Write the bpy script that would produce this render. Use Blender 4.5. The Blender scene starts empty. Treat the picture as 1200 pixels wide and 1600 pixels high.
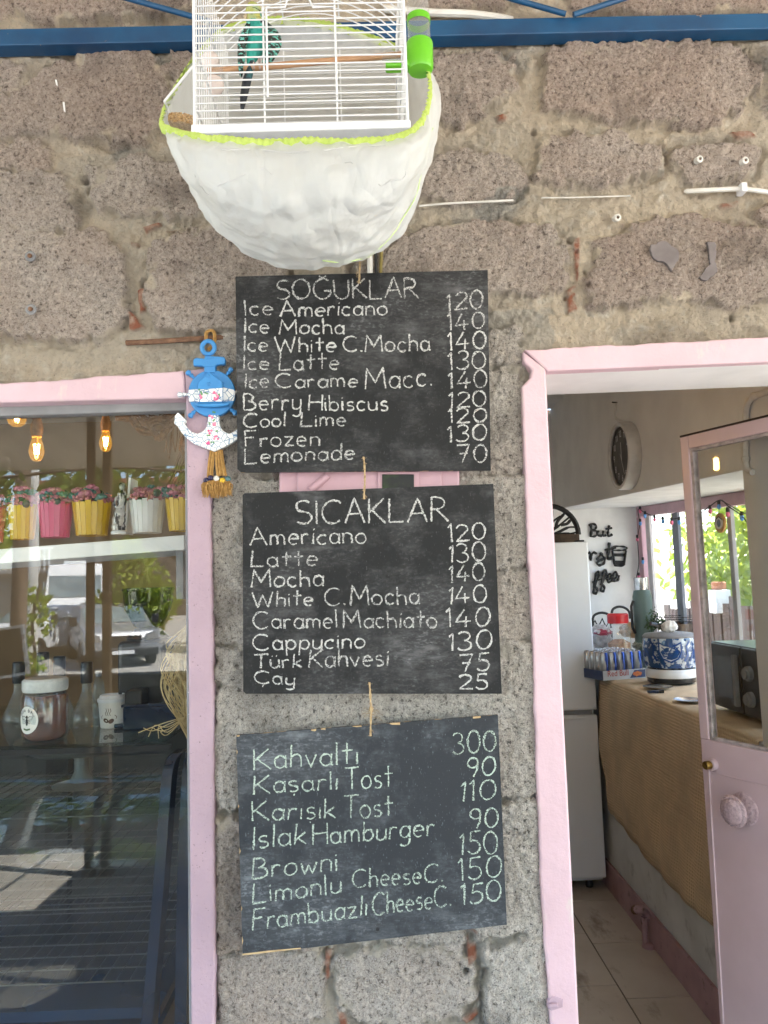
import bpy, math, random
import numpy as np
from mathutils import Vector, Matrix, noise as mnoise
random.seed(7)
R = math.radians
SC = bpy.context.scene
COL = SC.collection

# ------------------------------------------------------------------ camera, sky, sun, exposure
YC = Vector((-15, -115, -1200)).normalized()
ZC = Vector((-.031, 1, (15*.031-115)/1200)).normalized()
XC = YC.cross(ZC)
ROT = Matrix((XC, YC, ZC))
CAM = Vector((0, -1.44, 1.55))
cd = bpy.data.cameras.new('camera'); cam = bpy.data.objects.new('camera', cd); COL.objects.link(cam)
cam.matrix_world = Matrix.Translation(CAM) @ ROT.to_4x4()
cd.sensor_fit = 'VERTICAL'; cd.sensor_height = 36; cd.lens = 27; cd.clip_start = .02; cd.clip_end = 300
SC.camera = cam
SC.render.resolution_x = 768; SC.render.resolution_y = 1024
SUN = Vector((.50, .14, .95)).normalized()
W = bpy.data.worlds.new('World'); SC.world = W; W.use_nodes = True
sk = W.node_tree.nodes.new('ShaderNodeTexSky'); sk.sky_type = 'NISHITA'; sk.sun_disc = False
sk.sun_elevation = math.asin(SUN.z); sk.sun_rotation = math.atan2(SUN.x, SUN.y)
bg = W.node_tree.nodes['Background']; bg.inputs[1].default_value = .15
W.node_tree.links.new(sk.outputs[0], bg.inputs[0])
sl = bpy.data.lights.new('sun', 'SUN'); so = bpy.data.objects.new('sun', sl); COL.objects.link(so)
sl.energy = 5; sl.angle = R(.5); sl.color = (1, .95, .87)
so.rotation_euler = SUN.to_track_quat('Z', 'Y').to_euler()
SC.view_settings.view_transform = 'Standard'; SC.view_settings.look = 'None'
SC.cycles.transparent_max_bounces = 32
SC.view_settings.exposure = 3.12; SC.view_settings.gamma = 1

def ray(px, py): return ROT @ Vector(((px-600)/1200, (800-py)/1200, -1))
def P(px, py, Y): r = ray(px, py); return CAM + r*((Y-CAM.y)/r.y)      # pixel of the photo -> point on a plane y = Y
def PX(px, py, X): r = ray(px, py); return CAM + r*((X-CAM.x)/r.x)
def PZ(px, py, Z): r = ray(px, py); return CAM + r*((Z-CAM.z)/r.z)
def S(Y): return (Y+1.44)/1200                                         # metres per pixel at depth Y

# ------------------------------------------------------------------ materials
MATS = {}
def newmat(name):
    m = bpy.data.materials.new(name); m.use_nodes = True; MATS[name] = m
    nt = m.node_tree; return m, nt, nt.nodes, nt.links, nt.nodes['Principled BSDF']
def mixc(nt, fac, a, b, blend='MIX'):
    n = nt.nodes.new('ShaderNodeMix'); n.data_type = 'RGBA'; n.blend_type = blend
    for s, v in ((n.inputs[0], fac), (n.inputs[6], a), (n.inputs[7], b)):
        if hasattr(v, 'is_output'): nt.links.new(v, s)
        elif isinstance(v, (int, float)): s.default_value = v
        else: s.default_value = (*v[:3], 1)
    return n.outputs[2]
def noisen(nt, scale, detail=4, stretch=None, rough=.55, kind='noise', vec=None):
    tc = nt.nodes.new('ShaderNodeTexCoord'); v = tc.outputs['Object']
    if stretch:
        mp = nt.nodes.new('ShaderNodeMapping'); mp.inputs['Scale'].default_value = stretch
        nt.links.new(v, mp.inputs[0]); v = mp.outputs[0]
    if kind == 'vor':
        n = nt.nodes.new('ShaderNodeTexVoronoi'); n.feature = 'DISTANCE_TO_EDGE'; n.inputs['Scale'].default_value = scale
        nt.links.new(v, n.inputs[0]); return n.outputs[0]
    n = nt.nodes.new('ShaderNodeTexNoise'); n.inputs['Scale'].default_value = scale
    n.inputs['Detail'].default_value = detail; n.inputs['Roughness'].default_value = rough
    nt.links.new(v, n.inputs[0]); return n.outputs[0]
def ramp(nt, fac, lo, hi):
    n = nt.nodes.new('ShaderNodeMapRange'); n.inputs[1].default_value = lo; n.inputs[2].default_value = hi
    nt.links.new(fac, n.inputs[0]); return n.outputs[0]
def bumpn(nt, b, h, strength, dist=.002):
    n = nt.nodes.new('ShaderNodeBump'); n.inputs['Strength'].default_value = strength; n.inputs['Distance'].default_value = dist
    nt.links.new(h, n.inputs['Height']); nt.links.new(n.outputs[0], b.inputs['Normal']); return n
def mat(name, c, c2=None, scale=20, lo=.4, hi=.65, rough=.6, metal=0, bump=0, bscale=None, stretch=None, spec=.5,
        spots=None, sscale=40, slo=.62, shi=.7, sstretch=None, bdist=.002, subsurf=0, coat=0, detail=4):
    m, nt, N, L, b = newmat(name)
    b.inputs['Roughness'].default_value = rough; b.inputs['Metallic'].default_value = metal
    b.inputs['Specular IOR Level'].default_value = spec; b.inputs['Coat Weight'].default_value = coat
    if c2 is None: c2 = tuple(x*.86 for x in c)
    o = mixc(nt, ramp(nt, noisen(nt, scale, detail, stretch), lo, hi), c, c2)
    if spots: o = mixc(nt, ramp(nt, noisen(nt, sscale, 5, sstretch, .65), slo, shi), o, spots)
    L.new(o, b.inputs['Base Color'])
    if bump: bumpn(nt, b, noisen(nt, bscale or scale, 6, stretch, .62), bump, bdist)
    return m
def thin_glass(name, ior=1.5, tint=(.96, .97, .96), body=None, bodyfac=0, rough=0):
    m, nt, N, L, b = newmat(name); N.remove(b)
    out = N['Material Output']
    t = N.new('ShaderNodeBsdfTransparent'); t.inputs[0].default_value = (*tint, 1)
    g = N.new('ShaderNodeBsdfGlossy'); g.inputs['Roughness'].default_value = rough; g.inputs[0].default_value = (1, 1, 1, 1)
    ge = N.new('ShaderNodeNewGeometry'); dp = N.new('ShaderNodeVectorMath'); dp.operation = 'DOT_PRODUCT'; L.new(ge.outputs['Incoming'], dp.inputs[0]); L.new(ge.outputs['Normal'], dp.inputs[1])
    def mth(op, a, v, rev=False):
        n = N.new('ShaderNodeMath'); n.operation = op; L.new(a, n.inputs[1 if rev else 0])
        if v is not None: n.inputs[0 if rev else 1].default_value = v
        return n
    F0 = ((ior-1)/(ior+1))**2                                  # thin sheet: the same Schlick reflectance from either side
    f = mth('ADD', mth('MULTIPLY', mth('POWER', mth('SUBTRACT', mth('ABSOLUTE', dp.outputs['Value'], None).outputs[0], 1, True).outputs[0], 5).outputs[0], 1-F0).outputs[0], F0)
    base = t.outputs[0]
    if body:
        d = N.new('ShaderNodeBsdfDiffuse'); d.inputs[0].default_value = (*body, 1)
        mx0 = N.new('ShaderNodeMixShader'); mx0.inputs[0].default_value = bodyfac
        L.new(t.outputs[0], mx0.inputs[1]); L.new(d.outputs[0], mx0.inputs[2]); base = mx0.outputs[0]
    mx = N.new('ShaderNodeMixShader'); L.new(f.outputs[0], mx.inputs[0]); L.new(base, mx.inputs[1]); L.new(g.outputs[0], mx.inputs[2])
    L.new(mx.outputs[0], out.inputs[0]); return m
def emis(name, c, s):
    m, nt, N, L, b = newmat(name); b.inputs['Base Color'].default_value = (*c, 1)
    b.inputs['Emission Color'].default_value = (*c, 1); b.inputs['Emission Strength'].default_value = s; return m

def stone_mat():
    m, nt, N, L, b = newmat('stone_wall'); b.inputs['Roughness'].default_value = .92; b.inputs['Specular IOR Level'].default_value = .2
    at = N.new('ShaderNodeVertexColor'); at.layer_name = 'mask'
    sp = N.new('ShaderNodeSeparateColor'); L.new(at.outputs[0], sp.inputs[0])
    g1 = noisen(nt, 230, 5, None, .75); g2 = noisen(nt, 420, 3, None, .65); g3 = noisen(nt, 9, 4); g4 = noisen(nt, 125, 3, None, .6)
    brown = mixc(nt, ramp(nt, g3, .35, .65), (.46, .345, .285), (.32, .25, .215))
    brown = mixc(nt, ramp(nt, g1, .42, .62), mixc(nt, ramp(nt, g1, .33, .45), (.085, .066, .058), brown), (.50, .41, .345))
    grey = mixc(nt, ramp(nt, g2, .4, .62), mixc(nt, ramp(nt, g1, .32, .5), (.10, .094, .088), (.48, .435, .385)), (.75, .71, .65))
    st = mixc(nt, sp.outputs[1], brown, grey)
    st = mixc(nt, ramp(nt, g4, .55, .64), st, mixc(nt, sp.outputs[1], (.56, .455, .38), (.74, .70, .635)))
    st = mixc(nt, ramp(nt, g4, .42, .32), st, mixc(nt, sp.outputs[1], (.21, .16, .135), (.16, .15, .135)))
    st = mixc(nt, ramp(nt, noisen(nt, 150, 2), .70, .76), st, (.55, .51, .46))
    mo = mixc(nt, ramp(nt, noisen(nt, 14, 6, None, .65), .35, .65), (.74, .625, .475), (.55, .465, .365))
    mo = mixc(nt, ramp(nt, g1, .28, .42), (.2, .17, .14), mo)
    mo = mixc(nt, ramp(nt, noisen(nt, 5.5, 5), .60, .68), mo, mixc(nt, ramp(nt, g1, .35, .6), (.25, .235, .21), (.44, .42, .385)))
    mo = mixc(nt, ramp(nt, noisen(nt, 40, 5), .56, .72), mo, (.74, .68, .58))
    mo = mixc(nt, sp.outputs[1], mo, mixc(nt, g1, (.34, .315, .27), (.60, .565, .50)))
    c = mixc(nt, sp.outputs[0], mo, st)
    br = mixc(nt, ramp(nt, noisen(nt, 60, 5), .4, .65), (.33, .125, .075), (.52, .38, .30))
    c = mixc(nt, sp.outputs[2], c, br)
    al = N.new('ShaderNodeMath'); al.operation = 'SUBTRACT'; al.inputs[0].default_value = 1; L.new(at.outputs[1], al.inputs[1])
    c = mixc(nt, al.outputs[0], c, (.065, .055, .05))                  # darker patches set by outline, noise and single stones
    L.new(c, b.inputs['Base Color'])
    ad = N.new('ShaderNodeMath'); ad.operation = 'ADD'; L.new(g1, ad.inputs[0])
    ml = N.new('ShaderNodeMath'); ml.operation = 'MULTIPLY'; ml.inputs[1].default_value = .5; L.new(g2, ml.inputs[0]); L.new(ml.outputs[0], ad.inputs[1])
    bumpn(nt, b, ad.outputs[0], 1, .009); return m

def board_mat(name, c, dust, amt):
    m, nt, N, L, b = newmat(name); b.inputs['Roughness'].default_value = .62; b.inputs['Specular IOR Level'].default_value = .3
    big = ramp(nt, noisen(nt, 6, 6, (1, 1, 1), .68), .45, .74)
    st1 = ramp(nt, noisen(nt, 13, 6, (.8, 1, 3.2), .72), .5, .8); st2 = ramp(nt, noisen(nt, 190, 3, (.5, 1, 1), .7), .5, .8)
    mm = N.new('ShaderNodeMath'); mm.operation = 'MAXIMUM'; L.new(st1, mm.inputs[0]); L.new(st2, mm.inputs[1])
    mu = N.new('ShaderNodeMath'); mu.operation = 'MULTIPLY'; L.new(mm.outputs[0], mu.inputs[0]); L.new(big, mu.inputs[1])
    ad = N.new('ShaderNodeMath'); ad.operation = 'MULTIPLY_ADD'; L.new(big, ad.inputs[0]); ad.inputs[1].default_value = .16; L.new(mu.outputs[0], ad.inputs[2])
    sc = N.new('ShaderNodeMath'); sc.operation = 'MULTIPLY'; sc.inputs[1].default_value = amt; L.new(ad.outputs[0], sc.inputs[0]); sc.use_clamp = True
    o = mixc(nt, sc.outputs[0], c, dust)
    o = mixc(nt, ramp(nt, noisen(nt, 420, 2, (1, 1, .35)), .66, .72), o, tuple(min(1, x*3.0+.02) for x in c))
    L.new(o, b.inputs['Base Color']); bumpn(nt, b, noisen(nt, 60, 5, (1, 1, 8)), .25, .001); return m

def chalk_mat(name, c, k=0):
    m, nt, N, L, b = newmat(name); b.inputs['Roughness'].default_value = .95; b.inputs['Specular IOR Level'].default_value = .1
    o = mixc(nt, ramp(nt, noisen(nt, 560, 3, None, .75), .40+k, .53+k), (.045, .046, .05), c)
    L.new(o, b.inputs['Base Color']); return m

def cloth_weave(name, c1, c2):
    m, nt, N, L, b = newmat(name); b.inputs['Roughness'].default_value = .9
    tc = N.new('ShaderNodeTexCoord')
    outs = []
    for axis in ('Y', 'Z'):
        w = N.new('ShaderNodeTexWave'); w.bands_direction = axis; w.inputs['Scale'].default_value = 26; w.inputs['Distortion'].default_value = .6
        w.inputs['Detail'].default_value = 1; L.new(tc.outputs['Object'], w.inputs[0]); outs.append(w.outputs['Fac'])
    mu = N.new('ShaderNodeMath'); mu.operation = 'MULTIPLY'; L.new(outs[0], mu.inputs[0]); L.new(outs[1], mu.inputs[1])
    o = mixc(nt, ramp(nt, mu.outputs[0], .1, .5), c1, c2); o = mixc(nt, ramp(nt, noisen(nt, 6, 4), .4, .7), o, tuple(x*.7 for x in c1))
    L.new(o, b.inputs['Base Color']); bumpn(nt, b, mu.outputs[0], .7, .004); return m

M = {}
M['stone'] = stone_mat()
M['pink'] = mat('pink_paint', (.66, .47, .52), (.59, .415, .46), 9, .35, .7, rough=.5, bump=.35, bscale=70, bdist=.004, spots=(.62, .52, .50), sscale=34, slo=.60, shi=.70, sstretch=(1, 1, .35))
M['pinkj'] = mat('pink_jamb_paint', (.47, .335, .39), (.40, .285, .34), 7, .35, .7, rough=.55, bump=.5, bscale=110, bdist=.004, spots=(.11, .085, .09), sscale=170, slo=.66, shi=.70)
M['pinkd'] = mat('pink_door_paint', (.66, .52, .56), (.60, .47, .50), 6, .35, .7, rough=.38, bump=.12, bscale=30, spots=(.75, .62, .64), sscale=50, slo=.72, shi=.76)
M['pinkmetal'] = mat('pink_metal_paint', (.55, .34, .39), (.47, .29, .33), 12, rough=.4, bump=.1)
M['white'] = mat('white_plaster', (.82, .82, .81), (.74, .74, .73), 8, rough=.7, bump=.15, bscale=90)
M['greywall'] = mat('grey_plaster', (.80, .80, .785), (.72, .72, .71), 4, rough=.85, bump=.2, bscale=70)
M['stainwall'] = mat('stained_white_plaster', (.62, .63, .62), (.52, .53, .52), 5, rough=.85, bump=.2, bscale=60, spots=(.22, .22, .21), sscale=7, slo=.58, shi=.78)
M['tanwall'] = mat('tan_plaster', (.42, .32, .205), (.35, .265, .165), 3, rough=.9)
M['blue'] = mat('blue_metal_paint', (.006, .072, .175), (.005, .045, .12), 11, rough=.42, bump=.2, bscale=60, spots=(.30, .20, .14), sscale=16, slo=.69, shi=.71, sstretch=(1, 1, 2))
M['boardA'] = board_mat('black_chalkboard', (.0115, .0118, .0125), (.20, .20, .205), 1.25)
M['boardC'] = board_mat('slate_chalkboard', (.027, .031, .037), (.20, .22, .24), 1.4)
M['edge'] = mat('chipped_board_edge', (.02, .02, .021), (.02, .02, .021), spots=(.5, .36, .2), sscale=45, slo=.56, shi=.6)
for i_, k_ in enumerate((.0, .025, -.025)): M['chalk%d' % i_] = chalk_mat('white_chalk_%d' % i_, (.58, .58, .56), k_); M['chalkg%d' % i_] = chalk_mat('pale_green_chalk_%d' % i_, (.50, .60, .52), k_)
M['twine'] = mat('jute_twine', (.50, .37, .21), (.30, .20, .10), 180, rough=.95)
M['jute'] = mat('frayed_jute', (.48, .28, .09), (.32, .17, .05), 160, rough=.95)
M['wire'] = mat('white_coated_wire', (.74, .75, .77), (.68, .69, .71), 30, rough=.3)
M['lime'] = mat('lime_elastic', (.46, .58, .14), (.38, .50, .10), 90, rough=.85, bump=.3, bscale=200)
M['limeplastic'] = mat('green_plastic', (.14, .50, .015), (.12, .45, .015), 10, rough=.3)
M['clear'] = thin_glass('clear_plastic', 1.45, (.93, .94, .94), (.8, .82, .82), .10)
M['glass'] = thin_glass('window_glass', 1.5, (.93, .945, .935))
M['glass2'] = thin_glass('door_glass', 1.5, (.93, .94, .93))
M['glassc'] = thin_glass('case_glass', 1.42, (.80, .86, .87))
M['bottleglass'] = thin_glass('clear_bottle', 1.5, (.86, .90, .90), (.6, .65, .66), .08)
M['smoke'] = thin_glass('smoked_plastic', 1.5, (.22, .20, .18), (.03, .03, .03), .3)
M['amber'] = thin_glass('amber_bulb_glass', 1.5, (.98, .74, .30))
nt = M['amber'].node_tree; em = nt.nodes.new('ShaderNodeEmission'); em.inputs[0].default_value = (1, .52, .10, 1); em.inputs[1].default_value = .035      # lit bulb: its coated glass glows
ad_ = nt.nodes.new('ShaderNodeAddShader'); lk_ = nt.nodes['Material Output'].inputs[0].links[0].from_socket
nt.links.new(lk_, ad_.inputs[0]); nt.links.new(em.outputs[0], ad_.inputs[1]); nt.links.new(ad_.outputs[0], nt.nodes['Material Output'].inputs[0])
M['honey'] = mat('dark_honey', (.10, .022, .012), (.16, .04, .01), 20, rough=.08, coat=.5)
M['dowel'] = mat('wood_dowel', (.50, .29, .16), (.38, .21, .11), 40, stretch=(1, 8, 8), rough=.7)
M['seed'] = mat('millet_seed', (.62, .40, .18), (.30, .16, .06), 260, rough=.8, bump=.8, bscale=260, bdist=.003)
M['black'] = mat('black_plastic', (.012, .012, .013), (.02, .02, .021), 20, rough=.3)
M['blackm'] = mat('black_matte', (.014, .014, .015), (.022, .022, .022), 40, rough=.7)
M['cup'] = mat('white_paper_cup', (.78, .75, .70), (.72, .69, .64), 9, rough=.7)
M['brownink'] = mat('brown_print', (.09, .045, .03), rough=.7)
M['chrome'] = mat('brushed_steel', (.6, .6, .6), (.45, .45, .45), 30, rough=.22, metal=1)
M['fridge'] = mat('white_enamel', (.82, .84, .86), (.78, .80, .82), 3, rough=.25)
M['burlap'] = cloth_weave('burlap_cloth', (.74, .57, .37), (.50, .36, .21))
M['rope'] = mat('manila_rope', (.30, .17, .065), (.2, .11, .04), 120, rough=.95, bump=.6, bscale=120)
M['raffia'] = mat('straw_raffia', (.62, .48, .25), (.46, .33, .15), 60, rough=.7)
M['leaf'] = mat('green_leaves', (.12, .20, .028), (.06, .11, .02), 3, rough=.5)
M['leaf2'] = mat('yellow_green_leaves', (.30, .37, .045), (.16, .23, .03), 3, rough=.5)
for k in ('leaf', 'leaf2'):
    nt = M[k].node_tree; b = nt.nodes['Principled BSDF']; tr = nt.nodes.new('ShaderNodeBsdfTranslucent')
    src = b.inputs['Base Color'].links[0].from_socket
    nt.links.new(mixc(nt, .5, src, (.42, .52, .05)), tr.inputs[0])
    mx = nt.nodes.new('ShaderNodeMixShader'); mx.inputs[0].default_value = .4
    nt.links.new(b.outputs[0], mx.inputs[1]); nt.links.new(tr.outputs[0], mx.inputs[2]); nt.links.new(mx.outputs[0], nt.nodes['Material Output'].inputs[0])
M['bark'] = mat('bark', (.16, .12, .09), (.09, .07, .055), 20, stretch=(1, 1, .2), rough=.95, bump=.6)
M['rust'] = mat('rusty_iron', (.12, .06, .035), (.22, .12, .07), 70, rough=.9, bump=.5)
M['brass'] = mat('aged_brass', (.40, .27, .08), (.18, .11, .04), 90, rough=.35, metal=1)
M['grey'] = mat('grey_weathered_paint', (.27, .27, .275), (.20, .20, .205), 12, rough=.65, bump=.3, bscale=40, spots=(.5, .5, .5), sscale=70, slo=.67, shi=.7, sstretch=(.3, 1, 1))
M['cable'] = mat('white_cable', (.72, .70, .66), (.6, .58, .53), 20, rough=.5)

# ------------------------------------------------------------------ mesh builder
class MB:
    def __init__(s): s.v = []; s.f = []; s.m = []; s.cur = 0
    def add(s, vs, fs):
        o = len(s.v); s.v += [tuple(v) for v in vs]; s.f += [tuple(i+o for i in f) for f in fs]; s.m += [s.cur]*len(fs); return s
    def hexa(s, p): return s.add(p, [(0, 3, 2, 1), (4, 5, 6, 7), (0, 1, 5, 4), (1, 2, 6, 5), (2, 3, 7, 6), (3, 0, 4, 7)])
    def box(s, a, b, mtx=None):
        x0, y0, z0 = a; x1, y1, z1 = b
        p = [Vector(q) for q in ((x0, y0, z0), (x1, y0, z0), (x1, y1, z0), (x0, y1, z0), (x0, y0, z1), (x1, y0, z1), (x1, y1, z1), (x0, y1, z1))]
        if mtx: p = [mtx @ q for q in p]
        return s.hexa(p)
    def prism(s, poly, d):                       # poly: 3D points, d: extrusion vector
        n = len(poly); d = Vector(d); p = [Vector(q) for q in poly]; q = [x+d for x in p]
        return s.add(p+q, [tuple(range(n))[::-1], tuple(range(n, 2*n))]+[(i, (i+1) % n, (i+1) % n+n, i+n) for i in range(n)])
    def tube(s, pts, r, n=6, caps=True, closed=False):
        pts = [Vector(p) for p in pts]; k = len(pts); rs = r if isinstance(r, (list, tuple)) else [r]*k
        vs = []; prev = None
        for i, p in enumerate(pts):
            if closed: t = pts[(i+1) % k]-pts[i-1]
            else: t = pts[min(i+1, k-1)]-pts[max(i-1, 0)]
            if t.length < 1e-9: t = Vector((0, 0, 1))
            t.normalize()
            if prev is None:
                a = Vector((0, 0, 1)) if abs(t.z) < .9 else Vector((1, 0, 0)); u = t.cross(a).normalized()
            else: u = (prev-t*prev.dot(t)); u = u.normalized() if u.length > 1e-6 else t.orthogonal().normalized()
            prev = u; w = t.cross(u)
            for j in range(n):
                an = 2*math.pi*j/n; vs.append(p+(u*math.cos(an)+w*math.sin(an))*rs[i])
        fs = []
        for i in range(k if closed else k-1):
            for j in range(n):
                i2 = (i+1) % k; fs.append((i*n+j, i*n+(j+1) % n, i2*n+(j+1) % n, i2*n+j))
        if caps and not closed: fs += [tuple(range(n))[::-1], tuple(range((k-1)*n, k*n))]
        return s.add(vs, fs)
    def lathe(s, prof, c, n=24, axis=(0, 0, 1), caps=True, wob=None):
        c = Vector(c); q = Vector((0, 0, 1)).rotation_difference(Vector(axis)) if tuple(axis) != (0, 0, 1) else None
        vs = []
        for r, z in prof:
            for j in range(n):
                an = 2*math.pi*j/n; rr = r*(wob(an, z) if wob else 1); v = Vector((rr*math.cos(an), rr*math.sin(an), z))
                vs.append(c+(q @ v if q else v))
        fs = [(i*n+j, i*n+(j+1) % n, (i+1)*n+(j+1) % n, (i+1)*n+j) for i in range(len(prof)-1) for j in range(n)]
        if caps: fs += [tuple(range(n))[::-1], tuple(range((len(prof)-1)*n, len(prof)*n))]
        return s.add(vs, fs)
    def ball(s, c, r, n=10, sq=(1, 1, 1)):
        c = Vector(c); vs = []; fs = []; m = max(5, n//2+1)
        for i in range(m+1):
            th = math.pi*i/m; rr = max(math.sin(th), 1e-3)
            for j in range(n):
                an = 2*math.pi*j/n; vs.append(c+Vector((r*sq[0]*rr*math.cos(an), r*sq[1]*rr*math.sin(an), r*sq[2]*math.cos(th))))
        fs = [(i*n+j, (i+1)*n+j, (i+1)*n+(j+1) % n, i*n+(j+1) % n) for i in range(m) for j in range(n)]
        return s.add(vs, fs)
    def grid(s, rows, closed_u=False):           # rows: list of equal lists of points
        h = len(rows); w = len(rows[0]); vs = [p for r in rows for p in r]
        return s.add(vs, [(i*w+j, i*w+(j+1) % w, (i+1)*w+(j+1) % w, (i+1)*w+j) for i in range(h-1) for j in range(w if closed_u else w-1)])
    def build(s, name, mats, parent=None, smooth=False, bevel=0, seg=2, label=None):
        me = bpy.data.meshes.new(name); me.from_pydata(s.v, [], s.f)
        for m in (mats if isinstance(mats, (list, tuple)) else [mats]): me.materials.append((M[m] if m in M else MATS[m]) if isinstance(m, str) else m)
        me.polygons.foreach_set('material_index', s.m)
        if smooth: me.polygons.foreach_set('use_smooth', [True]*len(me.polygons))
        me.update()
        o = bpy.data.objects.new(name, me); COL.objects.link(o)
        if parent is not None: adopt(o, parent)
        if bevel:
            b = o.modifiers.new('bevel', 'BEVEL'); b.width = bevel; b.segments = seg; b.limit_method = 'ANGLE'; b.angle_limit = R(40)
        if smooth and smooth != 'all':
            try:
                e = o.modifiers.new('split', 'EDGE_SPLIT'); e.split_angle = R(42)
            except Exception: pass
        if label: o['label'] = label
        return o
def wloc(o):
    v = o.location.copy()
    while o.parent: o = o.parent; v = v if not isinstance(o, bpy.types.Object) else v
    return v
def adopt(o, parent):
    root = parent
    while root.parent: root = root.parent
    o.parent = parent
    # meshes are written in world coordinates; every root sits unrotated at its base
    base = root.location if parent is root else Vector((0, 0, 0))
    o.matrix_parent_inverse = Matrix.Translation(-base) if parent is root else Matrix.Identity(4)
def tag(o, label, cat, group=None, kind=None):
    o['label'] = label; o['category'] = cat
    if group: o['group'] = group
    if kind: o['kind'] = kind
    return o
def thing(name, loc, label, cat, group=None):
    o = bpy.data.objects.new(name, None); COL.objects.link(o); o.location = loc; o.empty_display_size = .05
    return tag(o, label, cat, group)
def structure(o): o['kind'] = 'structure'; return o
def dup(root, delta, label=None):
    r = root.copy(); COL.objects.link(r); r.location = root.location+Vector(delta)
    def rec(a, b):
        for ch in list(a.children):
            c = ch.copy(); COL.objects.link(c); c.parent = b; c.matrix_parent_inverse = ch.matrix_parent_inverse.copy(); rec(ch, c)
    rec(root, r)
    if label: r['label'] = label
    return r
def catmull(pts, sub=6, closed=False):
    pts = [Vector(p) for p in pts]; n = len(pts); out = []
    for i in range(n if closed else n-1):
        p0 = pts[(i-1) % n] if closed or i > 0 else pts[0]; p1 = pts[i]; p2 = pts[(i+1) % n]
        p3 = pts[(i+2) % n] if closed or i+2 < n else pts[-1]
        for k in range(sub):
            t = k/sub; out.append(.5*((2*p1)+(p2-p0)*t+(2*p0-5*p1+4*p2-p3)*t*t+(3*p1-p0-3*p2+p3)*t**3))
    if not closed: out.append(pts[-1])
    return out
def leafcloud(mb, n, centers, size, seed, flat=1):
    rnd = random.Random(seed)
    for i in range(n):
        c, r = rnd.choice(centers); d = Vector((rnd.gauss(0, 1), rnd.gauss(0, 1), rnd.gauss(0, 1)))
        d = d.normalized()*(rnd.random()**.45)
        p = Vector(c)+Vector((d.x*r, d.y*r, d.z*r*flat)); s = size*rnd.uniform(.6, 1.3)
        a = Vector((rnd.gauss(0, 1), rnd.gauss(0, 1), rnd.gauss(0, 1))).normalized(); b = a.orthogonal().normalized(); w = a.cross(b)
        mb.add([p-b*s, p-w*s*.45, p+b*s*.9+a*s*.15, p+w*s*.45], [(0, 1, 2, 3)])
    return mb

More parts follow.
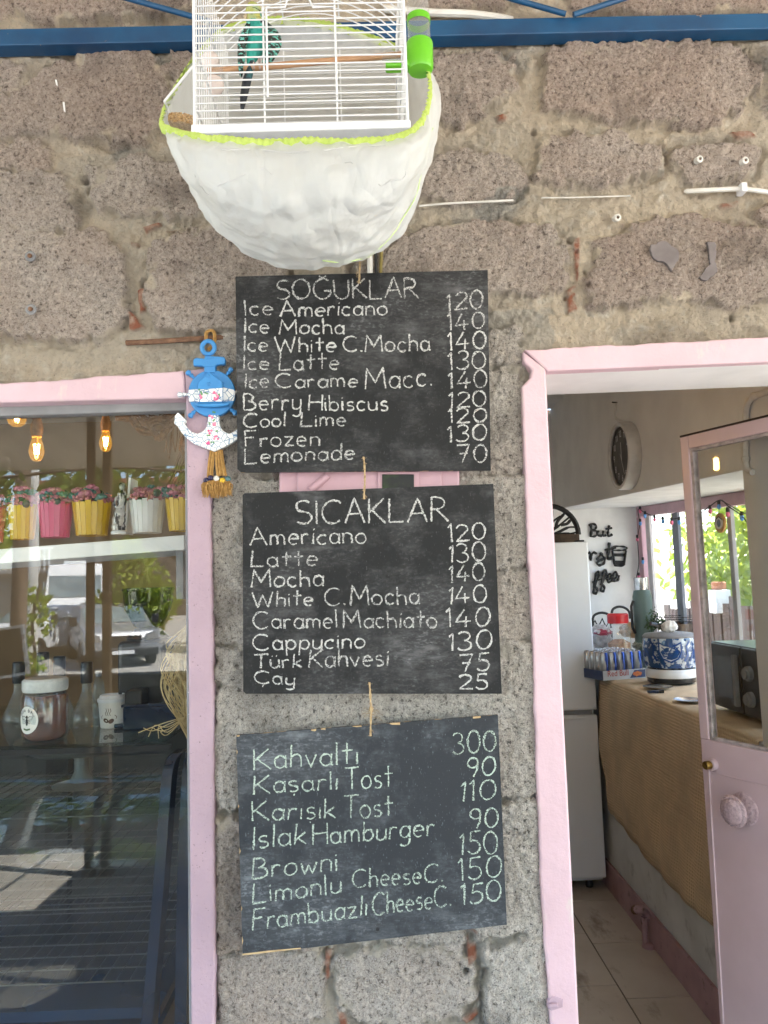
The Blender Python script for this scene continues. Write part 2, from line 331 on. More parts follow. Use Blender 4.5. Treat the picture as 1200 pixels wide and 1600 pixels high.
# ------------------------------------------------------------------ single stroke handwriting
def arc(cx, cy, rx, ry, a0, a1, n=14):
    return [(cx+rx*math.cos(R(a0+(a1-a0)*i/n)), cy+ry*math.sin(R(a0+(a1-a0)*i/n))) for i in range(n+1)]
X = .56
def bowl(cx=.22, r=.2): return arc(cx, X/2, r, X/2, 40, 400)
G = {
 'A': (.75, [[(0, 0), (.36, 1), (.75, 0)], [(.14, .36), (.62, .38)]]),
 'B': (.58, [[(0, 0), (.02, 1)], [(.02, 1)]+arc(.2, .77, .25, .23, 90, -90), arc(.2, .27, .36, .27, 90, -90)+[(0, 0)]]),
 'C': (.75, [arc(.42, .5, .42, .5, 48, 312, 20)]),
 'F': (.5, [[(0, 0), (.02, 1)], [(.02, .98), (.52, 1)], [(.02, .55), (.4, .56)]]),
 'G': (.82, [arc(.42, .5, .42, .5, 50, 345, 20), [(.83, .4), (.48, .4)]]),
 'H': (.65, [[(0, 0), (.02, 1)], [(.65, 0), (.64, 1)], [(.02, .52), (.65, .54)]]),
 'I': (.06, [[(.03, 0), (.02, 1)]]),
 'K': (.62, [[(0, 0), (.02, 1)], [(.58, 1), (.04, .46)], [(.12, .54), (.64, 0)]]),
 'L': (.55, [[(.02, 1), (0, 0), (.55, .02)]]),
 'M': (.85, [[(0, 0), (.08, 1), (.42, .3), (.76, 1), (.85, 0)]]),
 'O': (.8, [arc(.4, .5, .4, .5, 90, 450, 24)]),
 'R': (.62, [[(0, 0), (.02, 1)], [(.02, 1)]+arc(.22, .76, .3, .24, 90, -90)+[(.04, .5)], [(.2, .5), (.66, 0)]]),
 'S': (.62, [arc(.32, .76, .28, .24, 40, 270, 12)+arc(.3, .26, .32, .26, 90, -140, 12)]),
 'T': (.62, [[(.31, 0), (.32, 1)], [(-.02, .98), (.66, 1)]]),
 'U': (.7, [[(0, 1), (.01, .35)]+arc(.34, .34, .33, .34, 180, 360)+[(.69, 1)]]),
 'W': (1.0, [[(0, 1), (.24, 0), (.5, .8), (.76, 0), (1.0, 1)]]),
 'a': (.44, [arc(.21, X/2, .21, X/2, 30, 345, 16), [(.42, X), (.42, .05), (.47, 0)]]),
 'b': (.44, [[(.02, 1), (.02, 0)], arc(.23, X/2, .21, X/2, 175, -170, 16)]),
 'c': (.4, [arc(.22, X/2, .22, X/2, 45, 315, 14)]),
 'd': (.46, [arc(.21, X/2, .21, X/2, 20, 340, 16), [(.43, 1), (.43, 0)]]),
 'e': (.44, [[(.03, .3), (.43, .31)]+arc(.22, X/2, .21, X/2, 5, 310, 16)]),
 'f': (.34, [arc(.3, .82, .16, .18, 60, 180, 8)+[(.14, 0)], [(0, .55), (.3, .56)]]),
 'g': (.44, [arc(.21, X/2, .21, X/2, 30, 345, 16), [(.42, X), (.43, -.2)]+arc(.22, -.2, .21, .2, 0, -150, 10)]),
 'h': (.42, [[(.02, 1), (.01, 0)], [(.02, .34)]+arc(.21, .36, .19, .2, 170, 0, 10)+[(.41, 0)]]),
 'ı': (.06, [[(.03, X), (.03, 0)]]),
 'i': (.06, [[(.03, X), (.03, 0)], [(.02, .78), (.05, .74)]]),
 'k': (.4, [[(.02, 1), (0, 0)], [(.36, X), (.03, .24)], [(.1, .3), (.42, 0)]]),
 'l': (.06, [[(.03, 1), (.03, 0)]]),
 'm': (.66, [[(.02, X), (.01, 0)], [(.02, .36)]+arc(.17, .36, .15, .2, 170, 0, 8)+[(.32, .02)], [(.32, .36)]+arc(.48, .36, .15, .2, 170, 0, 8)+[(.64, 0)]]),
 'n': (.42, [[(.02, X), (.01, 0)], [(.02, .34)]+arc(.21, .36, .19, .2, 170, 0, 10)+[(.41, 0)]]),
 'o': (.46, [arc(.23, X/2, .23, X/2, 90, 450, 18)]),
 'p': (.44, [[(.02, X), (.01, -.38)], arc(.23, X/2, .21, X/2, 170, -165, 16)]),
 'r': (.32, [[(.02, X), (.01, 0)], [(.02, .32)]+arc(.2, .34, .18, .22, 165, 50, 8)]),
 's': (.36, [arc(.19, .43, .16, .13, 40, 265, 8)+arc(.18, .15, .18, .15, 85, -140, 8)]),
 't': (.38, [[(.19, .95), (.19, .02)], [(0, .6), (.4, .62)]]),
 'u': (.42, [[(.01, X), (.02, .2)]+arc(.2, .2, .19, .2, 180, 350, 10), [(.41, X), (.42, 0)]]),
 'v': (.4, [[(0, X), (.2, 0), (.4, X)]]),
 'w': (.6, [[(0, X), (.15, .02), (.3, .45), (.45, .02), (.6, X)]]),
 'y': (.42, [[(.01, X), (.02, .25)]+arc(.2, .22, .19, .2, 180, 340, 8), [(.41, X), (.41, -.2)]+arc(.2, -.2, .21, .18, 0, -140, 8)]),
 'z': (.4, [[(0, X), (.38, X), (.02, .0), (.42, .02)]]),
 '.': (.08, [[(.02, .0), (.06, .06), (.02, .08), (.05, .02)]]),
 '0': (.62, [arc(.31, .5, .3, .5, 100, 460, 22)]),
 '1': (.22, [[(0, .8), (.16, 1), (.15, 0)]]),
 '2': (.6, [arc(.28, .74, .27, .26, 165, -20, 12)+[(.0, .02), (.62, .04)]]),
 '3': (.55, [arc(.24, .76, .24, .24, 150, -85, 12), arc(.24, .26, .29, .26, 88, -150, 12)]),
 '4': (.66, [[(.36, 1), (.0, .3), (.64, .33)], [(.44, .6), (.42, 0)]]),
 '5': (.56, [[(.52, 1), (.12, .98), (.08, .56)]+arc(.25, .3, .28, .3, 120, -150, 14)]),
 '6': (.55, [[(.42, 1), (.1, .5)]+arc(.27, .28, .26, .28, 150, 510, 16)]),
 '7': (.58, [[(0, .98), (.58, 1), (.2, 0)], [(.1, .5), (.48, .52)]]),
 '8': (.52, [arc(.26, .75, .22, .25, -90, 270, 14), arc(.26, .25, .26, .25, 90, 450, 14)]),
 '9': (.5, [arc(.25, .74, .24, .26, 10, 370, 16)+[(.44, .35), (.28, 0)]]),
}
G['Ğ'] = (G['G'][0], G['G'][1]+[arc(.42, 1.16, .16, .1, 190, 350, 6)])
G['Ç'] = (G['C'][0], G['C'][1]+[[(.38, -.16), (.43, -.2)]])
G['ş'] = (G['s'][0], G['s'][1]+[[(.17, -.14), (.21, -.18)]])
G['ü'] = (G['u'][0], G['u'][1]+[[(.1, .78), (.13, .75)], [(.3, .78), (.33, .75)]])
def strokes(text, gap=.16, jit=.02, rnd=random):
    out = []; x = 0
    for ch in text:
        if ch == ' ': x += .38; continue
        w, st = G[ch]; sy = 1+rnd.uniform(-1, 1)*jit*2; sh = rnd.uniform(-1, 1)*jit*2; dy = rnd.uniform(-1, 1)*jit
        for s in st: out.append([(x+px+sh*py, py*sy+dy) for px, py in s])
        x += w+gap
    return out, x-gap
def resample(pts, step):
    out = [pts[0]]
    for a, b in zip(pts, pts[1:]):
        L = math.dist(a, b); k = max(1, int(L/step))
        for i in range(1, k+1): out.append((a[0]+(b[0]-a[0])*i/k, a[1]+(b[1]-a[1])*i/k))
    return out
def ribbon(mb, pts2, w, place, rnd, rough=.3):
    """flat chalk stroke: pts2 in plane units, place maps (x, y) -> world"""
    n = len(pts2); L = []; Q = []
    for i, p in enumerate(pts2):
        pr = 1+(.55*mnoise.noise(Vector((p[0]*.03, p[1]*.03, i*.11))) if rough > .25 else 0); a = pts2[max(i-1, 0)]; b = pts2[min(i+1, n-1)]; dx, dy = b[0]-a[0], b[1]-a[1]; l = math.hypot(dx, dy) or 1
        nx, ny = -dy/l, dx/l; hw = pr*w/2*(1+rnd.uniform(-rough, rough)); hw2 = pr*w/2*(1+rnd.uniform(-rough, rough))
        L.append(place(p[0]+nx*hw, p[1]+ny*hw)); Q.append(place(p[0]-nx*hw2, p[1]-ny*hw2))
    mb.grid([Q, L])
def write(mb, text, x0, y0, x1, y1, H, w, place, rnd, gap=.16, jit=.02, rough=.3, step=None):
    """fit text between (x0, y0) and (x1, y1) (image coordinates, y down), cap height H"""
    st, wd = strokes(text, gap, jit, rnd); step = step or w*.45
    for s in st:
        pts = [(x0+(x1-x0)*px/wd, y0+(y1-y0)*px/wd-py*H) for px, py in s]
        ribbon(mb, resample(pts, step), w, place, rnd, rough)
# ------------------------------------------------------------------ the stone wall (dense height field, mortar and stones)
def vn(x, z, f, seed):
    X_, Z_ = x*f, z*f; xi = np.floor(X_).astype(np.int64); zi = np.floor(Z_).astype(np.int64); fx = X_-xi; fz = Z_-zi
    fx = fx*fx*(3-2*fx); fz = fz*fz*(3-2*fz)
    def h(a, b):
        n = (a*374761393+b*668265263+seed*974634599) & 0xffffffff
        n = ((n ^ (n >> 13))*1274126177) & 0xffffffff
        return ((n ^ (n >> 16)) & 0xffff)/65535.
    return (h(xi, zi)*(1-fx)+h(xi+1, zi)*fx)*(1-fz)+(h(xi, zi+1)*(1-fx)+h(xi+1, zi+1)*fx)*fz
def fbm(x, z, f, o, seed, g=.55):
    s = np.zeros_like(x); a = 1; t = 0
    for i in range(o): s += a*vn(x+i*.37, z-i*.61, f, seed+i*7); t += a; a *= g; f *= 2.03
    return s/t-.5
def sdf(px, pz, poly):
    """signed distance, positive inside"""
    d = np.full(px.shape, 1e9); ins = np.zeros(px.shape, bool); n = len(poly)
    for i in range(n):
        ax, az = poly[i]; bx, bz = poly[(i+1) % n]; ex, ez = bx-ax, bz-az; wx, wz = px-ax, pz-az
        t = np.clip((wx*ex+wz*ez)/(ex*ex+ez*ez+1e-12), 0, 1); d = np.minimum(d, (wx-ex*t)**2+(wz-ez*t)**2)
        c = ((az > pz) != (bz > pz)) & (px < (bx-ax)*(pz-az)/((bz-az)+1e-12)+ax); ins ^= c
    return np.where(ins, 1, -1)*np.sqrt(d)
def W2(poly): return [(P(x, y, 0).x, P(x, y, 0).z) for x, y in poly]
# (outline in the wall, tint 0 brown .. 1 grey, relief)
STONES = [
 ([(-90, -60), (16, -60), (20, 12), (12, 38), (-90, 44)], .1, 1), ([(30, -60), (330, -60), (300, 24), (150, 30), (60, 36), (28, 20)], .1, 1),
 ([(660, -60), (830, -60), (822, 4), (780, 14), (650, 18)], .0, 1), ([(880, -60), (1290, -60), (1290, 26), (1010, 24), (900, 14)], .0, 1),
 ([(40, 150), (96, 102), (150, 88), (236, 88), (264, 120), (266, 196), (228, 222), (140, 212), (60, 214), (-90, 220), (-90, 175)], .15, 1),
 ([(-90, 98), (14, 100), (40, 112), (14, 148), (-90, 165)], .25, .8),
 ([(270, 92), (480, 90), (640, 88), (640, 195), (300, 200), (272, 160)], .3, 1),
 ([(664, 96), (700, 84), (782, 84), (804, 112), (810, 140), (774, 168), (700, 190), (660, 196)], .2, 1),
 ([(846, 140), (858, 76), (1140, 74), (1174, 100), (1180, 130), (1150, 170), (1092, 194), (960, 190), (850, 172)], .05, 1.1),
 ([(1206, 90), (1300, 88), (1300, 190), (1204, 170)], .2, 1),
 ([(-90, 282), (0, 274), (90, 270), (118, 300), (121, 356), (60, 362), (-90, 366)], .35, .9),
 ([(150, 266), (205, 250), (330, 262), (350, 330), (300, 348), (240, 332), (196, 336), (150, 320)], .45, .8),
 ([(-90, 232), (30, 226), (76, 234), (78, 262), (0, 268), (-90, 270)], .1, .35),
 ([(400, 250), (640, 250), (640, 330), (420, 330)], .4, .8),
 ([(658, 306), (668, 262), (730, 233), (796, 250), (820, 284), (800, 306), (700, 316)], .35, 1),
 ([(842, 226), (900, 212), (980, 222), (1026, 230), (1030, 268), (960, 284), (900, 290), (842, 282)], .2, 1),
 ([(1046, 246), (1066, 229), (1130, 230), (1188, 234), (1180, 264), (1160, 276), (1080, 290)], .25, 1.1),
 ([(1176, 330), (1206, 318), (1300, 322), (1300, 350), (1190, 346)], .1, 1),
 ([(-90, 366), (60, 366), (146, 366), (182, 384), (196, 410), (194, 490), (176, 516), (128, 532), (0, 524), (-90, 528)], .3, 1),
 ([(238, 396), (256, 378), (330, 362), (440, 366), (440, 512), (320, 520), (252, 518), (236, 486)], .3, 1.1),
 ([(560, 420), (600, 392), (640, 370), (720, 350), (866, 362), (878, 400), (874, 444), (800, 462), (680, 470), (560, 470)], .25, 1),
 ([(922, 436), (936, 386), (990, 352), (1070, 334), (1180, 364), (1270, 380), (1300, 440), (1180, 474), (1030, 468), (928, 478)], .15, 1.1),
 ([(336, 528), (480, 524), (812, 516), (818, 566), (700, 572), (336, 574)], .75, .7),
 ([(336, 582), (590, 580), (812, 574), (824, 660), (826, 738), (600, 742), (336, 744)], .8, .8),
 ([(338, 752), (560, 750), (560, 1000), (338, 1010)], .85, .7), ([(570, 752), (830, 748), (834, 884), (570, 890)], .85, .8),
 ([(570, 898), (836, 892), (838, 1000), (570, 1010)], .8, .8),
 ([(338, 1018), (842, 1008), (848, 1240), (700, 1246), (338, 1268)], .9, .8),
 ([(342, 1282), (520, 1272), (520, 1476), (430, 1480), (340, 1484)], .35, .9), ([(536, 1270), (720, 1262), (722, 1466), (536, 1474)], .8, .8),
 ([(736, 1262), (852, 1252), (862, 1450), (744, 1458)], .95, .9),
 ([(342, 1494), (494, 1486), (504, 1500), (496, 1576), (470, 1600), (344, 1604)], .55, .9),
 ([(534, 1494), (560, 1478), (716, 1470), (734, 1500), (736, 1548), (714, 1580), (640, 1598), (560, 1592), (534, 1560)], .7, 1),
 ([(758, 1484), (790, 1464), (864, 1458), (878, 1640), (764, 1640)], .95, 1),
 ([(344, 1616), (520, 1606), (700, 1612), (700, 1760), (344, 1760)], .6, .9), ([(714, 1640), (890, 1650), (900, 1800), (714, 1800)], .7, .9),
]
BRICKS = [[(222, 356), (250, 345), (254, 352), (228, 366)], [(204, 377), (220, 380), (220, 387), (205, 384)], [(216, 452), (228, 446), (230, 488), (217, 492)],
 [(199, 486), (206, 486), (228, 514), (202, 518)], [(892, 374), (906, 370), (902, 440), (897, 440)], [(883, 452), (900, 440), (902, 486), (886, 492)],
 [(1134, 206), (1168, 204), (1186, 214), (1150, 220)], [(726, 1450), (744, 1448), (746, 1498), (730, 1506)], [(506, 1482), (520, 1480), (518, 1528), (509, 1530)],
 [(524, 1572), (538, 1578), (544, 1604), (530, 1606)], [(718, 1590), (742, 1574), (748, 1584), (728, 1602)], [(775, 182), (800, 176), (796, 190), (780, 192)],
 [(1120, 318), (1160, 312), (1150, 324), (1126, 326)], [(254, 364), (276, 358), (270, 366)]]
HOLES = [(1136, 219, 7), (834, 206, 5), (889, 378, 6), (900, 396, 4), (914, 425, 4), (917, 449, 5), (884, 466, 4), (1145, 497, 7), (222, 440, 9), (728, 1513, 5), (133, 282, 9), (140, 300, 7), (560, 1030, 4), (1060, 205, 5)]
DARK_PATCHES = [([(300, 88), (340, 86), (330, 160), (290, 200), (262, 196)], .25), ([(340, 1290), (385, 1284), (384, 1480), (346, 1490)], .42), ([(1130, 78), (1200, 74), (1190, 120), (1176, 150), (1160, 110)], .55),
 ([(230, 280), (310, 284), (330, 330), (250, 322)], .45), ([(112, 302), (136, 300), (150, 350), (126, 358)], .6), ([(590, 1470), (720, 1480), (700, 1530), (600, 1500)], .2)]
WIN_X, WIN_Z = P(312, 900, 0).x, P(150, 608, 0).z        # wall is cut here behind the pink frames
DOOR_X, DOOR_Z, DOOR_X2 = P(846, 900, 0).x, P(900, 560, 0).z, 1.27
def make_wall():
    xs = np.unique(np.round(np.concatenate([np.arange(-2.6, -.80, .02), np.arange(-.80, .90, .0024), np.arange(.90, 2.6, .02)]), 5))
    zs = np.unique(np.round(np.concatenate([np.arange(-.05, .70, .02), np.arange(.70, 2.80, .0024), np.arange(2.80, 3.3, .02)]), 5))
    Xg, Zg = np.meshgrid(xs, zs); sd = np.full(Xg.shape, -.05); tint = np.full(Xg.shape, .15); rel = np.ones(Xg.shape); tone = np.zeros(Xg.shape); dirt = np.zeros(Xg.shape)
    wx = Xg+fbm(Xg, Zg, 14, 3, 11)*.022+fbm(Xg, Zg, 70, 2, 12)*.010; wz = Zg+fbm(Xg, Zg, 14, 3, 13)*.020+fbm(Xg, Zg, 70, 2, 14)*.010
    stones = [(W2(p), t, r) for p, t, r in STONES]; GROW = .0075
    rnd = random.Random(3)
    for side in (-1, 1):                                  # plain courses beyond the photograph's edges
        for zr in np.arange(0, 3.2, .26):
            x = .98 if side > 0 else -.86
            while abs(x) < 2.6:
                w = rnd.uniform(.28, .55); x2 = x+side*w; a, b = min(x, x2), max(x, x2)
                stones.append(([(a+.02, zr+.02), (b-.02, zr+.015), (b-.015, zr+.24), (a+.015, zr+.235)], .3, 1)); x = x2
    for i, (po, t, r) in enumerate(stones):
        ax = [p[0] for p in po]; az = [p[1] for p in po]
        c0, c1 = np.searchsorted(xs, [min(ax)-.07, max(ax)+.07]); r0, r1 = np.searchsorted(zs, [min(az)-.07, max(az)+.07])
        if c1 <= c0 or r1 <= r0: continue
        sl_ = (slice(r0, r1), slice(c0, c1)); s = sdf(wx[sl_], wz[sl_], po)+GROW; m = s > sd[sl_]
        sd[sl_] = np.where(m, s, sd[sl_]); tint[sl_] = np.where(m, t, tint[sl_]); rel[sl_] = np.where(m, r, rel[sl_])
        tone[sl_] = np.where(m, rnd.uniform(-.004, .006), tone[sl_]); dirt[sl_] = np.where(m, max(0, rnd.uniform(-.10, .16)), dirt[sl_])
    def ss(a, b, v): t = np.clip((v-a)/(b-a), 0, 1); return t*t*(3-2*t)
    big = fbm(Xg, Zg, 9, 4, 21); mid = fbm(Xg, Zg, 45, 4, 22, .6); fine = fbm(Xg, Zg, 130, 3, 23, .7)
    stone = ss(-.004, .007, sd+mid*.03)
    pit = np.minimum(0, fbm(Xg, Zg, 85, 3, 25, .6)+.08)
    h = stone*(.012*rel+tone)+stone*(big*.020+mid*.010+fine*.0075+pit*.010)+(1-stone)*(big*.026+mid*.018+fine*.009-.0015)
    crack = ss(.012, .0, np.abs(sd+.004))*ss(.0, .12, fbm(Xg, Zg, 10, 3, 31))
    h -= crack*.012
    brick = np.zeros(Xg.shape)
    for po in BRICKS:
        s = sdf(wx*.35+Xg*.65, wz*.35+Zg*.65, W2(po)); k = ss(-.001, .004, s); k = k*ss(-.22, -.02, fbm(Xg, Zg, 38, 3, 71)); brick = np.maximum(brick, k); h = h*(1-k)+k*(.006+mid*.006+big*.01)
    for px, py, r in HOLES:
        c = P(px, py, 0); d = np.hypot(Xg-c.x, (Zg-c.z)*.8)+fbm(Xg, Zg, 60, 2, 41)*.006; h -= ss(r*.0012, 0, d)*.03
    darkening = np.zeros(Xg.shape)
    for po, a in DARK_PATCHES: darkening = np.maximum(darkening, a*ss(-.012, .03, sdf(wx, wz, W2(po))+fbm(Xg, Zg, 30, 4, 51)*.05))
    darkening = np.maximum(darkening, .4*ss(.12, .3, fbm(Xg, Zg, 6, 5, 52)))
    darkening = np.maximum(darkening, dirt*stone*(1-.7*tint))
    mask = ss(-.006, .007, sd+mid*.05+fine*.016+np.minimum(0, fbm(Xg, Zg, 22, 3, 81)+.08)*.09)
    keep_tint = np.clip(tint+fbm(Xg, Zg, 8, 3, 61)*.5, 0, 1)
    # the plaster frames lap over the stone: keep the stone low along their edges
    def line(X_, a, b): a = P(*a, 0); b = P(*b, 0); return a.z+(b.z-a.z)*(X_-a.x)/(b.x-a.x)
    def vline(Z_, a, b): a = P(*a, 0); b = P(*b, 0); return a.x+(b.x-a.x)*(Z_-a.z)/(b.z-a.z)
    wz_ = line(Xg, (0, 608), (290, 587)); wx_ = vline(Zg, (316, 640), (322, 1600)); dz_ = line(Xg, (820, 556), (1200, 538)); dx_ = vline(Zg, (834, 620), (876, 1600))
    ow = np.maximum(Zg-wz_, Xg-wx_); od = np.maximum(Zg-dz_, dx_-Xg); near = np.minimum(ow, od)
    lim = .010+np.clip(near-.020, 0, 1)*.5+mid*.012; h = np.minimum(h, lim)
    nz, nx = Xg.shape
    co = np.stack([Xg, -h, Zg], -1).reshape(-1, 3)
    i = np.arange(nz*nx).reshape(nz, nx); q = np.stack([i[:-1, :-1], i[:-1, 1:], i[1:, 1:], i[1:, :-1]], -1)
    cx = (Xg[:-1, :-1]+Xg[1:, 1:])/2; cz = (Zg[:-1, :-1]+Zg[1:, 1:])/2
    av = lambda A_: (A_[:-1, :-1]+A_[1:, 1:])/2
    hole = ((av(ow) < 0) & (cx > -1.75) & (cz > .25)) | ((av(od) < 0) & (cx < DOOR_X2))
    q = q[~hole].reshape(-1, 4)
    used = np.zeros(nz*nx, bool); used[q.ravel()] = True; rem = np.cumsum(used)-1; q = rem[q]; co = co[used]
    me = bpy.data.meshes.new('stone_wall'); me.vertices.add(len(co)); me.vertices.foreach_set('co', co.ravel())
    me.loops.add(q.size); me.loops.foreach_set('vertex_index', q.ravel().astype(np.int32))
    me.polygons.add(len(q)); me.polygons.foreach_set('loop_start', np.arange(0, q.size, 4, dtype=np.int32)); me.polygons.foreach_set('loop_total', np.full(len(q), 4, np.int32))
    me.polygons.foreach_set('use_smooth', np.ones(len(q), bool)); me.update(calc_edges=True)
    at = me.color_attributes.new('mask', 'FLOAT_COLOR', 'POINT')
    cols = np.stack([mask, keep_tint, brick, 1-np.clip(darkening, 0, .85)], -1).reshape(-1, 4)[used]
    at.data.foreach_set('color', cols.astype(np.float32).ravel())
    me.materials.append(M['stone']); o = bpy.data.objects.new('stone_wall', me); COL.objects.link(o)
    return tag(o, 'rough brown and grey stone wall with beige mortar joints', 'wall')
wall = make_wall()

# --- painted plaster frames round the window and the door
def rough_outline(pts, amp, seed, step=9, closed=False):
    rnd = random.Random(seed); out = []
    for a, b in zip(pts, pts[1:]+(pts[:1] if closed else [])):
        L = math.dist(a, b); k = max(1, int(L/step))
        for i in range(k):
            t = i/k; j = amp*(mnoise.noise(Vector((a[0]+(b[0]-a[0])*t, a[1]+(b[1]-a[1])*t, seed*9))*.03)*1.3+rnd.uniform(-.45, .45)) if k > 2 else 0
            nx, ny = (b[1]-a[1])/L, -(b[0]-a[0])/L; out.append((a[0]+(b[0]-a[0])*t+nx*j, a[1]+(b[1]-a[1])*t+ny*j))
    return out if closed else out+[pts[-1]]
def plate(name, outer, inner, y0, y1, m, parent, amp=2.2, seed=1, bevel=.004):
    pts = rough_outline(outer, amp, seed)+inner
    return MB().prism([P(x, y, y0) for x, y in pts], (0, y1-y0, 0)).build(name, m, parent, bevel=bevel, seg=2)
wf = thing('shop_window', P(297, 1600, .02), 'large shop window with pink plaster surround and grey top rail', 'window')
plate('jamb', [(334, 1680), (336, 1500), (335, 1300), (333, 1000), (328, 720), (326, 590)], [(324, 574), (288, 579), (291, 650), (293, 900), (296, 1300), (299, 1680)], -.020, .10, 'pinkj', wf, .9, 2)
plate('lintel', [(287, 578.5), (-130, 608), (-700, 640)], [(-700, 660), (-130, 636), (0, 629), (290, 622)], -.022, .10, 'pink', wf, 1.6, 3)
mb = MB(); f = lambda x, y, Y: P(x, y, Y)
mb.prism([f(x, y, .012) for x, y in ((-700, 656), (0, 626), (292, 619), (292, 641), (0, 650), (-700, 690))], (0, .03, 0)); mb.build('top_rail', 'grey', wf, bevel=.002)
MB().prism([f(x, y, .014) for x, y in ((288, 638), (297, 638), (303, 1690), (296, 1690))], (0, .028, 0)).build('side_rail', 'grey', wf, bevel=.002)
GLY = .03
a = P(300, 1600, GLY).x; zt = P(100, 628, GLY).z
pane = MB().box((-1.74, GLY, .26), (P(295, 1100, GLY).x, GLY+.004, zt)).build('pane', 'glass', wf)
df = thing('door_frame', P(870, 1600, .05), 'pink plaster door surround with white soffit above the open doorway', 'door frame')
plate('jamb', [(817, 548), (818, 566), (831, 577), (829, 590), (815, 604), (819, 700), (824, 850), (833, 1000), (838, 1200), (846, 1400), (858, 1560), (866, 1690)],
      [(910, 1690), (905, 1600), (888, 1250), (870, 900), (858, 680), (853, 576)], -.022, .175, 'pink', df, 1.0, 5)
plate('lintel', [(853.5, 574), (822, 546), (1000, 538), (1260, 524), (1900, 495)], [(1900, 530), (1260, 562), (1100, 569), (853.5, 579)][:], -.02, .172, 'pink', df, 1.5, 6) if False else None
pts = rough_outline([(1900, 490), (1260, 523), (1000, 537), (819, 547)][::-1], 1.6, 6)
MB().prism([P(x, y, -.024) for x, y in pts+[(1900, 536), (1260, 563), (854, 579.5), (853, 577)]], (0, .029, 0)).build('lintel', 'pink', df, bevel=.004)
MB().prism([P(x, y, -.006) for x, y in ((854, 572), (1900, 528), (1900, 541), (1260, 567.5), (854.5, 583))], (0, .176, 0)).build('soffit', 'white', df, bevel=.002)
hb = MB(); hb.prism([P(x, y, -.024) for x, y in ((856, 1566), (863, 1556), (880, 1562), (880, 1574), (862, 1580), (856, 1576))], (0, .012, 0)); hb.tube([P(857, 1572, -.028), P(872, 1571, -.03)], .004, 8)
hb.build('hinge_pin', 'pinkj', df, bevel=.002)

# --- blue steel beam and rods
MB().prism([P(-500, 57, -.04), P(0, 45, -.04), P(1200, 20, -.04), P(1700, 8, -.04), P(1700, 30, -.04), P(1200, 44.5, -.04), P(0, 71, -.04), P(-500, 84, -.04)], (0, .034, 0)) .build('steel_beam', 'blue', None, bevel=.002)
tag(bpy.data.objects['steel_beam'], 'blue painted square steel beam running along the top of the wall', 'beam')
for a_, b_, lab in (((786, -6), (884, 22), 'thin blue rod slanting down to the beam right of the cage, meeting the other rod'), ((896, 23), (1010, -14), 'thin blue rod rising from the beam to the right edge side'), ((180, -8), (330, 34), 'thin blue rod slanting down behind the bird cage from top left')):
    o = MB().tube([P(*a_, -.05), P(*b_, -.05)], .0055, 10).build('steel_rod', 'blue', None, smooth=True); tag(o, lab, 'rod')
o = MB().tube(catmull([P(600, 14, -.015), P(673, 20, -.012), P(730, 22, -.012), P(775, 27, -.008), P(800, 32, .0)], 5), .0075, 8).build('cable_duct', 'cable', None, smooth=True); tag(o, 'white cable duct running behind the feeder just above the blue beam', 'cable duct')
# --- small fixings on the stone
def wallpt(x, y, d=.0): return P(x, y, -.018-d)
o = MB().tube(catmull([P(1240, 306, -.014), P(1200, 300, -.016), P(1159, 295.5, -.017), P(1110, 297, -.013), P(1069, 299, -.004)], 6), [.0046]*24+[.0026], 8).build('electric_cable', 'cable', None, smooth=True)
tag(o, 'white electric cable clipped to the stone at the right edge', 'cable')
k = MB().box((-.006, -.012, -.009), (.006, .012, .009), Matrix.Translation(P(1159, 296, -.016))).build('cable_clip', 'wire', o, bevel=.002)
o = MB().tube(catmull([P(655, 322, -.016), P(700, 318, -.014), P(760, 315, -.015), P(802, 313, -.012)], 5), .0022, 6).build('thin_cable', 'cable', None, smooth=True); tag(o, 'thin white cable half buried in mortar right of the bag', 'cable')
o = MB().tube(catmull([P(846, 309, -.014), P(900, 308.5, -.013), P(985, 306, -.011)], 5), .0014, 6).build('thin_cable', 'cable', None, smooth=True); tag(o, 'fine bluish white cable stub in the mortar above the big right stone', 'cable')
for x, y, lab in ((48, 401, 'upper grey washer and screw set in the big left stone'), (49, 484, 'lower grey washer and screw set in the big left stone')):
    t = thing('wall_plug', wallpt(x, y), lab, 'wall plug'); c = wallpt(x, y, .002)
    MB().lathe([(.010, 0), (.0105, .002), (.0075, .004), (.005, .003)], c, 18, (0, -1, 0)).build('washer', 'grey', t, smooth=True)
    MB().lathe([(.0045, .002), (.004, .006), (.0008, .007)], c, 10, (0, -1, 0)).build('screw', 'rust', t, smooth=True)
for x, y, lab in ((1091, 250, 'left white plastic plug in the small dark stone'), (1162, 252, 'right white plastic plug in the small dark stone'), (963, 341, 'white plastic plug sticking out of mortar above the large right stone')):
    t = thing('wall_plug', wallpt(x, y), lab, 'wall plug'); c = wallpt(x, y, .002)
    MB().lathe([(.0065, -.006), (.0068, .006), (.0035, .0075), (.003, .001)], c, 12, (.2, -1, -.2)).build('sleeve', 'cable', t, smooth=True)
    MB().lathe([(.0028, .0), (.0026, .0045), (.0005, .005)], c, 8, (.2, -1, -.2)).build('screw', 'rust', t)
for x, y, h, lab in ((88, 130, 10, 'upper fleck of white paint on the top left stone'), (100, 168, 16, 'lower streak of white paint on the top left stone')):
    o = MB().prism([wallpt(x-2, y-h/2), wallpt(x+1, y-h/2), wallpt(x+2.6, y+h/2), wallpt(x, y+h/2-2)], (0, -.0012, 0)).build('paint_fleck', 'white', None); tag(o, lab, 'paint fleck')
gl = mat('glue_patch', (.19, .165, .165), (.14, .12, .12), 30, rough=.45)
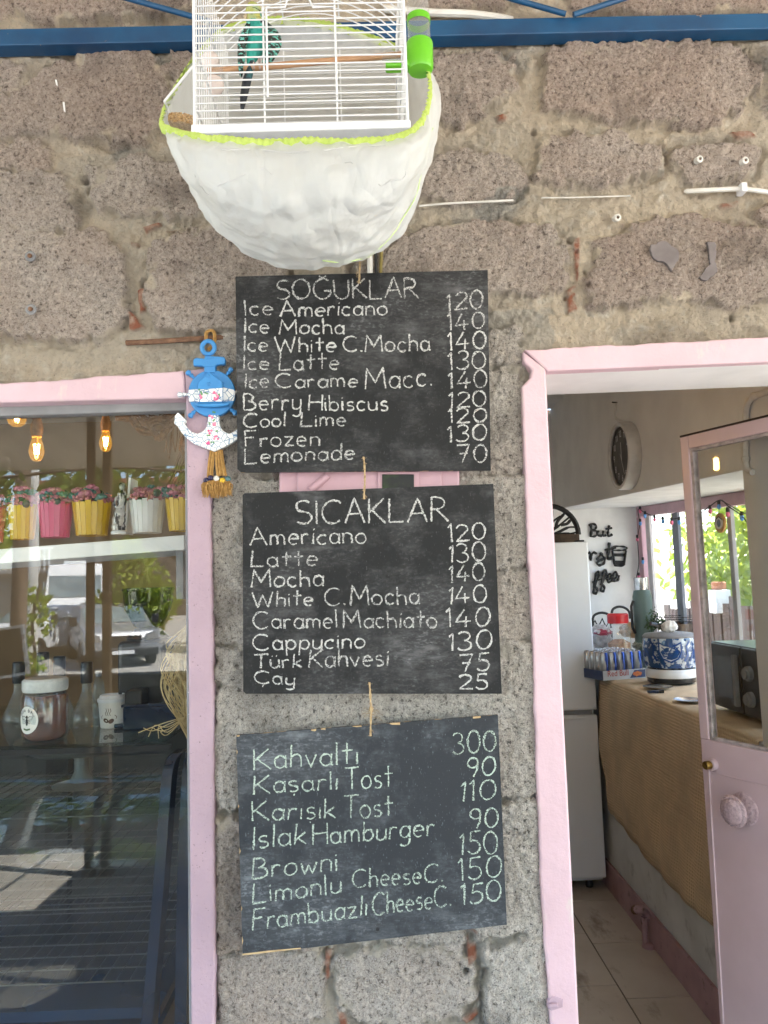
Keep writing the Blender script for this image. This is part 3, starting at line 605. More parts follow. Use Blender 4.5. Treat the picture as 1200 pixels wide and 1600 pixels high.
for i, (pl, lab) in enumerate(((((1018, 385), (1038, 378), (1058, 390), (1060, 404), (1050, 424), (1038, 412), (1022, 404)), 'left grey patch of old glue on the large right stone'), (((1104, 376), (1120, 378), (1116, 408), (1120, 424), (1104, 438), (1094, 434), (1112, 412)), 'right grey patch of old glue on the large right stone'))):
    o = MB().prism([P(x, y, -.0205) for x, y in rough_outline(list(pl), 2.6, i+2, 3, True)], (0, .008, 0)).build('glue_patch', 'glue_patch', None, bevel=.001); tag(o, lab, 'glue patch')
pts = [P(197, 536, -.016), P(240, 534, -.017), P(300, 530, -.017), P(352, 527, -.014)]
o = MB().tube(pts, .0052, 6).build('iron_bar', 'rust', None); tag(o, 'rusty iron bar set in the mortar above the window lintel', 'iron bar')
# pipes and wires that come down behind the cage bag
o = MB().tube(catmull([P(577, 330, -.02), P(578, 400, -.024), P(578, 470, -.022)], 4), .0055, 8).build('conduit', 'cable', None, smooth=True); tag(o, 'short white conduit dropping behind the top chalkboard', 'conduit')
o = MB().tube(catmull([P(588, 330, -.022), P(587, 395, -.026), P(590, 470, -.022)], 4), .003, 8).build('power_cable', 'black', None, smooth=True); tag(o, 'black power cable beside the white conduit above the top board', 'cable')
o = MB().tube(catmull([P(597, 330, -.022), P(596, 395, -.027), P(593, 470, -.022)], 4), .003, 8).build('power_cable', mat('yellowish_cable', (.22, .17, .04), rough=.5), None, smooth=True); tag(o, 'dull yellow cable beside the black one above the top board', 'cable')

# --- pink electric cabinet between the boards
mc = thing('meter_box', P(580, 800, -.02), 'pink metal meter box showing between the top and middle chalkboards', 'meter box')
def pbox(mb, x0, y0, x1, y1, Y0, Y1): return mb.prism([P(x0, y0, Y0), P(x1, y0, Y0), P(x1, y1, Y0), P(x0, y1, Y0)], (0, Y1-Y0, 0))
pbox(MB(), 436, 640, 718, 880, -.026, .03).build('cabinet', 'pinkmetal', mc, bevel=.004)
pbox(MB(), 464, 650, 690, 870, -.030, -.0262).build('door', 'pinkmetal', mc, bevel=.002)
m_ = MB(); m_.tube([P(485, 766, -.031), P(512, 743, -.031)], [.007, .007], 10); m_.build('latch', 'pinkmetal', mc, smooth=True)
m_ = MB(); m_.tube([P(482, 771, -.031), P(503, 753, -.033)], [.002, .002], 8); m_.build('latch_ridge', 'pinkmetal', mc, smooth=True)
pbox(MB(), 590, 736, 655, 860, -.034, -.0302).build('window_frame', 'pinkmetal', mc, bevel=.003)
pbox(MB(), 597, 741, 647, 850, -.0365, -.0342).build('window', mat('dark_green_reflection', (.01, .012, .012), (.03, .055, .012), 26, .5, .7, rough=.6), mc, bevel=.0015)  # green mottling paints a reflection into the dark pane

# ------------------------------------------------------------------ chalkboards
rnd = random.Random(21)
def board(name_lab, corners, Y, off, entries, mboard, mchalk, cut=(), holes=(), stroke=5.0, w=None):
    t = thing('chalkboard', P(*corners[3], Y+.005), name_lab, 'chalkboard', 'chalkboard menus hanging in a column on the stone pillar')
    pts = []
    for i, c in enumerate(corners):
        if i in cut:
            a = corners[i-1]; b = corners[(i+1) % 4]; r = cut[i]
            for q in (a, b):
                L = math.dist(c, q); pts.append((c[0]+(q[0]-c[0])*r/L, c[1]+(q[1]-c[1])*r/L))
        else: pts.append(c)
    th = .007
    mb = MB(); n = len(pts); f = [P(x, y, Y) for x, y in pts]; bk = [p+Vector((0, th, 0)) for p in f]
    mb.add(f, [tuple(range(n))]); mb.add(bk, [tuple(range(n))[::-1]]); mb.cur = 1
    for i in range(n): mb.add([f[i], f[(i+1) % n], bk[(i+1) % n], bk[i]], [(3, 2, 1, 0)])
    o = mb.build('panel', [mboard, 'edge'], t)
    pl = lambda x, y: P(off[0]+x*.36667, off[1]+y*.36667, Y-.0006)
    for text, x0, y0, x1, y1, H in entries:
        mbt = MB(); big = H > 92
        write(mbt, text, x0, y0, x1, y1, H, stroke*1.45*(1.08 if big else 1), pl, rnd, rough=.42, jit=.03, step=5)
        mbt.build('price' if text.isdigit() else 'chalk_lettering', mchalk+str(rnd.choice((0, 0, 1, 2))), t)
    for x, y, r in holes: MB().lathe([(r, 0), (r*.2, .0004)], P(x, y, Y-.0004), 12, (0, -1, 0)).build('drilled_hole', 'blackm', t)
    return t
B1 = [("SOĞUKLAR", 195, 158, 800, 152, 84), ("Ice", 62, 226, 182, 224, 64), ("Americano", 212, 232, 668, 222, 68), ("Ice", 60, 300, 165, 300, 64), ("Mocha", 208, 306, 485, 302, 66),
 ("Ice", 58, 380, 160, 378, 64), ("White", 192, 383, 448, 380, 66), ("C.", 482, 382, 562, 380, 66), ("Mocha", 575, 384, 850, 375, 72), ("Ice", 55, 457, 165, 456, 62), ("Latte", 208, 461, 462, 455, 70),
 ("Ice", 62, 536, 165, 533, 64), ("Carame", 195, 536, 542, 530, 62), ("Macc.", 575, 540, 860, 526, 84), ("Berry", 58, 631, 300, 628, 74), ("Hibiscus", 333, 633, 670, 630, 68),
 ("Cool", 55, 703, 232, 698, 60), ("Lime", 300, 700, 492, 696, 62), ("Frozen", 65, 785, 380, 780, 68), ("Lemonade", 62, 858, 530, 838, 68),
 ("120", 922, 208, 1076, 196, 74), ("140", 928, 291, 1084, 279, 72), ("140", 928, 376, 1090, 366, 74), ("130", 930, 461, 1088, 450, 74), ("140", 930, 542, 1095, 530, 72), ("120", 930, 622, 1090, 612, 68),
 ("120", 930, 686, 1092, 680, 60), ("130", 925, 768, 1092, 757, 66), ("70", 970, 854, 1092, 850, 78)]
B2 = [("SICAKLAR", 278, 215, 925, 203, 102), ("Americano", 85, 306, 578, 296, 78), ("Latte", 88, 396, 370, 392, 72), ("Mocha", 90, 486, 395, 478, 74), ("White", 95, 570, 352, 562, 66), ("C.", 402, 564, 490, 560, 78),
 ("Mocha", 512, 562, 805, 556, 80), ("Caramel", 98, 662, 455, 656, 74), ("Machiato", 482, 660, 880, 655, 76), ("Cappucino", 98, 752, 572, 742, 70), ("Türk", 102, 831, 302, 825, 62), ("Kahvesi", 335, 826, 672, 818, 76), ("Çay", 103, 895, 272, 900, 56),
 ("120", 930, 291, 1088, 280, 74), ("130", 930, 379, 1090, 370, 76), ("140", 932, 465, 1085, 456, 74), ("140", 928, 557, 1092, 550, 74), ("140", 922, 656, 1104, 650, 80), ("130", 930, 756, 1112, 748, 78), ("75", 980, 846, 1105, 840, 74), ("25", 975, 919, 1098, 920, 62)]
B3 = [("Kahvaltı", 102, 280, 542, 255, 92), ("Kaşarlı", 100, 384, 455, 362, 82), ("Tost", 492, 364, 690, 355, 92), ("Karışık", 95, 500, 445, 486, 84), ("Tost", 485, 489, 692, 476, 92), ("Islak", 95, 620, 320, 596, 92),
 ("Hamburger", 352, 600, 868, 560, 86), ("Browni", 95, 747, 455, 710, 90), ("Limonlu", 95, 849, 470, 806, 84), ("CheeseC.", 520, 786, 905, 754, 80), ("Frambuazlı", 95, 964, 580, 902, 86), ("CheeseC.", 605, 904, 940, 858, 90),
 ("300", 950, 216, 1132, 202, 90), ("90", 1010, 312, 1128, 302, 80), ("110", 978, 416, 1130, 406, 82), ("90", 1025, 530, 1140, 522, 86), ("150", 975, 642, 1140, 636, 92), ("150", 975, 754, 1155, 736, 92), ("150", 982, 857, 1155, 833, 88)]
YB = -.052
board('black chalkboard headed SOĞUKLAR listing iced drinks, topmost of the three', [(368, 432), (762, 422), (767, 735), (371, 738)], YB, (360, 410), B1, 'boardA', 'chalk', {3: 5}, [(561, 443, .003), (567, 715, .003)], 4.6)
board('black chalkboard headed SICAKLAR listing hot drinks, middle of the three', [(379, 771), (771, 756), (784, 1084), (380, 1084)], YB, (360, 740), B2, 'boardA', 'chalk', {0: 3, 3: 4}, [(570, 779, .003), (577, 1066, .003)], 4.6)
t3 = board('slate grey chalkboard listing breakfast and toast prices, lowest and tilted', [(369, 1149), (778, 1117), (792, 1445), (379, 1493)], YB-.004, (360, 1100), B3, 'boardC', 'chalkg', {}, [(580, 1149, .0032), (590, 1452, .0032)], 4.6)
cr = random.Random(4); mat('bare_wood', (.55, .40, .22), (.42, .28, .14), 60, rough=.8)
def chip(pts): MB().prism(pts, (0, .0007, 0)).build('chipped_edge', 'bare_wood', t3)
for x, y, l in ((558, 1135, 14), (490, 1140, 8), (505, 1139, 7), (617, 1130, 16), (745, 1121, 12), (372, 1153, 5)):
    yy = 1149+(x-369)*(1117-1149)/409; q = [(x-l/2, yy+.2), (x+l/2, yy-.2-l*.04)]+[(x+l/2-l*k/4, yy+cr.uniform(1.2, 3.2)) for k in range(5)]
    chip([P(a, b, YB-.0048) for a, b in q])
for y, l in ((1175, 8), (1260, 6), (1330, 10), (1420, 9), (1470, 14)):
    x0 = 369+(y-1149)*10/344; chip([P(x0, y-l/2, YB-.0048), P(x0+1.6, y, YB-.0048), P(x0, y+l/2, YB-.0048)])
x0 = 379
chip([P(379, 1493, YB-.0048), P(379, 1490.5, YB-.0048), P(420, 1485.5, YB-.0048), P(470, 1481, YB-.0048), P(470, 1482.5, YB-.0048)])
def twine(pts, lab, fray=None):
    w = MB(); p = catmull(pts, 5); 
    for s in (0, math.pi): 
        q = []
        for i, v in enumerate(p): q.append(v+Vector((math.cos(i*.9+s), .3*math.sin(i*.9+s), 0))*.0010+Vector((.0012*math.sin(i*.35), 0, 0)))
        w.tube(q, .0011, 5)
    if fray:
        r_ = random.Random(9)
        for i in range(26):
            c = P(fray[0]+r_.uniform(-2, 2), fray[1]+r_.uniform(-4, 10), YB-.008); d = Vector((r_.uniform(-.016, .022), r_.uniform(-.01, .004), r_.uniform(-.006, .006)))
            w.tube([c, c+d*.6+Vector((0, 0, .003)), c+d], .0003, 3)
        w.ball(P(fray[0], fray[1]-4, YB-.008), .0042, 8, (1, 1, 1.4))
    r_ = random.Random(17)
    for i in range(30):
        v = r_.choice(p); d = Vector((r_.uniform(-.006, .006), r_.uniform(-.004, .001), r_.uniform(-.005, .005))); w.tube([v, v+d*.6, v+d+Vector((0, 0, -.001))], .00025, 3)
    o = w.build('twine', 'twine', None, smooth=True); return tag(o, lab, 'string')
twine([P(562, 400, -.03), P(561, 425, YB-.004), P(561, 443, YB-.002)], 'short jute string hanging the top chalkboard under the cage bag')
twine([P(568, 714, YB-.002), P(569, 738, YB-.007), P(570, 760, YB-.007), P(570, 780, YB-.002)], 'jute string joining the top and middle chalkboards')
twine([P(577, 1066, YB-.002), P(578, 1095, YB-.009), P(580, 1120, YB-.012), P(580, 1150, YB-.005)], 'frayed jute string joining the middle and lowest chalkboards', (580, 1112))

# ------------------------------------------------------------------ anchor ornament (coordinates of an enlarged view, .1874 px each)
an = thing('anchor_ornament', P(332, 705, -.03), 'blue and white wooden anchor ornament with ship wheel and painted roses', 'ornament')
ab = mat('sky_blue_paint', (.045, .25, .56), (.04, .21, .50), 20, rough=.45); M['ab'] = ab
cw, nt_, N_, L_, b_ = newmat('crackled_white')
v_ = noisen(nt_, 95, kind='vor'); L_.new(mixc(nt_, ramp(nt_, v_, .02, .06), (.10, .22, .38), (.82, .82, .80)), b_.inputs['Base Color']); b_.inputs['Roughness'].default_value = .6
M['cw'] = cw
M['rose'] = mat('rose_pink', (.72, .09, .26), (.80, .35, .46), 120, rough=.6); M['rleaf'] = mat('painted_leaf', (.09, .26, .10), (.2, .36, .17), 120, rough=.6)
A = lambda x, y, Y: P(250+x*.1874, 500+y*.1874, Y)
def aprism(pts, Y, d, nm, m, bv=.0015): return MB().prism([A(x, y, Y) for x, y in pts], (0, d, 0)).build(nm, m, an, bevel=bv)
aprism([(370, 300), (460, 300), (462, 440), (366, 440)], -.036, .012, 'stem', 'ab')
aprism([(274, 330), (300, 312), (395, 322), (470, 300), (535, 306), (545, 330), (540, 368), (470, 372), (460, 390), (370, 392), (350, 382), (276, 380)], -.037, .012, 'crossbar', 'ab', .002)
MB().tube([A(402+52*math.cos(t), 230+54*math.sin(t), -.033) for t in [i*math.pi/14 for i in range(28)]], .0044, 8, closed=True).build('ring', 'ab', an, smooth=True)
wh = MB(); cc = (430, 610); 
aprism([(cc[0]+196*math.cos(t), cc[1]+196*math.sin(t)) for t in [i*math.pi/30 for i in range(60)]], -.034, .012, 'wheel', 'ab', .002)
for (hx, hy), mm in (((235, 440), 'ab'), ((592, 414), 'ab'), ((165, 624), 'cw'), ((255, 798), 'ab'), ((628, 775), 'ab'), ((694, 600), 'cw')):
    d = Vector((hx-cc[0], hy-cc[1])).normalized(); h_ = MB()
    q = [(cc[0]+d.x*r_, cc[1]+d.y*r_) for r_ in (185, 205, 222, 232, 250)]
    L = math.dist((hx, hy), cc); q = [(cc[0]+d.x*r_, cc[1]+d.y*r_) for r_ in (180, L-46, L-34, L-22, L-8, L+10, L+20)]
    h_.tube([A(x, y, -.029) for x, y in q], [.0027, .0030, .0046, .0032, .0052, .0052, .002], 8); h_.build('handle', mm, an, smooth=True)
aprism([(238, 582), (320, 574), (520, 560), (620, 582), (628, 606), (616, 672), (540, 680), (330, 684), (244, 684), (236, 640)], -.0352, .002, 'painted_band', 'cw', .0006)
aprism([(315, 524), (402, 428), (522, 514), (520, 524), (520, 692), (315, 692)], -.043, .0088, 'pocket', 'ab', .002)
aprism([(315, 580), (520, 566), (520, 678), (315, 682)], -.0445, .0014, 'pocket_band', 'cw', .0005)
aprism([(284, 694), (578, 690), (560, 712), (470, 722), (380, 722), (300, 714)], -.048, .014, 'pocket_ledge', 'ab', .002)
m_ = MB()
for x, y in ((402, 466), (408, 532)): m_.lathe([(.0032, 0), (.0034, .001), (.0018, .0025), (.0003, .0028)], A(x, y, -.0428), 10, (0, -1, 0))
m_.build('rivet', 'ab', an, smooth=True)
armL = [(400, 790), (396, 850), (388, 890), (360, 925), (312, 948), (262, 932), (228, 900), (196, 856), (212, 852), (212, 830), (148, 768), (122, 800), (116, 866), (140, 876), (172, 930), (214, 980), (280, 1030), (360, 1062), (452, 1096)]
armR = [(2*444-x, y-(8 if x < 300 else 0)) for x, y in armL[:-1]][::-1]
aprism(armL+armR, -.035, .011, 'flukes', 'cw', .002)
rr = random.Random(5)
def flower(x, y, s, Y):
    fl = MB()
    for k in range(4): fl.lathe([(.0021*s, 0), (.0016*s, .0006), (.0002, .0009)], A(x+rr.uniform(-13, 13)*s, y+rr.uniform(-13, 13)*s, Y), 8, (0, -1, 0))
    fl.build('painted_rose', 'rose', an)
def pleaf(x, y, s, Y):
    lf = MB()
    for k in range(2): lf.lathe([(.0017*s, 0), (.0012*s, .0004), (.0002, .0006)], A(x+rr.uniform(-12, 12)*s, y+rr.uniform(-10, 10)*s, Y), 7, (0, -1, 0))
    lf.build('painted_leaf', 'rleaf', an)
for x, y in ((428, 800), (446, 872), (420, 932), (468, 980), (403, 1015)): flower(x, y, 1.15, -.0352)
for x, y in ((446, 774), (420, 866), (458, 836), (404, 962), (464, 936), (440, 1012)): pleaf(x, y, 1.1, -.0352)
for x, y in ((348, 640), (456, 602), (466, 652), (484, 640)): flower(x, y, 1, -.0462)
for x, y in ((336, 590), (380, 612), (346, 612), (505, 620)): pleaf(x, y, 1.1, -.0462)
def rope(mb, pts, r, strands=3, tw=900, n=6):
    p = catmull(pts, 10); L = 0
    for s in range(strands):
        q = []; L = 0
        for i, v in enumerate(p):
            if i: L += (v-p[i-1]).length
            t = (p[min(i+1, len(p)-1)]-p[max(i-1, 0)]).normalized(); u = t.orthogonal().normalized(); w = t.cross(u); a = L*tw/ (r*1000)+s*2*math.pi/strands
            q.append(v+(u*math.cos(a)+w*math.sin(a))*r*.5)
        mb.tube(q, r*.58, n)
m_ = MB()
for x0, x1, y1 in ((432, 405, 1310), (452, 428, 1300), (474, 486, 1305), (492, 512, 1300), (508, 545, 1300)): rope(m_, [A(x0, 1080, -.026), A((x0+x1)/2-4, 1190, -.028), A(x1, y1, -.028)], .0034, 2, 6)
m_.build('tassel_rope', 'jute', an, smooth=True)
m_ = MB(); rope(m_, [A(388, 190, -.026), A(384, 120, -.024), A(405, 92, -.023), A(440, 92, -.023), A(456, 130, -.024), A(448, 200, -.026), A(402, 250, -.030)], .0034, 2, 6); m_.build('hanging_loop', 'jute', an, smooth=True)
for x, y, c, nm in ((385, 1338, (.015, .015, .06), 'navy'), (424, 1318, (.02, .015, .06), 'dark_blue'), (470, 1322, (.75, .73, .68), 'cream'), (521, 1340, (.72, .48, .03), 'yellow'), (566, 1326, (.08, .17, .18), 'teal')):
    MB().ball(A(x, y, -.034), .0056, 14).build('bead', mat('bead_'+nm, c, rough=.25), an, smooth='all')
m_ = MB(); r_ = random.Random(8)
for i in range(420):
    x = r_.uniform(375, 575); b = A(x, 1340, -.030+r_.uniform(-.006, .006)); sp = (x-475)*.12
    e = A(x+sp+r_.uniform(-22, 22), 1420+r_.uniform(-20, 70)-abs(x-475)*.1, -.032+r_.uniform(-.012, .008)); mid_ = (b+e)/2+Vector((r_.uniform(-.005, .005), r_.uniform(-.006, .004), .003))
    m_.tube([b, mid_, e], [.0011, .0010, .0004], 4)
m_.build('frayed_tassel', 'jute', an)
# ------------------------------------------------------------------ bird cage
FY, BY = -.40, -.135                       # front and back planes
fl_, fr_ = P(304, 198, FY), P(637, 190, FY)
cx0, cx1, cz0 = fl_.x, fr_.x, (fl_.z+fr_.z)/2
cz1 = cz0+.31
cage = thing('bird_cage', ((cx0+cx1)/2, (FY+BY)/2, cz0-.02), 'white wire bird cage hanging from the porch in front of the blue beam', 'bird cage')
tl, trr = P(300, 207, FY), P(640, 195, FY)
MB().hexa([(cx0-.004, FY-.006, cz0-.014), (cx1+.004, FY-.006, cz0-.012), (cx1+.004, BY+.004, cz0-.012), (cx0-.004, BY+.004, cz0-.014),
           (cx0-.004, FY-.006, cz0), (cx1+.004, FY-.006, cz0), (cx1+.004, BY+.004, cz0), (cx0-.004, BY+.004, cz0)]).build('tray', mat('white_cage_plastic', (.72, .73, .76), rough=.35), cage, bevel=.002)
def hw(mb, z, y): mb.tube([(cx0, y, z), (cx1, y, z)], .00115, 6)
H = cz1-cz0; nW = 27; pitch = H/nW
dx0, dx1 = P(414, 60, FY).x, P(521, 60, FY).x
mb = MB()
for i in range(1, nW+1): hw(mb, cz0+i*pitch, FY)
vx = [P(412, 100, FY).x, P(525, 100, FY).x]
for x in (cx0, cx1): mb.tube([(x, FY, cz0-.002), (x, FY, cz1)], .0022, 8)
for x in vx: mb.tube([(x, FY+.0022, cz0), (x, FY+.0022, cz1)], .0015, 6)
mb.build('front_grille', 'wire', cage, smooth=True)
mb = MB()
for i in range(1, nW+1): hw(mb, cz0+i*pitch, BY)
for x in np.linspace(cx0, cx1, 4): mb.tube([(x, BY-.002, cz0), (x, BY-.002, cz1)], .0013, 6)
mb.build('back_grille', 'wire', cage, smooth=True)
for x, s in ((cx0, 1), (cx1, -1)):
    mb = MB()
    for y in np.linspace(FY, BY, 17)[1:]: mb.tube([(x, y, cz0), (x, y, cz1)], .00105, 6)
    for z in (.03, .12, .22): mb.tube([(x+s*.002, FY, cz0+z), (x+s*.002, BY, cz0+z)], .0014, 6)
    mb.build('side_grille', 'wire', cage, smooth=True)
mb = MB()
for i in range(15):
    y = FY+(BY-FY)*i/14; mb.tube([(cx0+(cx1-cx0)*k/12, y, cz1+.07*math.sin(math.pi*k/12)**.8) for k in range(13)], .00115, 6)
for k in (4, 8): mb.tube([(cx0+(cx1-cx0)*k/12, FY, cz1+.07*math.sin(math.pi*k/12)**.8+.002), (cx0+(cx1-cx0)*k/12, BY, cz1+.07*math.sin(math.pi*k/12)**.8+.002)], .0014, 6)
mb.build('roof_grille', 'wire', cage, smooth=True)
mb = MB(); zt = P(414, 16, FY).z; zb = P(414, 155, FY).z; xa_ = P(416, 16, FY-.004).x; xb_ = P(523, 16, FY-.004).x
xm = (xa_+xb_)/2
mb.tube([(xa_, FY-.004, zb), (xa_, FY-.004, zt), (xm-.022, FY-.004, zt+.001), (xm-.018, FY-.004, zt+.016), (xm-.006, FY-.004, zt+.05), (xm+.006, FY-.004, zt+.05), (xm+.012, FY-.004, zt+.014), (xm+.018, FY-.004, zt), (xb_, FY-.004, zt), (xb_, FY-.004, zb)], .0016, 8)
mb.build('door', 'wire', cage, smooth=True)
mb = MB(); mb.tube([(cx0+.155, FY+.1, cz1+.05), (cx0+.155, FY+.1, cz1+.12), (cx0+.155, FY+.13, cz1+.30)], .002, 8); mb.build('hanging_hook', 'wire', cage, smooth=True)
for z in (cz0+.22,): MB().tube([(cx0-.003, FY-.001, z-.012), (cx0-.004, FY-.003, z), (cx0-.002, FY-.001, z+.004)], .0018, 6).build('side_clip', 'wire', cage, smooth=True); MB().tube([(cx1+.003, FY-.001, z-.012), (cx1+.004, FY-.003, z), (cx1+.002, FY-.001, z+.004)], .0018, 6).build('side_clip', 'wire', cage, smooth=True)
o = MB().prism([(cx0+.004, FY+.01, cz0+.0015), (cx1-.004, FY+.01, cz0+.0015), (cx1-.004, BY-.005, cz0+.0015), (cx0+.004, BY-.005, cz0+.0015)], (0, 0, .002)).build('tray_floor', mat('paper_liner', (.55, .5, .42), rough=.9), cage)
pa, pb = P(325, 112, -.27), P(655, 83, -.30)
o = MB().tube([pa, pa*.5+pb*.5, pb], [.0055, .0052, .0050], 10).build('perch', 'dowel', cage, smooth=True)
m_ = MB(); m_.ball(pa+Vector((.004, 0, .018)), .016, 12, (.95, .8, 1)); m_.ball(pa+Vector((.009, 0, -.024)), .017, 12, (1, .8, 1)); 
m_.build('cuttlebone', mat('cuttlebone', (.72, .63, .60), (.6, .52, .5), 40, rough=.9), cage, smooth='all')
m_ = MB(); m_.lathe([(.011, -.012), (.013, 0), (.010, .012)], pa+Vector((.014, 0, -.002)), 10, (1, 0, .1)); m_.build('perch_wrap', 'clear', cage, smooth=True)
pw = P(612, 88, -.293); m_ = MB(); m_.lathe([(.006, -.016), (.010, -.006), (.011, .006), (.006, .016)], pw, 10, (1, 0, .1)); m_.build('perch_wrap', 'clear', cage, smooth=True)

# --- budgie
bd = thing('budgie', P(398, 112, -.27), 'teal green budgie seen from behind on the perch in the cage', 'bird')
bp = lambda x, y, d=0: P(240+x*.4, y*.4, -.272-d)
q = catmull([bp(398, 34, -.004), bp(392, 52, -.004), bp(392, 78), bp(400, 110), bp(404, 150), bp(396, 190), bp(384, 225, .002), bp(374, 258, .003)], 4)
rr_ = catmull([(.005, 0, 0), (.0125, 0, 0), (.0125, 0, 0), (.0155, 0, 0), (.0165, 0, 0), (.0145, 0, 0), (.009, 0, 0), (.004, 0, 0)], 4)
teal = mat('teal_feathers', (.02, .26, .22), (.03, .36, .30), 60, rough=.7, bump=.4, bscale=200)
MB().tube(q, [v.x for v in rr_], 16).build('body', teal, bd, smooth='all')
bar = mat('barred_feathers', (.02, .022, .02), (.12, .42, .36), 190, .52, .56, rough=.7, stretch=(.7, 1, 1.4)); 
m_ = MB(); m_.tube(catmull([bp(396, 30, .002), bp(388, 48, .004), bp(390, 72, .003), bp(402, 96, .002)], 4), [.003]+[.0122]*11+[.0130], 14)
m_.build('head', mat('yellow_barred_feathers', (.42, .42, .10), (.30, .40, .22), 70, rough=.7, spots=(.03, .03, .02), sscale=130, slo=.55, shi=.58, sstretch=(.3, .3, 2.2)), bd, smooth='all')
m_ = MB(); m_.ball(bp(366, 52, .012), .0016, 8); m_.build('eye', 'black', bd, smooth='all')
m_ = MB(); m_.tube([bp(362, 62, .008), bp(357, 68, .010), bp(359, 75, .010)], [.004, .003, .0008], 8); m_.build('beak', mat('beak', (.5, .4, .25), rough=.4), bd, smooth=True)
def blade(pts, w, th, nm, m):
    p = catmull(pts, 5); n = len(p); rows = []
    for i, v in enumerate(p):
        t = i/(n-1); ww = w*(math.sin(math.pi*min(1, .18+t*.82))**.7)+.0006; rows.append([v+Vector((-ww, .003, 0)), v+Vector((-ww*.5, -th*.7, 0)), v+Vector((0, -th, 0)), v+Vector((ww*.5, -th*.7, 0)), v+Vector((ww, .003, 0))])
    return MB().grid(rows).build(nm, m, bd, smooth='all')
blade([bp(430, 88, .014), bp(462, 130, .016), bp(466, 180, .014), bp(445, 232, .010), bp(432, 262, .006)], .0125, .006, 'wing', bar)
blade([bp(372, 92, .012), bp(348, 150, .014), bp(342, 220, .012), bp(340, 300, .006)], .0068, .005, 'wing', bar)
blade([bp(385, 240, .006), bp(366, 300, .006), bp(352, 370, .005), bp(344, 432, .004)], .0068, .004, 'tail', mat('tail_feathers', (.015, .02, .03), (.03, .22, .24), 30, .55, .7, rough=.6))
m_ = MB()
for x in (388, 412): m_.tube([bp(x, 232, .004), bp(x+2, 254, .008), bp(x+4, 268, .012), bp(x+3, 276, .004)], [.0024, .002, .002, .001], 6)
m_.build('foot', mat('bird_foot', (.4, .3, .28), rough=.7), bd, smooth=True)

# --- lime green feeder on the right side
fd = thing('water_feeder', P(656, 112, -.30), 'clear tube water feeder with green cup on the cage right side', 'feeder')
c0 = P(657, 112, -.30); s_ = S(-.30)
def fl2(r, h): return (r*s_, h*s_)
MB().lathe([fl2(8, 0), fl2(19.5, 1), fl2(21.5, 5), fl2(22.5, 46), fl2(22, 49), fl2(20, 48)], c0, 28).build('cup', 'limeplastic', fd, smooth=True)
MB().lathe([fl2(19, 47), fl2(18.5, 100), fl2(17, 160), fl2(6, 168)], c0, 28, caps=False).build('tube', 'clear', fd, smooth=True)
MB().lathe([fl2(18, 48), fl2(17.6, 82)], c0, 24).build('water', thin_glass('water', 1.33, (.88, .92, .92)), fd, smooth=True)
MB().lathe([fl2(19.6, 84), fl2(19.8, 90), fl2(19.4, 96), fl2(19.4, 90)], c0, 28, caps=False).build('band', 'limeplastic', fd, smooth=True)
MB().box((c0.x-.055, c0.y-.010, c0.z+.004), (c0.x-.014, c0.y+.010, c0.z+.014)).build('spout_arm', 'limeplastic', fd, bevel=.003)

# --- seed tray at the left, clipped outside the cage
st_ = thing('seed_tray', P(280, 190, -.33), 'clear plastic seed hopper with white wire rim on the cage left side', 'seed tray')
SL = lambda x, y, Y: P(x, y, Y)
a1, a2, b1, b2 = SL(257, 158, -.30), SL(301, 104, -.30), SL(263, 190, -.30), SL(302, 196, -.30)
dy_ = Vector((0, .10, 0))
mb = MB(); mb.add([a1, a2, b2, b1, a1+dy_, a2+dy_, b2+dy_, b1+dy_], [(0, 1, 2, 3), (4, 7, 6, 5), (0, 3, 7, 4), (3, 2, 6, 7)]); mb.build('hopper', 'clear', st_)
MB().tube([a2, a1, a1+dy_, a2+dy_], .0021, 8).build('rim_wire', 'wire', st_, smooth=True)
mb = MB(); r_ = random.Random(2); base = [(262, 188), (302, 195), (303, 184), (292, 181), (280, 177), (268, 176), (262, 180)]
mb.prism([P(x, y, -.298) for x, y in base], (0, .09, 0))
for i in range(260):
    x = r_.uniform(264, 302); mb.ball(P(x, 178+max(0, x-285)*.3+r_.uniform(-1.5, 12), -.299+r_.uniform(-.001, .002)), .0016, 5, (1.2, 1, .9))
mb.build('seed_heap', 'seed', st_)

# ------------------------------------------------------------------ seed catcher skirt, a thin white bag with lime elastic
sk_ = thing('seed_catcher', P(490, 420, -.26), 'white translucent seed catcher bag with lime elastic rim under the cage', 'bag')
rim = [P(257, 174, -.30), P(302, 214, -.408), P(470, 222, -.414), P(642, 207, -.408), P(668, 112, -.29), P(622, 74, -.125), P(480, 34, -.118), P(348, 48, -.125)]
r1 = [P(262, 205, -.29), P(300, 236, -.43), P(470, 250, -.445), P(648, 232, -.43), P(684, 160, -.27), P(650, 140, -.125), P(480, 150, -.11), P(318, 130, -.125)]
r2 = [P(290, 262, -.275), P(330, 310, -.41), P(475, 318, -.44), P(622, 300, -.40), P(672, 232, -.26), P(650, 230, -.14), P(480, 250, -.12), P(318, 230, -.14)]
r3 = [P(318, 328, -.265), P(372, 372, -.35), P(485, 384, -.375), P(592, 366, -.35), P(654, 296, -.25), P(632, 300, -.17), P(490, 330, -.15), P(352, 310, -.17)]
r4 = [P(368, 384, -.255), P(425, 406, -.295), P(492, 415, -.305), P(560, 404, -.29), P(636, 352, -.245), P(600, 360, -.20), P(490, 380, -.195), P(410, 372, -.20)]
r5 = [P(430, 410, -.25), P(460, 418, -.262), P(495, 422, -.266), P(540, 416, -.262), P(602, 388, -.245), P(560, 395, -.232), P(495, 402, -.23), P(455, 404, -.235)]
rings = [catmull(r, 22, True) for r in (rim, r1, r2, r3, r4, r5)]
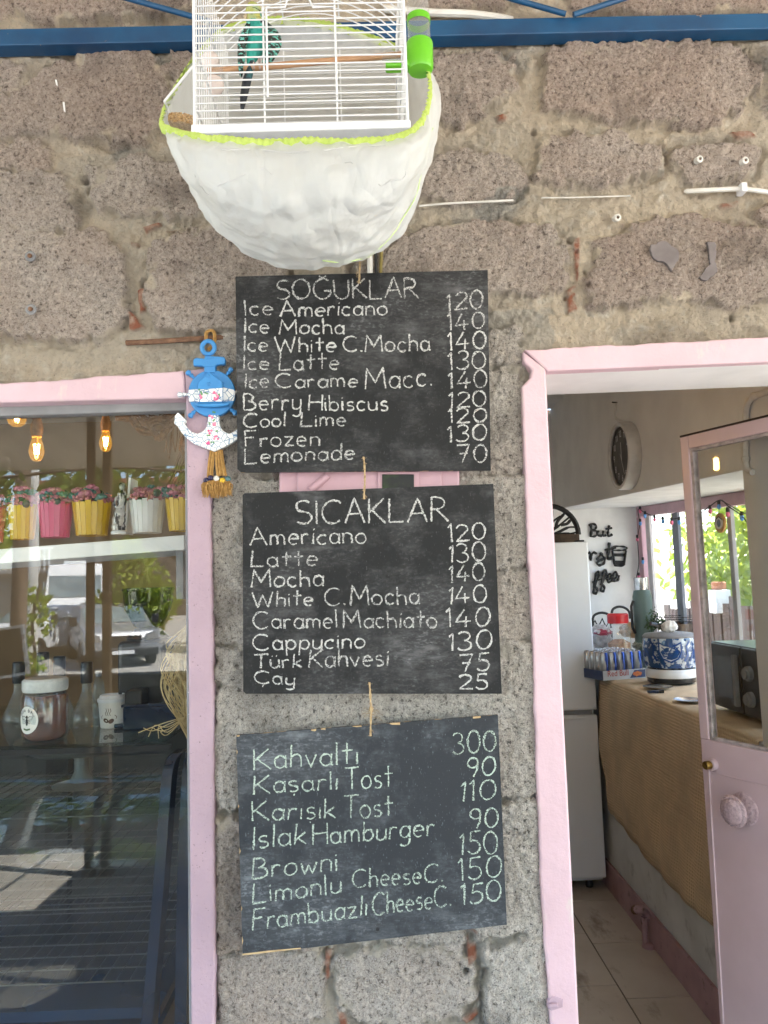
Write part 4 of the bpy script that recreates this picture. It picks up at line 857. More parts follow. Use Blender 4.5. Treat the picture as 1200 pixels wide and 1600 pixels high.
nU = len(rings[0]); rows = []
cols_ = [catmull([rings[k][i] for k in range(6)], 14) for i in range(nU)]
nV = len(cols_[0]); ctr = P(488, 260, -.26)
for v in range(nV):
    row = []
    for u in range(nU):
        p = cols_[u][v]; d = (p-ctr); d.z *= .4; d.normalize(); t = v/(nV-1)
        w = 0
        sd_ = p*14; sd2 = p*34
        rdg = lambda q: 1-abs(mnoise.noise(q))*2
        w += .011*mnoise.noise(Vector((p.x*30+p.z*5, p.y*30, p.z*4.5)))*min(1, t*5)+.005*(rdg(Vector((p.x*13-p.z*9, p.y*9, p.z*7+p.x*5+5)))-.5)*min(1, t*2.5)
        w += .0024*(rdg(Vector((sd2.x*.8-sd2.z*.7, sd2.y, sd2.z*.5+3)))-.5)
        w += .0014*mnoise.noise(p*110)
        w += .004*math.sin(u*2*math.pi/nU*46+2.5*mnoise.noise(p*20))*max(0, 1-t*6)
        row.append(p+d*w)
    rows.append(row)
bm_, nt, N, L, b = newmat('thin_white_nylon')
b.inputs['Base Color'].default_value = (.80, .81, .80, 1); b.inputs['Roughness'].default_value = .42
tr = N.new('ShaderNodeBsdfTranslucent'); tr.inputs[0].default_value = (.78, .80, .78, 1); mx = N.new('ShaderNodeMixShader'); mx.inputs[0].default_value = .34
tp = N.new('ShaderNodeBsdfTransparent'); tp.inputs[0].default_value = (.95, .96, .95, 1); mx2 = N.new('ShaderNodeMixShader'); mx2.inputs[0].default_value = .30
L.new(b.outputs[0], mx.inputs[1]); L.new(tr.outputs[0], mx.inputs[2]); L.new(mx.outputs[0], mx2.inputs[1]); L.new(tp.outputs[0], mx2.inputs[2]); L.new(mx2.outputs[0], N['Material Output'].inputs[0])
rg = N.new('ShaderNodeMath'); rg.operation = 'ABSOLUTE'; sb = N.new('ShaderNodeMath'); sb.operation = 'SUBTRACT'; sb.inputs[1].default_value = .5; L.new(noisen(nt, 24, 3, (1, 1, .2), .5), sb.inputs[0]); L.new(sb.outputs[0], rg.inputs[0])
vm = N.new('ShaderNodeMath'); vm.operation = 'MINIMUM'; vm.inputs[1].default_value = .07; L.new(noisen(nt, 13, kind='vor', stretch=(1, 1, .55)), vm.inputs[0])
va = N.new('ShaderNodeMath'); va.operation = 'MULTIPLY_ADD'; va.inputs[1].default_value = 1.6; L.new(vm.outputs[0], va.inputs[0]); L.new(rg.outputs[0], va.inputs[2])
bumpn(nt, b, va.outputs[0], .7, .02); M['nylon'] = bm_
mb = MB(); mb.grid(rows, True)
last = (nV-1)*nU; mb.add([P(500, 416, -.25)], []); 
mb.f += [(last+u, last+(u+1) % nU, nV*nU) for u in range(nU)]; mb.m += [0]*nU
mb.build('bag', 'nylon', sk_, smooth='all')
# ruffled elastic: a puckered band riding on the rim
eb = MB(); rowsE = [[], [], [], []]; n2 = nU*3
rimF = catmull(rings[0][::4], 12, True); n2 = len(rimF)
for i, p in enumerate(rimF):
    d = p-ctr; d.z = 0; d.normalize(); a = i*2*math.pi*.27; w = .0020*math.sin(a)+.003*mnoise.noise(p*60); wz = .0025*mnoise.noise(p*45+Vector((3, 1, 2)))
    for k, (dz, do) in enumerate(((.0075, -.001), (.003, .0035), (-.003, .004), (-.0085, .001))):
        rowsE[k].append(p+d*(do+w*(1 if k in (0, 3) else .45))+Vector((0, 0, dz+wz*(1 if k in (0, 3) else .3))))
eb.grid(rowsE, True); eb.build('elastic_band', 'lime', sk_, smooth='all')
# seam of lime stitching along the right side and the lower hem
sm = MB(); seam = catmull([P(662, 196, -.345), P(664, 262, -.318), P(648, 312, -.30), P(622, 362, -.285), P(575, 395, -.29), P(505, 405, -.318)], 12)
def snap(p):
    best = None
    for r in rows[::1]:
        for q in r[::1]:
            dd = (q-p).length_squared
            if best is None or dd < best[0]: best = (dd, q)
    q = best[1]; d = (CAM-q).normalized(); return q+d*.0025
for fx in (((333, 271), (400, 267), (480, 266), (560, 262), (616, 261)), ((333, 290), (380, 289), (418, 288)), ((548, 281), (590, 279), (616, 278)), ((616, 261), (616, 278)), ((333, 271), (333, 290))):
    fm_ = MB(); fm_.tube([snap(P(x, y, -.41)) for x, y in (catmull([Vector((a, b_, 0)) for a, b_ in fx], 3) and [(v.x, v.y) for v in catmull([Vector((a, b_, 0)) for a, b_ in fx], 3)])], .0007, 4); fm_.build('casing_fold', mat('fold_grey', (.60, .60, .60), rough=.6) if 'fold_grey' not in MATS else 'fold_grey', sk_)
sm.tube([snap(p) for p in seam[::4]], .0012, 5); sm.build('seam', mat('pale_lime_thread', (.62, .78, .35), rough=.9), sk_, smooth='all')
# ------------------------------------------------------------------ building shell, shop interior
def slab(name, a, b, m, kind=True, bevel=0):
    o = MB().box(a, b).build(name, m, None, bevel=bevel)
    return structure(o) if kind else o
tag(slab('back_wall', (-2.6, 3.3, -.02), (.199, 3.4, 2.8), 'tanwall', False), 'tan back wall of the dim shop behind the window', 'wall')
tag(slab('side_wall', (-2.7, .19, -.02), (-2.601, 3.29, 2.8), 'tanwall', False), 'tan side wall at the far left of the shop', 'wall')
structure(slab('shop_ceiling', (-2.6, .16, 2.62), (.2, 3.29, 2.7), 'white'))
structure(slab('kitchen_ceiling', (.201, .19, 2.62), (1.14, 3.29, 2.7), 'greywall'))
structure(slab('building_roof', (-2.9, .02, 3.0), (1.85, 3.7, 3.12), 'greywall'))
structure(slab('shop_floor', (-2.6, .19, -.03), (.2, 3.29, 0), 'tanwall'))
tag(slab('inner_wall_lining', (-2.6, .155, 1.99), (.10, .188, 2.62), 'tanwall', False), 'tan inner face of the wall above the shop window', 'wall')

# shelf with pots just behind the glass
shf = thing('window_shelf', P(140, 858, .2), 'white painted shelf across the shop window holding bucket pots', 'shelf')
SP = lambda x, y, Y: P(x, y, Y)
p_ = [P(-500, 896, .13), P(288, 836, .13), P(288, 859, .13), P(-500, 918, .13)]
MB().prism(p_, (0, .2, 0)).build('board', 'white', shf, bevel=.002)
MB().box((p_[1].x-.02, .14, p_[2].z-.10), (p_[1].x-.005, .32, p_[2].z-.001)).build('bracket', 'grey', shf, bevel=.001)
yel = mat('yellow_pot_plastic', (.66, .43, .012), (.58, .36, .01), 6, rough=.3); pnk = mat('pink_pot_plastic', (.60, .07, .17), (.5, .06, .15), 6, rough=.3); wht = mat('white_pot_plastic', (.70, .70, .68), rough=.3)
fcol = [mat('dusty_pink_petal', (.52, .19, .25), (.42, .14, .2), 60, rough=.7), mat('teal_petal', (.06, .17, .16), (.10, .22, .19), 60, rough=.7), mat('berry_pink', (.60, .24, .25), (.4, .12, .14), 90, rough=.6), mat('dark_stem_green', (.05, .09, .05), rough=.7)]
def pot(x0, x1, yb, yt, m, lab, seed, Y=.22):
    cx = (x0+x1)/2; c = P(cx, yb, Y); s = S(Y); rt = (x1-x0)/2*s; rb = rt*.78; h = (yb-yt)*s
    t = thing('bucket_pot', c, lab, 'flower pot', 'bucket flower pots on the window shelf'); mb = MB(); n = 20
    # picket slats round a bucket
    for i in range(n):
        a0, a1 = 2*math.pi*(i+.05)/n, 2*math.pi*(i+.95)/n; hh = h*(1 if i % 2 else .955); th = .004
        pts = []
        for r, z in ((rb, 0), (rt, hh)):
            for q in (a0, a1): pts.append(c+Vector((r*math.cos(q), r*math.sin(q), z)))
            for q in (a1, a0): pts.append(c+Vector(((r-th)*math.cos(q), (r-th)*math.sin(q), z)))
        mb.hexa(pts)
    mb.lathe([(rb*.965, .002), (rt*.955, h*.90)], c, 24)
    mb.build('bucket', m, t)
    r_ = random.Random(seed)
    fm = [MB() for _ in range(4)]
    for i in range(30):
        a = r_.uniform(0, 6.28); rr = rt*.95*math.sqrt(r_.random()); z = h+r_.uniform(-.002, .028)*(1.15-rr/rt*.5); p = c+Vector((rr*math.cos(a), rr*math.sin(a), z)); k = r_.choice((0, 0, 0, 1, 1, 3))
        if k in (0, 1):
            R0 = r_.uniform(.008, .015)
            for j in range(7):
                b = j*.9+r_.random(); d = Vector((math.cos(b), math.sin(b), r_.uniform(.1, .8)))*R0
                fm[k].ball(p+d*.62, R0*.48, 6, (1, 1, .8))
            fm[k].ball(p+Vector((0, 0, R0*.4)), R0*.5, 7)
        else: fm[3].ball(p, .009, 6)
    for i in range(110):
        a = r_.uniform(0, 6.28); rr = rt*1.02*math.sqrt(r_.uniform(.3, 1)); fm[2].ball(c+Vector((rr*math.cos(a), rr*math.sin(a), h+r_.uniform(-.004, .014))), .0032, 5)
    for f_, m2, nm in zip(fm, fcol, ('pink_flowers', 'teal_flowers', 'berries', 'stems')):
        if f_.f: f_.build(nm, m2, t, smooth='all')
pot(-44, 8, 848, 792, pnk, 'pink bucket pot cut off by the left edge of the photo', 11)
pot(13, 57, 843, 789, yel, 'yellow bucket pot at the left end of the shelf', 1)
pot(60, 113, 840, 786, pnk, 'pink bucket pot with teal flowers on the shelf', 2)
pot(114, 173, 837, 784, yel, 'yellow bucket pot between the pink pot and the statuette', 3)
pot(202, 258, 833, 781, wht, 'white bucket pot right of the statuette', 4)
pot(259, 312, 830, 779, yel, 'yellow bucket pot at the right end by the jamb', 5)
# draped statuette against a plank
sg = thing('statuette', P(188, 834, .2), 'silver and black draped figurine leaning on a white plank between pots', 'statuette')
s = S(.2); zeb = mat('silver_black_streaks', (.02, .02, .022), (.50, .49, .46), 60, .47, .53, rough=.35, metal=.3, stretch=(1.6, 1, .5)); c = P(186, 834, .2)
q = catmull([c+Vector((0, 0, 0)), c+Vector((-1*s, 0, 14*s)), c+Vector((1*s, 0, 30*s)), c+Vector((3*s, 0, 44*s)), c+Vector((4*s, 0, 55*s)), c+Vector((5*s, 0, 64*s)), c+Vector((5*s, 0, 68*s))], 5)
rp = [v.x for v in catmull([(11*s, 0, 0), (10*s, 0, 0), (9*s, 0, 0), (6*s, 0, 0), (7.5*s, 0, 0), (6.5*s, 0, 0), (2.4*s, 0, 0)], 5)]
MB().tube(q, [r*(1+.09*math.sin(i*1.9)) for i, r in enumerate(rp)], 16).build('body', zeb, sg, smooth='all')
m_ = MB(); m_.ball(c+Vector((4.6*s, 0, 73*s)), 5.2*s, 14, (.85, .95, 1.15)); m_.ball(c+Vector((4.6*s, -5.0*s, 72*s)), .9*s, 6); m_.build('head', mat('silver', (.42, .41, .38), (.2, .2, .19), 90, rough=.35, metal=.4), sg, smooth='all')
m_ = MB(); m_.ball(c+Vector((4*s, 2*s, 76*s)), 5.6*s, 12, (1, .9, .8)); m_.build('hair', zeb, sg, smooth='all')
m_ = MB(); m_.tube(catmull([c+Vector((-2*s, -4*s, 58*s)), c+Vector((-5*s, -7*s, 46*s)), c+Vector((0, -9*s, 40*s)), c+Vector((7*s, -7*s, 44*s))], 4), 1.9*s, 8); m_.tube(catmull([c+Vector((11*s, -4*s, 59*s)), c+Vector((12*s, -7*s, 48*s)), c+Vector((6*s, -8*s, 40*s))], 4), 1.9*s, 8); m_.build('arm', zeb, sg, smooth='all')
m_ = MB(); m_.lathe([(12*s, -1*s), (12.4*s, 3*s), (10*s, 5*s)], c, 16); m_.build('base', 'wire', sg, smooth=True)
o = MB().prism([P(193, 834, .225), P(197, 834, .225), P(205, 747, .225), P(201, 745, .225)], (0, .05, 0)).build('white_plank', 'white', None, bevel=.001); tag(o, 'thin white plank leaning behind the statuette on the shelf', 'plank')

# filament bulbs on rope sockets
fil = emis('hot_filament', (1, .60, .24), 65)
def edison(x, yb, yt, Y, lab, cordtop=True, glob=False):
    s = S(Y); b = P(x, yb, Y); L = (yb-yt)*s; t = thing('edison_bulb', b, lab, 'light bulb', 'glowing filament bulbs hanging in the shop window')
    prof = [(.001, 0), (.010, .0015), (.0185, .010), (.0245, .026), (.0255, .038), (.022, .058), (.0165, .078), (.0145, .088)] if not glob else [(.001, 0), (.015, .002), (.028, .012), (.034, .028), (.032, .045), (.022, .062), (.015, .072), (.0145, .08)]
    k = L/.165; prof = [(r*k*1.05, z*k) for r, z in prof]
    MB().lathe(prof, b, 24, caps=False).build('bulb_glass', 'amber', t, smooth=True)
    m_ = MB()
    for j in range(6):
        a0 = j*math.pi/3; m_.tube([b+Vector((.006*k*math.cos(a0), .006*k*math.sin(a0), .026*k)), b+Vector((.009*k*math.cos(a0+.4), .009*k*math.sin(a0+.4), .062*k))], .0011*k, 5)
    m_.build('filament', fil, t, smooth=True)
    MB().lathe([(.005*k, .055*k), (.006*k, .088*k)], b, 8).build('stem', 'brass', t)
    m_ = MB(); pr = [(.0155*k, .088*k)]
    for j in range(7): pr += [(.019*k+.004*k*math.sin(j*.7), (.093+.010*j)*k), (.0165*k+.004*k*math.sin(j*.7), (.098+.010*j)*k)]
    m_.lathe(pr+[(.006*k, .166*k)], b, 18); m_.build('rope_socket', 'rope', t, smooth='all')
    m_ = MB(); m_.tube([b+Vector((0, 0, .16*k)), b+Vector((0, 0, max(.2, 2.62-b.z))) ], .004, 8); m_.build('cord', 'rope', t, smooth=True)
edison(57, 721, 649, .55, 'left full filament bulb glowing on a rope cord')
edison(165, 706, 645, .62, 'right filament bulb glowing on a rope cord nearest the statuette')
edison(26, 667, 600, .60, 'round amber bulb cut by the window rail at top left', glob=True)
edison(288, 742, 680, .60, 'amber bulb half hidden behind the window jamb at right')
rd = thing('rope_garland', P(250, 660, .4), 'thick manila rope with a knot hung under the window head', 'rope')
m_ = MB(); 
rope(m_, [P(184, 650, .45), P(192, 646, .44), P(204, 652, .43), P(218, 670, .42), P(234, 675, .42), P(246, 668, .42), P(262, 668, .42), P(276, 655, .42), P(292, 640, .42)], .010, 3, 6)
rope(m_, [P(180, 652, .46), P(205, 655, .47), P(240, 662, .47), P(275, 645, .47), P(300, 630, .47)], .008, 3, 6)
m_.build('strand', 'rope', rd, smooth='all')
m_ = MB(); kc = P(250, 670, .415)
rope(m_, [kc+Vector((.020*math.cos(a)*(1+.25*math.sin(3*a)), .012*math.sin(2*a), .022*math.sin(a))) for a in [i*.55 for i in range(13)]], .009, 3, 6); m_.build('knot', 'rope', rd, smooth='all')
wr = thing('straw_wreath', P(240, 640, .5), 'brown straw wreath partly hidden behind the rope under the window head', 'wreath'); m_ = MB(); r_ = random.Random(3); wc = P(246, 632, .5)
for i in range(150):
    a = r_.uniform(0, 6.28); rr = .055+r_.uniform(-.012, .012); p = wc+Vector((rr*math.cos(a)*1.15, r_.uniform(-.015, .015), rr*math.sin(a)*.72)); a2 = a+.5; q = wc+Vector((rr*math.cos(a2)*1.15, r_.uniform(-.015, .015), rr*math.sin(a2)*.72)); m_.tube([p, (p+q)/2*1.0+Vector((0, 0, .003)), q], .0016, 4)
for i in range(9):
    x = r_.uniform(255, 292); m_.tube([P(x, 668, .43), P(x+r_.uniform(-5, 5), 690, .43), P(x+r_.uniform(-6, 6), 706+r_.uniform(0, 12), .43)], .0012, 4)
m_.build('straw', 'rope', wr)
lp = thing('slatted_panel', P(270, 780, .5), 'tan ribbed panel leaning at a slant behind the right yellow pot', 'panel'); m_ = MB()
for i in range(16):
    u0, u1 = i/16, (i+.8)/16
    q = lambda u, v: P(250+u*70-v*0+(1-v)*0+v*34, 782-v*84-u*34*(1-v)*0, .50)
    m_.prism([q(u0, 0), q(u1, 0), q(u1, 1), q(u0, 1)], (0, .008, 0))
m_.build('slats', mat('tan_wood', (.26, .18, .09), (.20, .13, .06), 20, rough=.7), lp)
# ------------------------------------------------------------------ display case
dc = thing('display_case', P(120, 1700, .4), 'dark blue pastry display case with curved glass front in the shop window', 'display case')
ZT = 1.245
edge = [(270, 1178, .150), (262, 1186, .145), (254, 1214, .125), (247, 1300, .100), (241, 1380, .085), (234, 1460, .075), (228, 1530, .068), (222, 1600, .062), (214, 1700, .058)]
cur = catmull([P(*e) for e in edge], 4); XL = -1.72
navy = mat('navy_case_panel', (.005, .017, .045), (.004, .012, .032), 9, rough=.18, coat=.3); M['navy'] = navy
# curved front glass
MB().grid([[Vector((p.x-.002, p.y+.001, p.z)) for p in cur], [Vector((XL, p.y+.001, p.z)) for p in cur]]).build('curved_glass', 'glassc', dc, smooth='all')
# end panel: follows the curve, 40 mm thick, up to the jamb
outl = [Vector((0, p.y-.004, p.z+.003)) for p in cur]+[Vector((0, .75, cur[-1].z)), Vector((0, .75, ZT))]
xe = cur[0].x
mb = MB(); n = len(cur)
fr = [Vector((p.x, p.y-.006, p.z+.002)) for p in cur]; 
for i in range(n-1):
    a, b = fr[i], fr[i+1]; mb.hexa([b, b+Vector((.020, 0, 0)), b+Vector((.020, .045, 0)), b+Vector((0, .045, 0)), a, a+Vector((.020, 0, 0)), a+Vector((.020, .045, 0)), a+Vector((0, .045, 0))])
mb.build('end_frame', 'navy', dc, smooth=True)
mb = MB(); mb.prism([Vector((p.x*0+xe+.021, p.y+.012, p.z)) for p in cur]+[Vector((xe+.021, .72, cur[-1].z)), Vector((xe+.021, .72, ZT))], (.022, 0, 0)); mb.build('end_panel', 'navy', dc)
MB().prism([Vector((xe-.02, .155, ZT)), Vector((XL, .155, ZT)), Vector((XL, .74, ZT)), Vector((xe-.02, .74, ZT))], (0, 0, .006)).build('top_glass', 'glassc', dc)
MB().box((XL, .150, ZT-.012), (xe-.004, .157, ZT-.001)).build('top_edge_trim', 'black', dc)
MB().box((XL, .735, .4), (xe, .755, ZT-.002)).build('back_panel', mat('case_back', (.06, .062, .065), (.045, .047, .05), 5, rough=.35), dc)
MB().box((XL, .16, .72), (xe-.03, .73, .74)).build('case_floor', mat('deep_blue_floor', (.008, .040, .105), (.005, .02, .06), 4, rough=.25), dc)
MB().box((XL, .074, .2), (xe-.03, .73, .70)).build('plinth', 'deep_blue_floor', dc)
for xx in (P(88, 1300, .70).x, ): MB().box((xx-.03, .70, .75), (xx+.03, .733, ZT-.02)).build('back_post', 'blackm', dc)
def rack(z, y0, y1, lab, sp=.028):
    m_ = MB(); x0, x1 = XL+.02, xe-.03
    y = y0
    for k in range(int((y1-y0)/.055)+1): m_.tube([(x0, y0+k*.055, z), (x1, y0+k*.055, z)], .0015, 6)
    x = x1
    while x > -1.3: m_.tube([(x, y0, z+.003), (x, y1, z+.003)], .0008, 5); x -= sp
    o = m_.build('wire_rack', mat('dull_steel_wire', (.15, .145, .14), rough=.5, metal=.6), None, smooth=True); tag(o, lab, 'wire rack')
rack(1.085, .24, .66, 'upper steel wire rack inside the display case'); rack(.93, .16, .70, 'middle steel wire rack with close grid inside the display case', .03); rack(.80, .14, .70, 'lower steel wire rack in the dark bottom of the display case', .026)
o = thing('awning_reflection', P(130, 1290, .5), 'pale rounded form added for the awning reflection above the upper rack', 'reflection')
c = Vector((P(128, 1240, .5).x, .5, 1.09)); MB().lathe([(.07, 0), (.03, .008), (.018, .03), (.018, .07), (.12, .085), (.15, .10), (.155, .112), (.14, .108), (.02, .092)], c, 30).build('tray', mat('reflection_grey', (.16, .16, .155), rough=.35), o, smooth=True)  # solid shape stands in for a mirrored awning
# things on top of the case
honey = thing('honey_jar', P(70, 1149, .22), 'dark honey jar with white bee label on the display case', 'jar'); s = S(.22); c = Vector((P(70, 1146, .22).x, .22, ZT+.0065))
MB().lathe([(24*s, 0), (30*s, 3*s), (33*s, 10*s), (33*s, 62*s), (31*s, 67*s)], c, 32).build('honey', 'honey', honey, smooth=True)
MB().lathe([(25*s, .0), (31*s, 2*s), (34*s, 9*s), (34*s, 64*s), (30*s, 71*s), (28*s, 76*s)], c, 32, caps=False).build('glass', 'bottleglass', honey, smooth=True)
MB().lathe([(32*s, 72*s), (33*s, 76*s), (33*s, 88*s), (30*s, 91*s), (2*s, 92*s)], c, 32).build('lid', mat('pale_lid', (.62, .62, .60), (.4, .42, .42), 30, rough=.25), honey, smooth=True)
def onlathe(r, a): return c+Vector((r*math.sin(a), -r*math.cos(a), 0))
lab_ = MB(); rows_ = []
nn = 28
for i in range(nn):
    t = 2*math.pi*i/nn
    rows_.append(onlathe(34.5*s, (-13+17.5*math.cos(t))/34)+Vector((0, 0, (33+20*math.sin(t))*s)))
cc_ = onlathe(34.9*s, -13/34)+Vector((0, 0, 33*s)); lab_.add(rows_+[cc_], [(i, (i+1) % nn, nn) for i in range(nn)])
lb = lab_.build('label', 'cup', honey, smooth='all')
def lpl(x, y): return onlathe(35.2*s, (x-13)/34)+Vector((0, 0, (33-y)*s))
m_ = MB(); r_ = random.Random(1)
for i, ch in enumerate("BOABAL"):
    a = R(140-i*20-(6 if i > 2 else -6)); write(m_, ch, 13.5*math.cos(a)-1.2, -13.5*math.sin(a)+1, 13.5*math.cos(a)+1.2, -13.5*math.sin(a)+1, 3.8, .8, lpl, r_, rough=.1) if ch in G else None
m_.build('lettering', 'blackm', lb)
m_ = MB()
def blob(pts): m_.add([lpl(*p) for p in pts], [tuple(range(len(pts)))])
blob([(2.2*math.cos(i*.52), 2.5+5.5*math.sin(i*.52)) for i in range(12)]); blob([(2*math.cos(i*.52), -5+2*math.sin(i*.52)) for i in range(12)])
for sg_ in (-1, 1):
    ribbon(m_, [(0, -2), (sg_*5, -6), (sg_*10, -5), (sg_*8, -1), (0, 0), (sg_*6, 2), (sg_*5, 5), (0, 1)], .7, lpl, r_, .1)
m_.build('bee_print', 'blackm', lb)
m_ = MB()
for k in range(6): blobx = [(-5+k*2+1.2*math.cos(i*.8), 14+abs(k-2.5)*-.5+1.6*math.sin(i*.8)) for i in range(8)]; m_.add([lpl(*p) for p in blobx], [tuple(range(8))])
m_.build('sprig_print', mat('print_green', (.08, .13, .05), rough=.7), lb)
cup = thing('paper_cup', P(176, 1135, .34), 'white paper cup with printed coffee beans on the display case', 'cup'); s = S(.34); c = Vector((P(176, 1135, .34).x, .34, ZT+.0065))
MB().lathe([(17*s, 0), (17.5*s, .5*s), (21*s, 39*s)], c, 32).build('cup', 'cup', cup, smooth=True)
MB().lathe([(21.8*s, 38*s), (22.4*s, 40*s), (22*s, 43*s), (19.5*s, 44*s), (18.5*s, 48*s), (17*s, 48.5*s), (16.5*s, 46*s), (1*s, 46*s)], c, 32).build('lid', 'wire', cup, smooth=True)
def cpl(x, y): r = (17.4+(4*(16-y)/39))*s*1.012; a = x/19; return c+Vector((r*math.sin(a), -r*math.cos(a), (16-y)*s))
m_ = MB(); r_ = random.Random(1)
for bx, by, ro in ((-4, 4, .5), (4, 5, -.6)):
    e = [(4.6*math.cos(i*.4), 3.2*math.sin(i*.4)) for i in range(16)]; e = [(bx+x*math.cos(ro)-y*math.sin(ro), by+x*math.sin(ro)+y*math.cos(ro)) for x, y in e]
    m_.add([cpl(*p) for p in e], [tuple(range(16))])
ribbon(m_, resample([(-11, 2), (-12, -1), (-9, -4)], .5), .9, cpl, r_, .1); ribbon(m_, resample([(11, 2), (12, -1), (9, -4)], .5), .9, cpl, r_, .1)
for k in (-3, 0, 3): ribbon(m_, resample([(k, -3), (k-1.4, -7), (k+1, -10), (k, -14)], .5), .8, cpl, r_, .1)
m_.build('coffee_bean_print', 'brownink', cup)
gr = thing('coffee_grinder', P(230, 1130, .42), 'black coffee grinder with smoked bean hopper behind the raffia', 'coffee grinder'); s = S(.42); c = Vector((P(232, 1120, .42).x, .42, ZT+.0065)); hz = (1128-1010)*s
MB().box((c.x-36*s, .36, ZT+.0068), (c.x+36*s, .52, ZT+.012+hz)).build('body', 'black', gr, bevel=.012, seg=3)
MB().lathe([(30*s, hz), (32*s, hz+6*s), (22*s, hz+16*s), (20*s, hz+20*s)], c, 28).build('collar', 'black', gr, smooth=True)
MB().lathe([(12*s, hz+20*s), (22*s, hz+24*s), (34*s, hz+48*s), (37*s, hz+60*s), (38*s, hz+78*s)], c, 28, caps=False).build('hopper', 'smoke', gr, smooth=True)
MB().lathe([(12*s, hz+21*s), (21*s, hz+25*s), (33*s, hz+49*s), (32*s, hz+56*s), (3*s, hz+60*s)], c, 24).build('coffee_beans', mat('coffee_beans', (.02, .012, .008), (.05, .028, .017), 220, rough=.5, bump=.9, bscale=200, bdist=.004), gr, smooth='all')
MB().lathe([(38.5*s, hz+77*s), (39.5*s, hz+79*s), (39*s, hz+82*s), (3*s, hz+83*s)], c, 28).build('lid', 'smoke', gr, smooth=True)
MB().box((c.x-12*s, .30, ZT+.05), (c.x+12*s, .359, ZT+.09)).build('spout', 'black', gr, bevel=.005)
MB().box((c.x-30*s, .315, ZT+.0068), (c.x+30*s, .358, ZT+.016)).build('drip_tray', 'navy', gr, bevel=.002)
def bottle(x, Y, prof, m, lab, nm='bottle', cap=None, capm='black', cat='bottle', group=None):
    s = S(Y); c = Vector((P(x, 1130, Y).x, Y, ZT+.0065)); t = thing(nm, c, lab, cat, group)
    MB().lathe([(r*s, z*s) for r, z in prof], c, 24, caps=False).build('body', m, t, smooth=True)
    if cap: MB().lathe([(r*s, z*s) for r, z in cap], c, 20).build('cap', capm, t, smooth=True)
wb = [(8, 0), (9, 2), (9, 20), (8.3, 22), (9, 24), (9, 44), (7, 54), (4, 60), (4, 64)]
bottle(54, .36, wb, 'bottleglass', 'clear plastic water bottle standing behind the honey jar', cap=[(4.6, 61), (4.6, 68), (4, 69)], capm='grey')
bottle(154, .48, wb, 'bottleglass', 'clear plastic water bottle standing behind the paper cup', cap=[(4.6, 61), (4.6, 68), (4, 69)], capm='grey')
cf = [(22, 0), (23, 3), (20, 14), (12, 32), (7, 46), (6.5, 62)]
for x, Y, lab in ((135, .42, 'clear glass carafe with black cap between jar and cup'), (92, .52, 'glass carafe with black cap behind the honey jar lid'), (66, .60, 'black capped glass carafe behind the water bottle'), (28, .45, 'black capped glass carafe at the left of the honey jar')):
    bottle(x, Y, cf, 'bottleglass', lab, 'carafe', [(8, 58), (9, 60), (9, 88), (8, 90)], cat='carafe')
ct = thing('blue_crate', P(235, 1125, .34), 'dark blue plastic box low in front of the coffee grinder', 'box'); q = P(232, 1135, .29)
bx_ = MB(); bx_.box((q.x-.055, .285, ZT+.0068), (q.x+.06, .31, ZT+.055)); bx_.build('box', 'navy', ct, bevel=.003); MB().box((q.x-.058, .282, ZT+.0555), (q.x+.063, .312, ZT+.062)).build('lid', 'navy', ct, bevel=.002)
# raffia bundle by the jamb
rf = MB(); r_ = random.Random(12)
for i in range(90):
    t0 = r_.random(); x0 = 296-r_.random()*5; y0 = 985+r_.uniform(-8, 20); bow = r_.uniform(0, 1)**.8*46; le = r_.uniform(80, 205)
    pts = []
    for k in range(8):
        u = k/7; pts.append(P(x0+6*u-bow*math.sin(math.pi*min(1, u*1.15))**1.1*(.75+.25*math.sin(u*5+i))+r_.uniform(-2, 2), y0+le*u, .09+.02*t0))
    rf.tube(catmull(pts, 3), .0010, 4)
for i in range(6):
    rf.tube(catmull([P(290, 1120, .09), P(262, 1128+i*4, .08), P(236+i*3, 1136+r_.uniform(-8, 8), .08), P(216+i*8, 1142+r_.uniform(-6, 12), .08)], 4), .0008, 4)
o = rf.build('raffia_bundle', 'raffia', None); tag(o, 'bundle of dry straw raffia strands hanging beside the pink jamb', 'raffia')
# ------------------------------------------------------------------ kitchen behind the door
XA, YE, ZS, ZC2, YN = 1.14, 3.3, 1.985, 1.05, .88
def zs_(y): return 1.868+.117*(y-.88)/2.42       # the alcove's head drops towards the door           # right wall face, end wall, alcove soffit, counter height
XB = P(1000, 850, YE).x
# floor of large tiles
fm = MB(); tiles = MB(); r_ = random.Random(6)
structure(MB().box((.2, .176, -.06), (XA, YE, -.006)).build('kitchen_floor', mat('dark_grout', (.05, .042, .035), rough=.9), None))
tt = mat('marble_tile', (.60, .545, .47), (.52, .46, .385), 3.2, .38, .66, rough=.22, spots=(.24, .185, .13), sscale=5, slo=.56, shi=.75, sstretch=(1.5, .6, 1), detail=8)
def tile(x0, x1, y0, y1): tiles.box((x0+.0025, y0+.0025, -.008), (x1-.0025, y1-.0025, 0))
y = .176
for k in range(-3, 6):
    y0 = 1.55+.44*k-.44; tile(.885, 1.325 if y0 > 9 else XA-.001, max(y0, .18), min(y0+.44, YE))
    if True: tile(.445, .885, max(.18, y0+.10), min(y0+.54, YE)); tile(.205, .445, max(.18, y0+.10), min(y0+.54, YE))
structure(tiles.build('floor_tiles', 'marble_tile', None, bevel=.001))
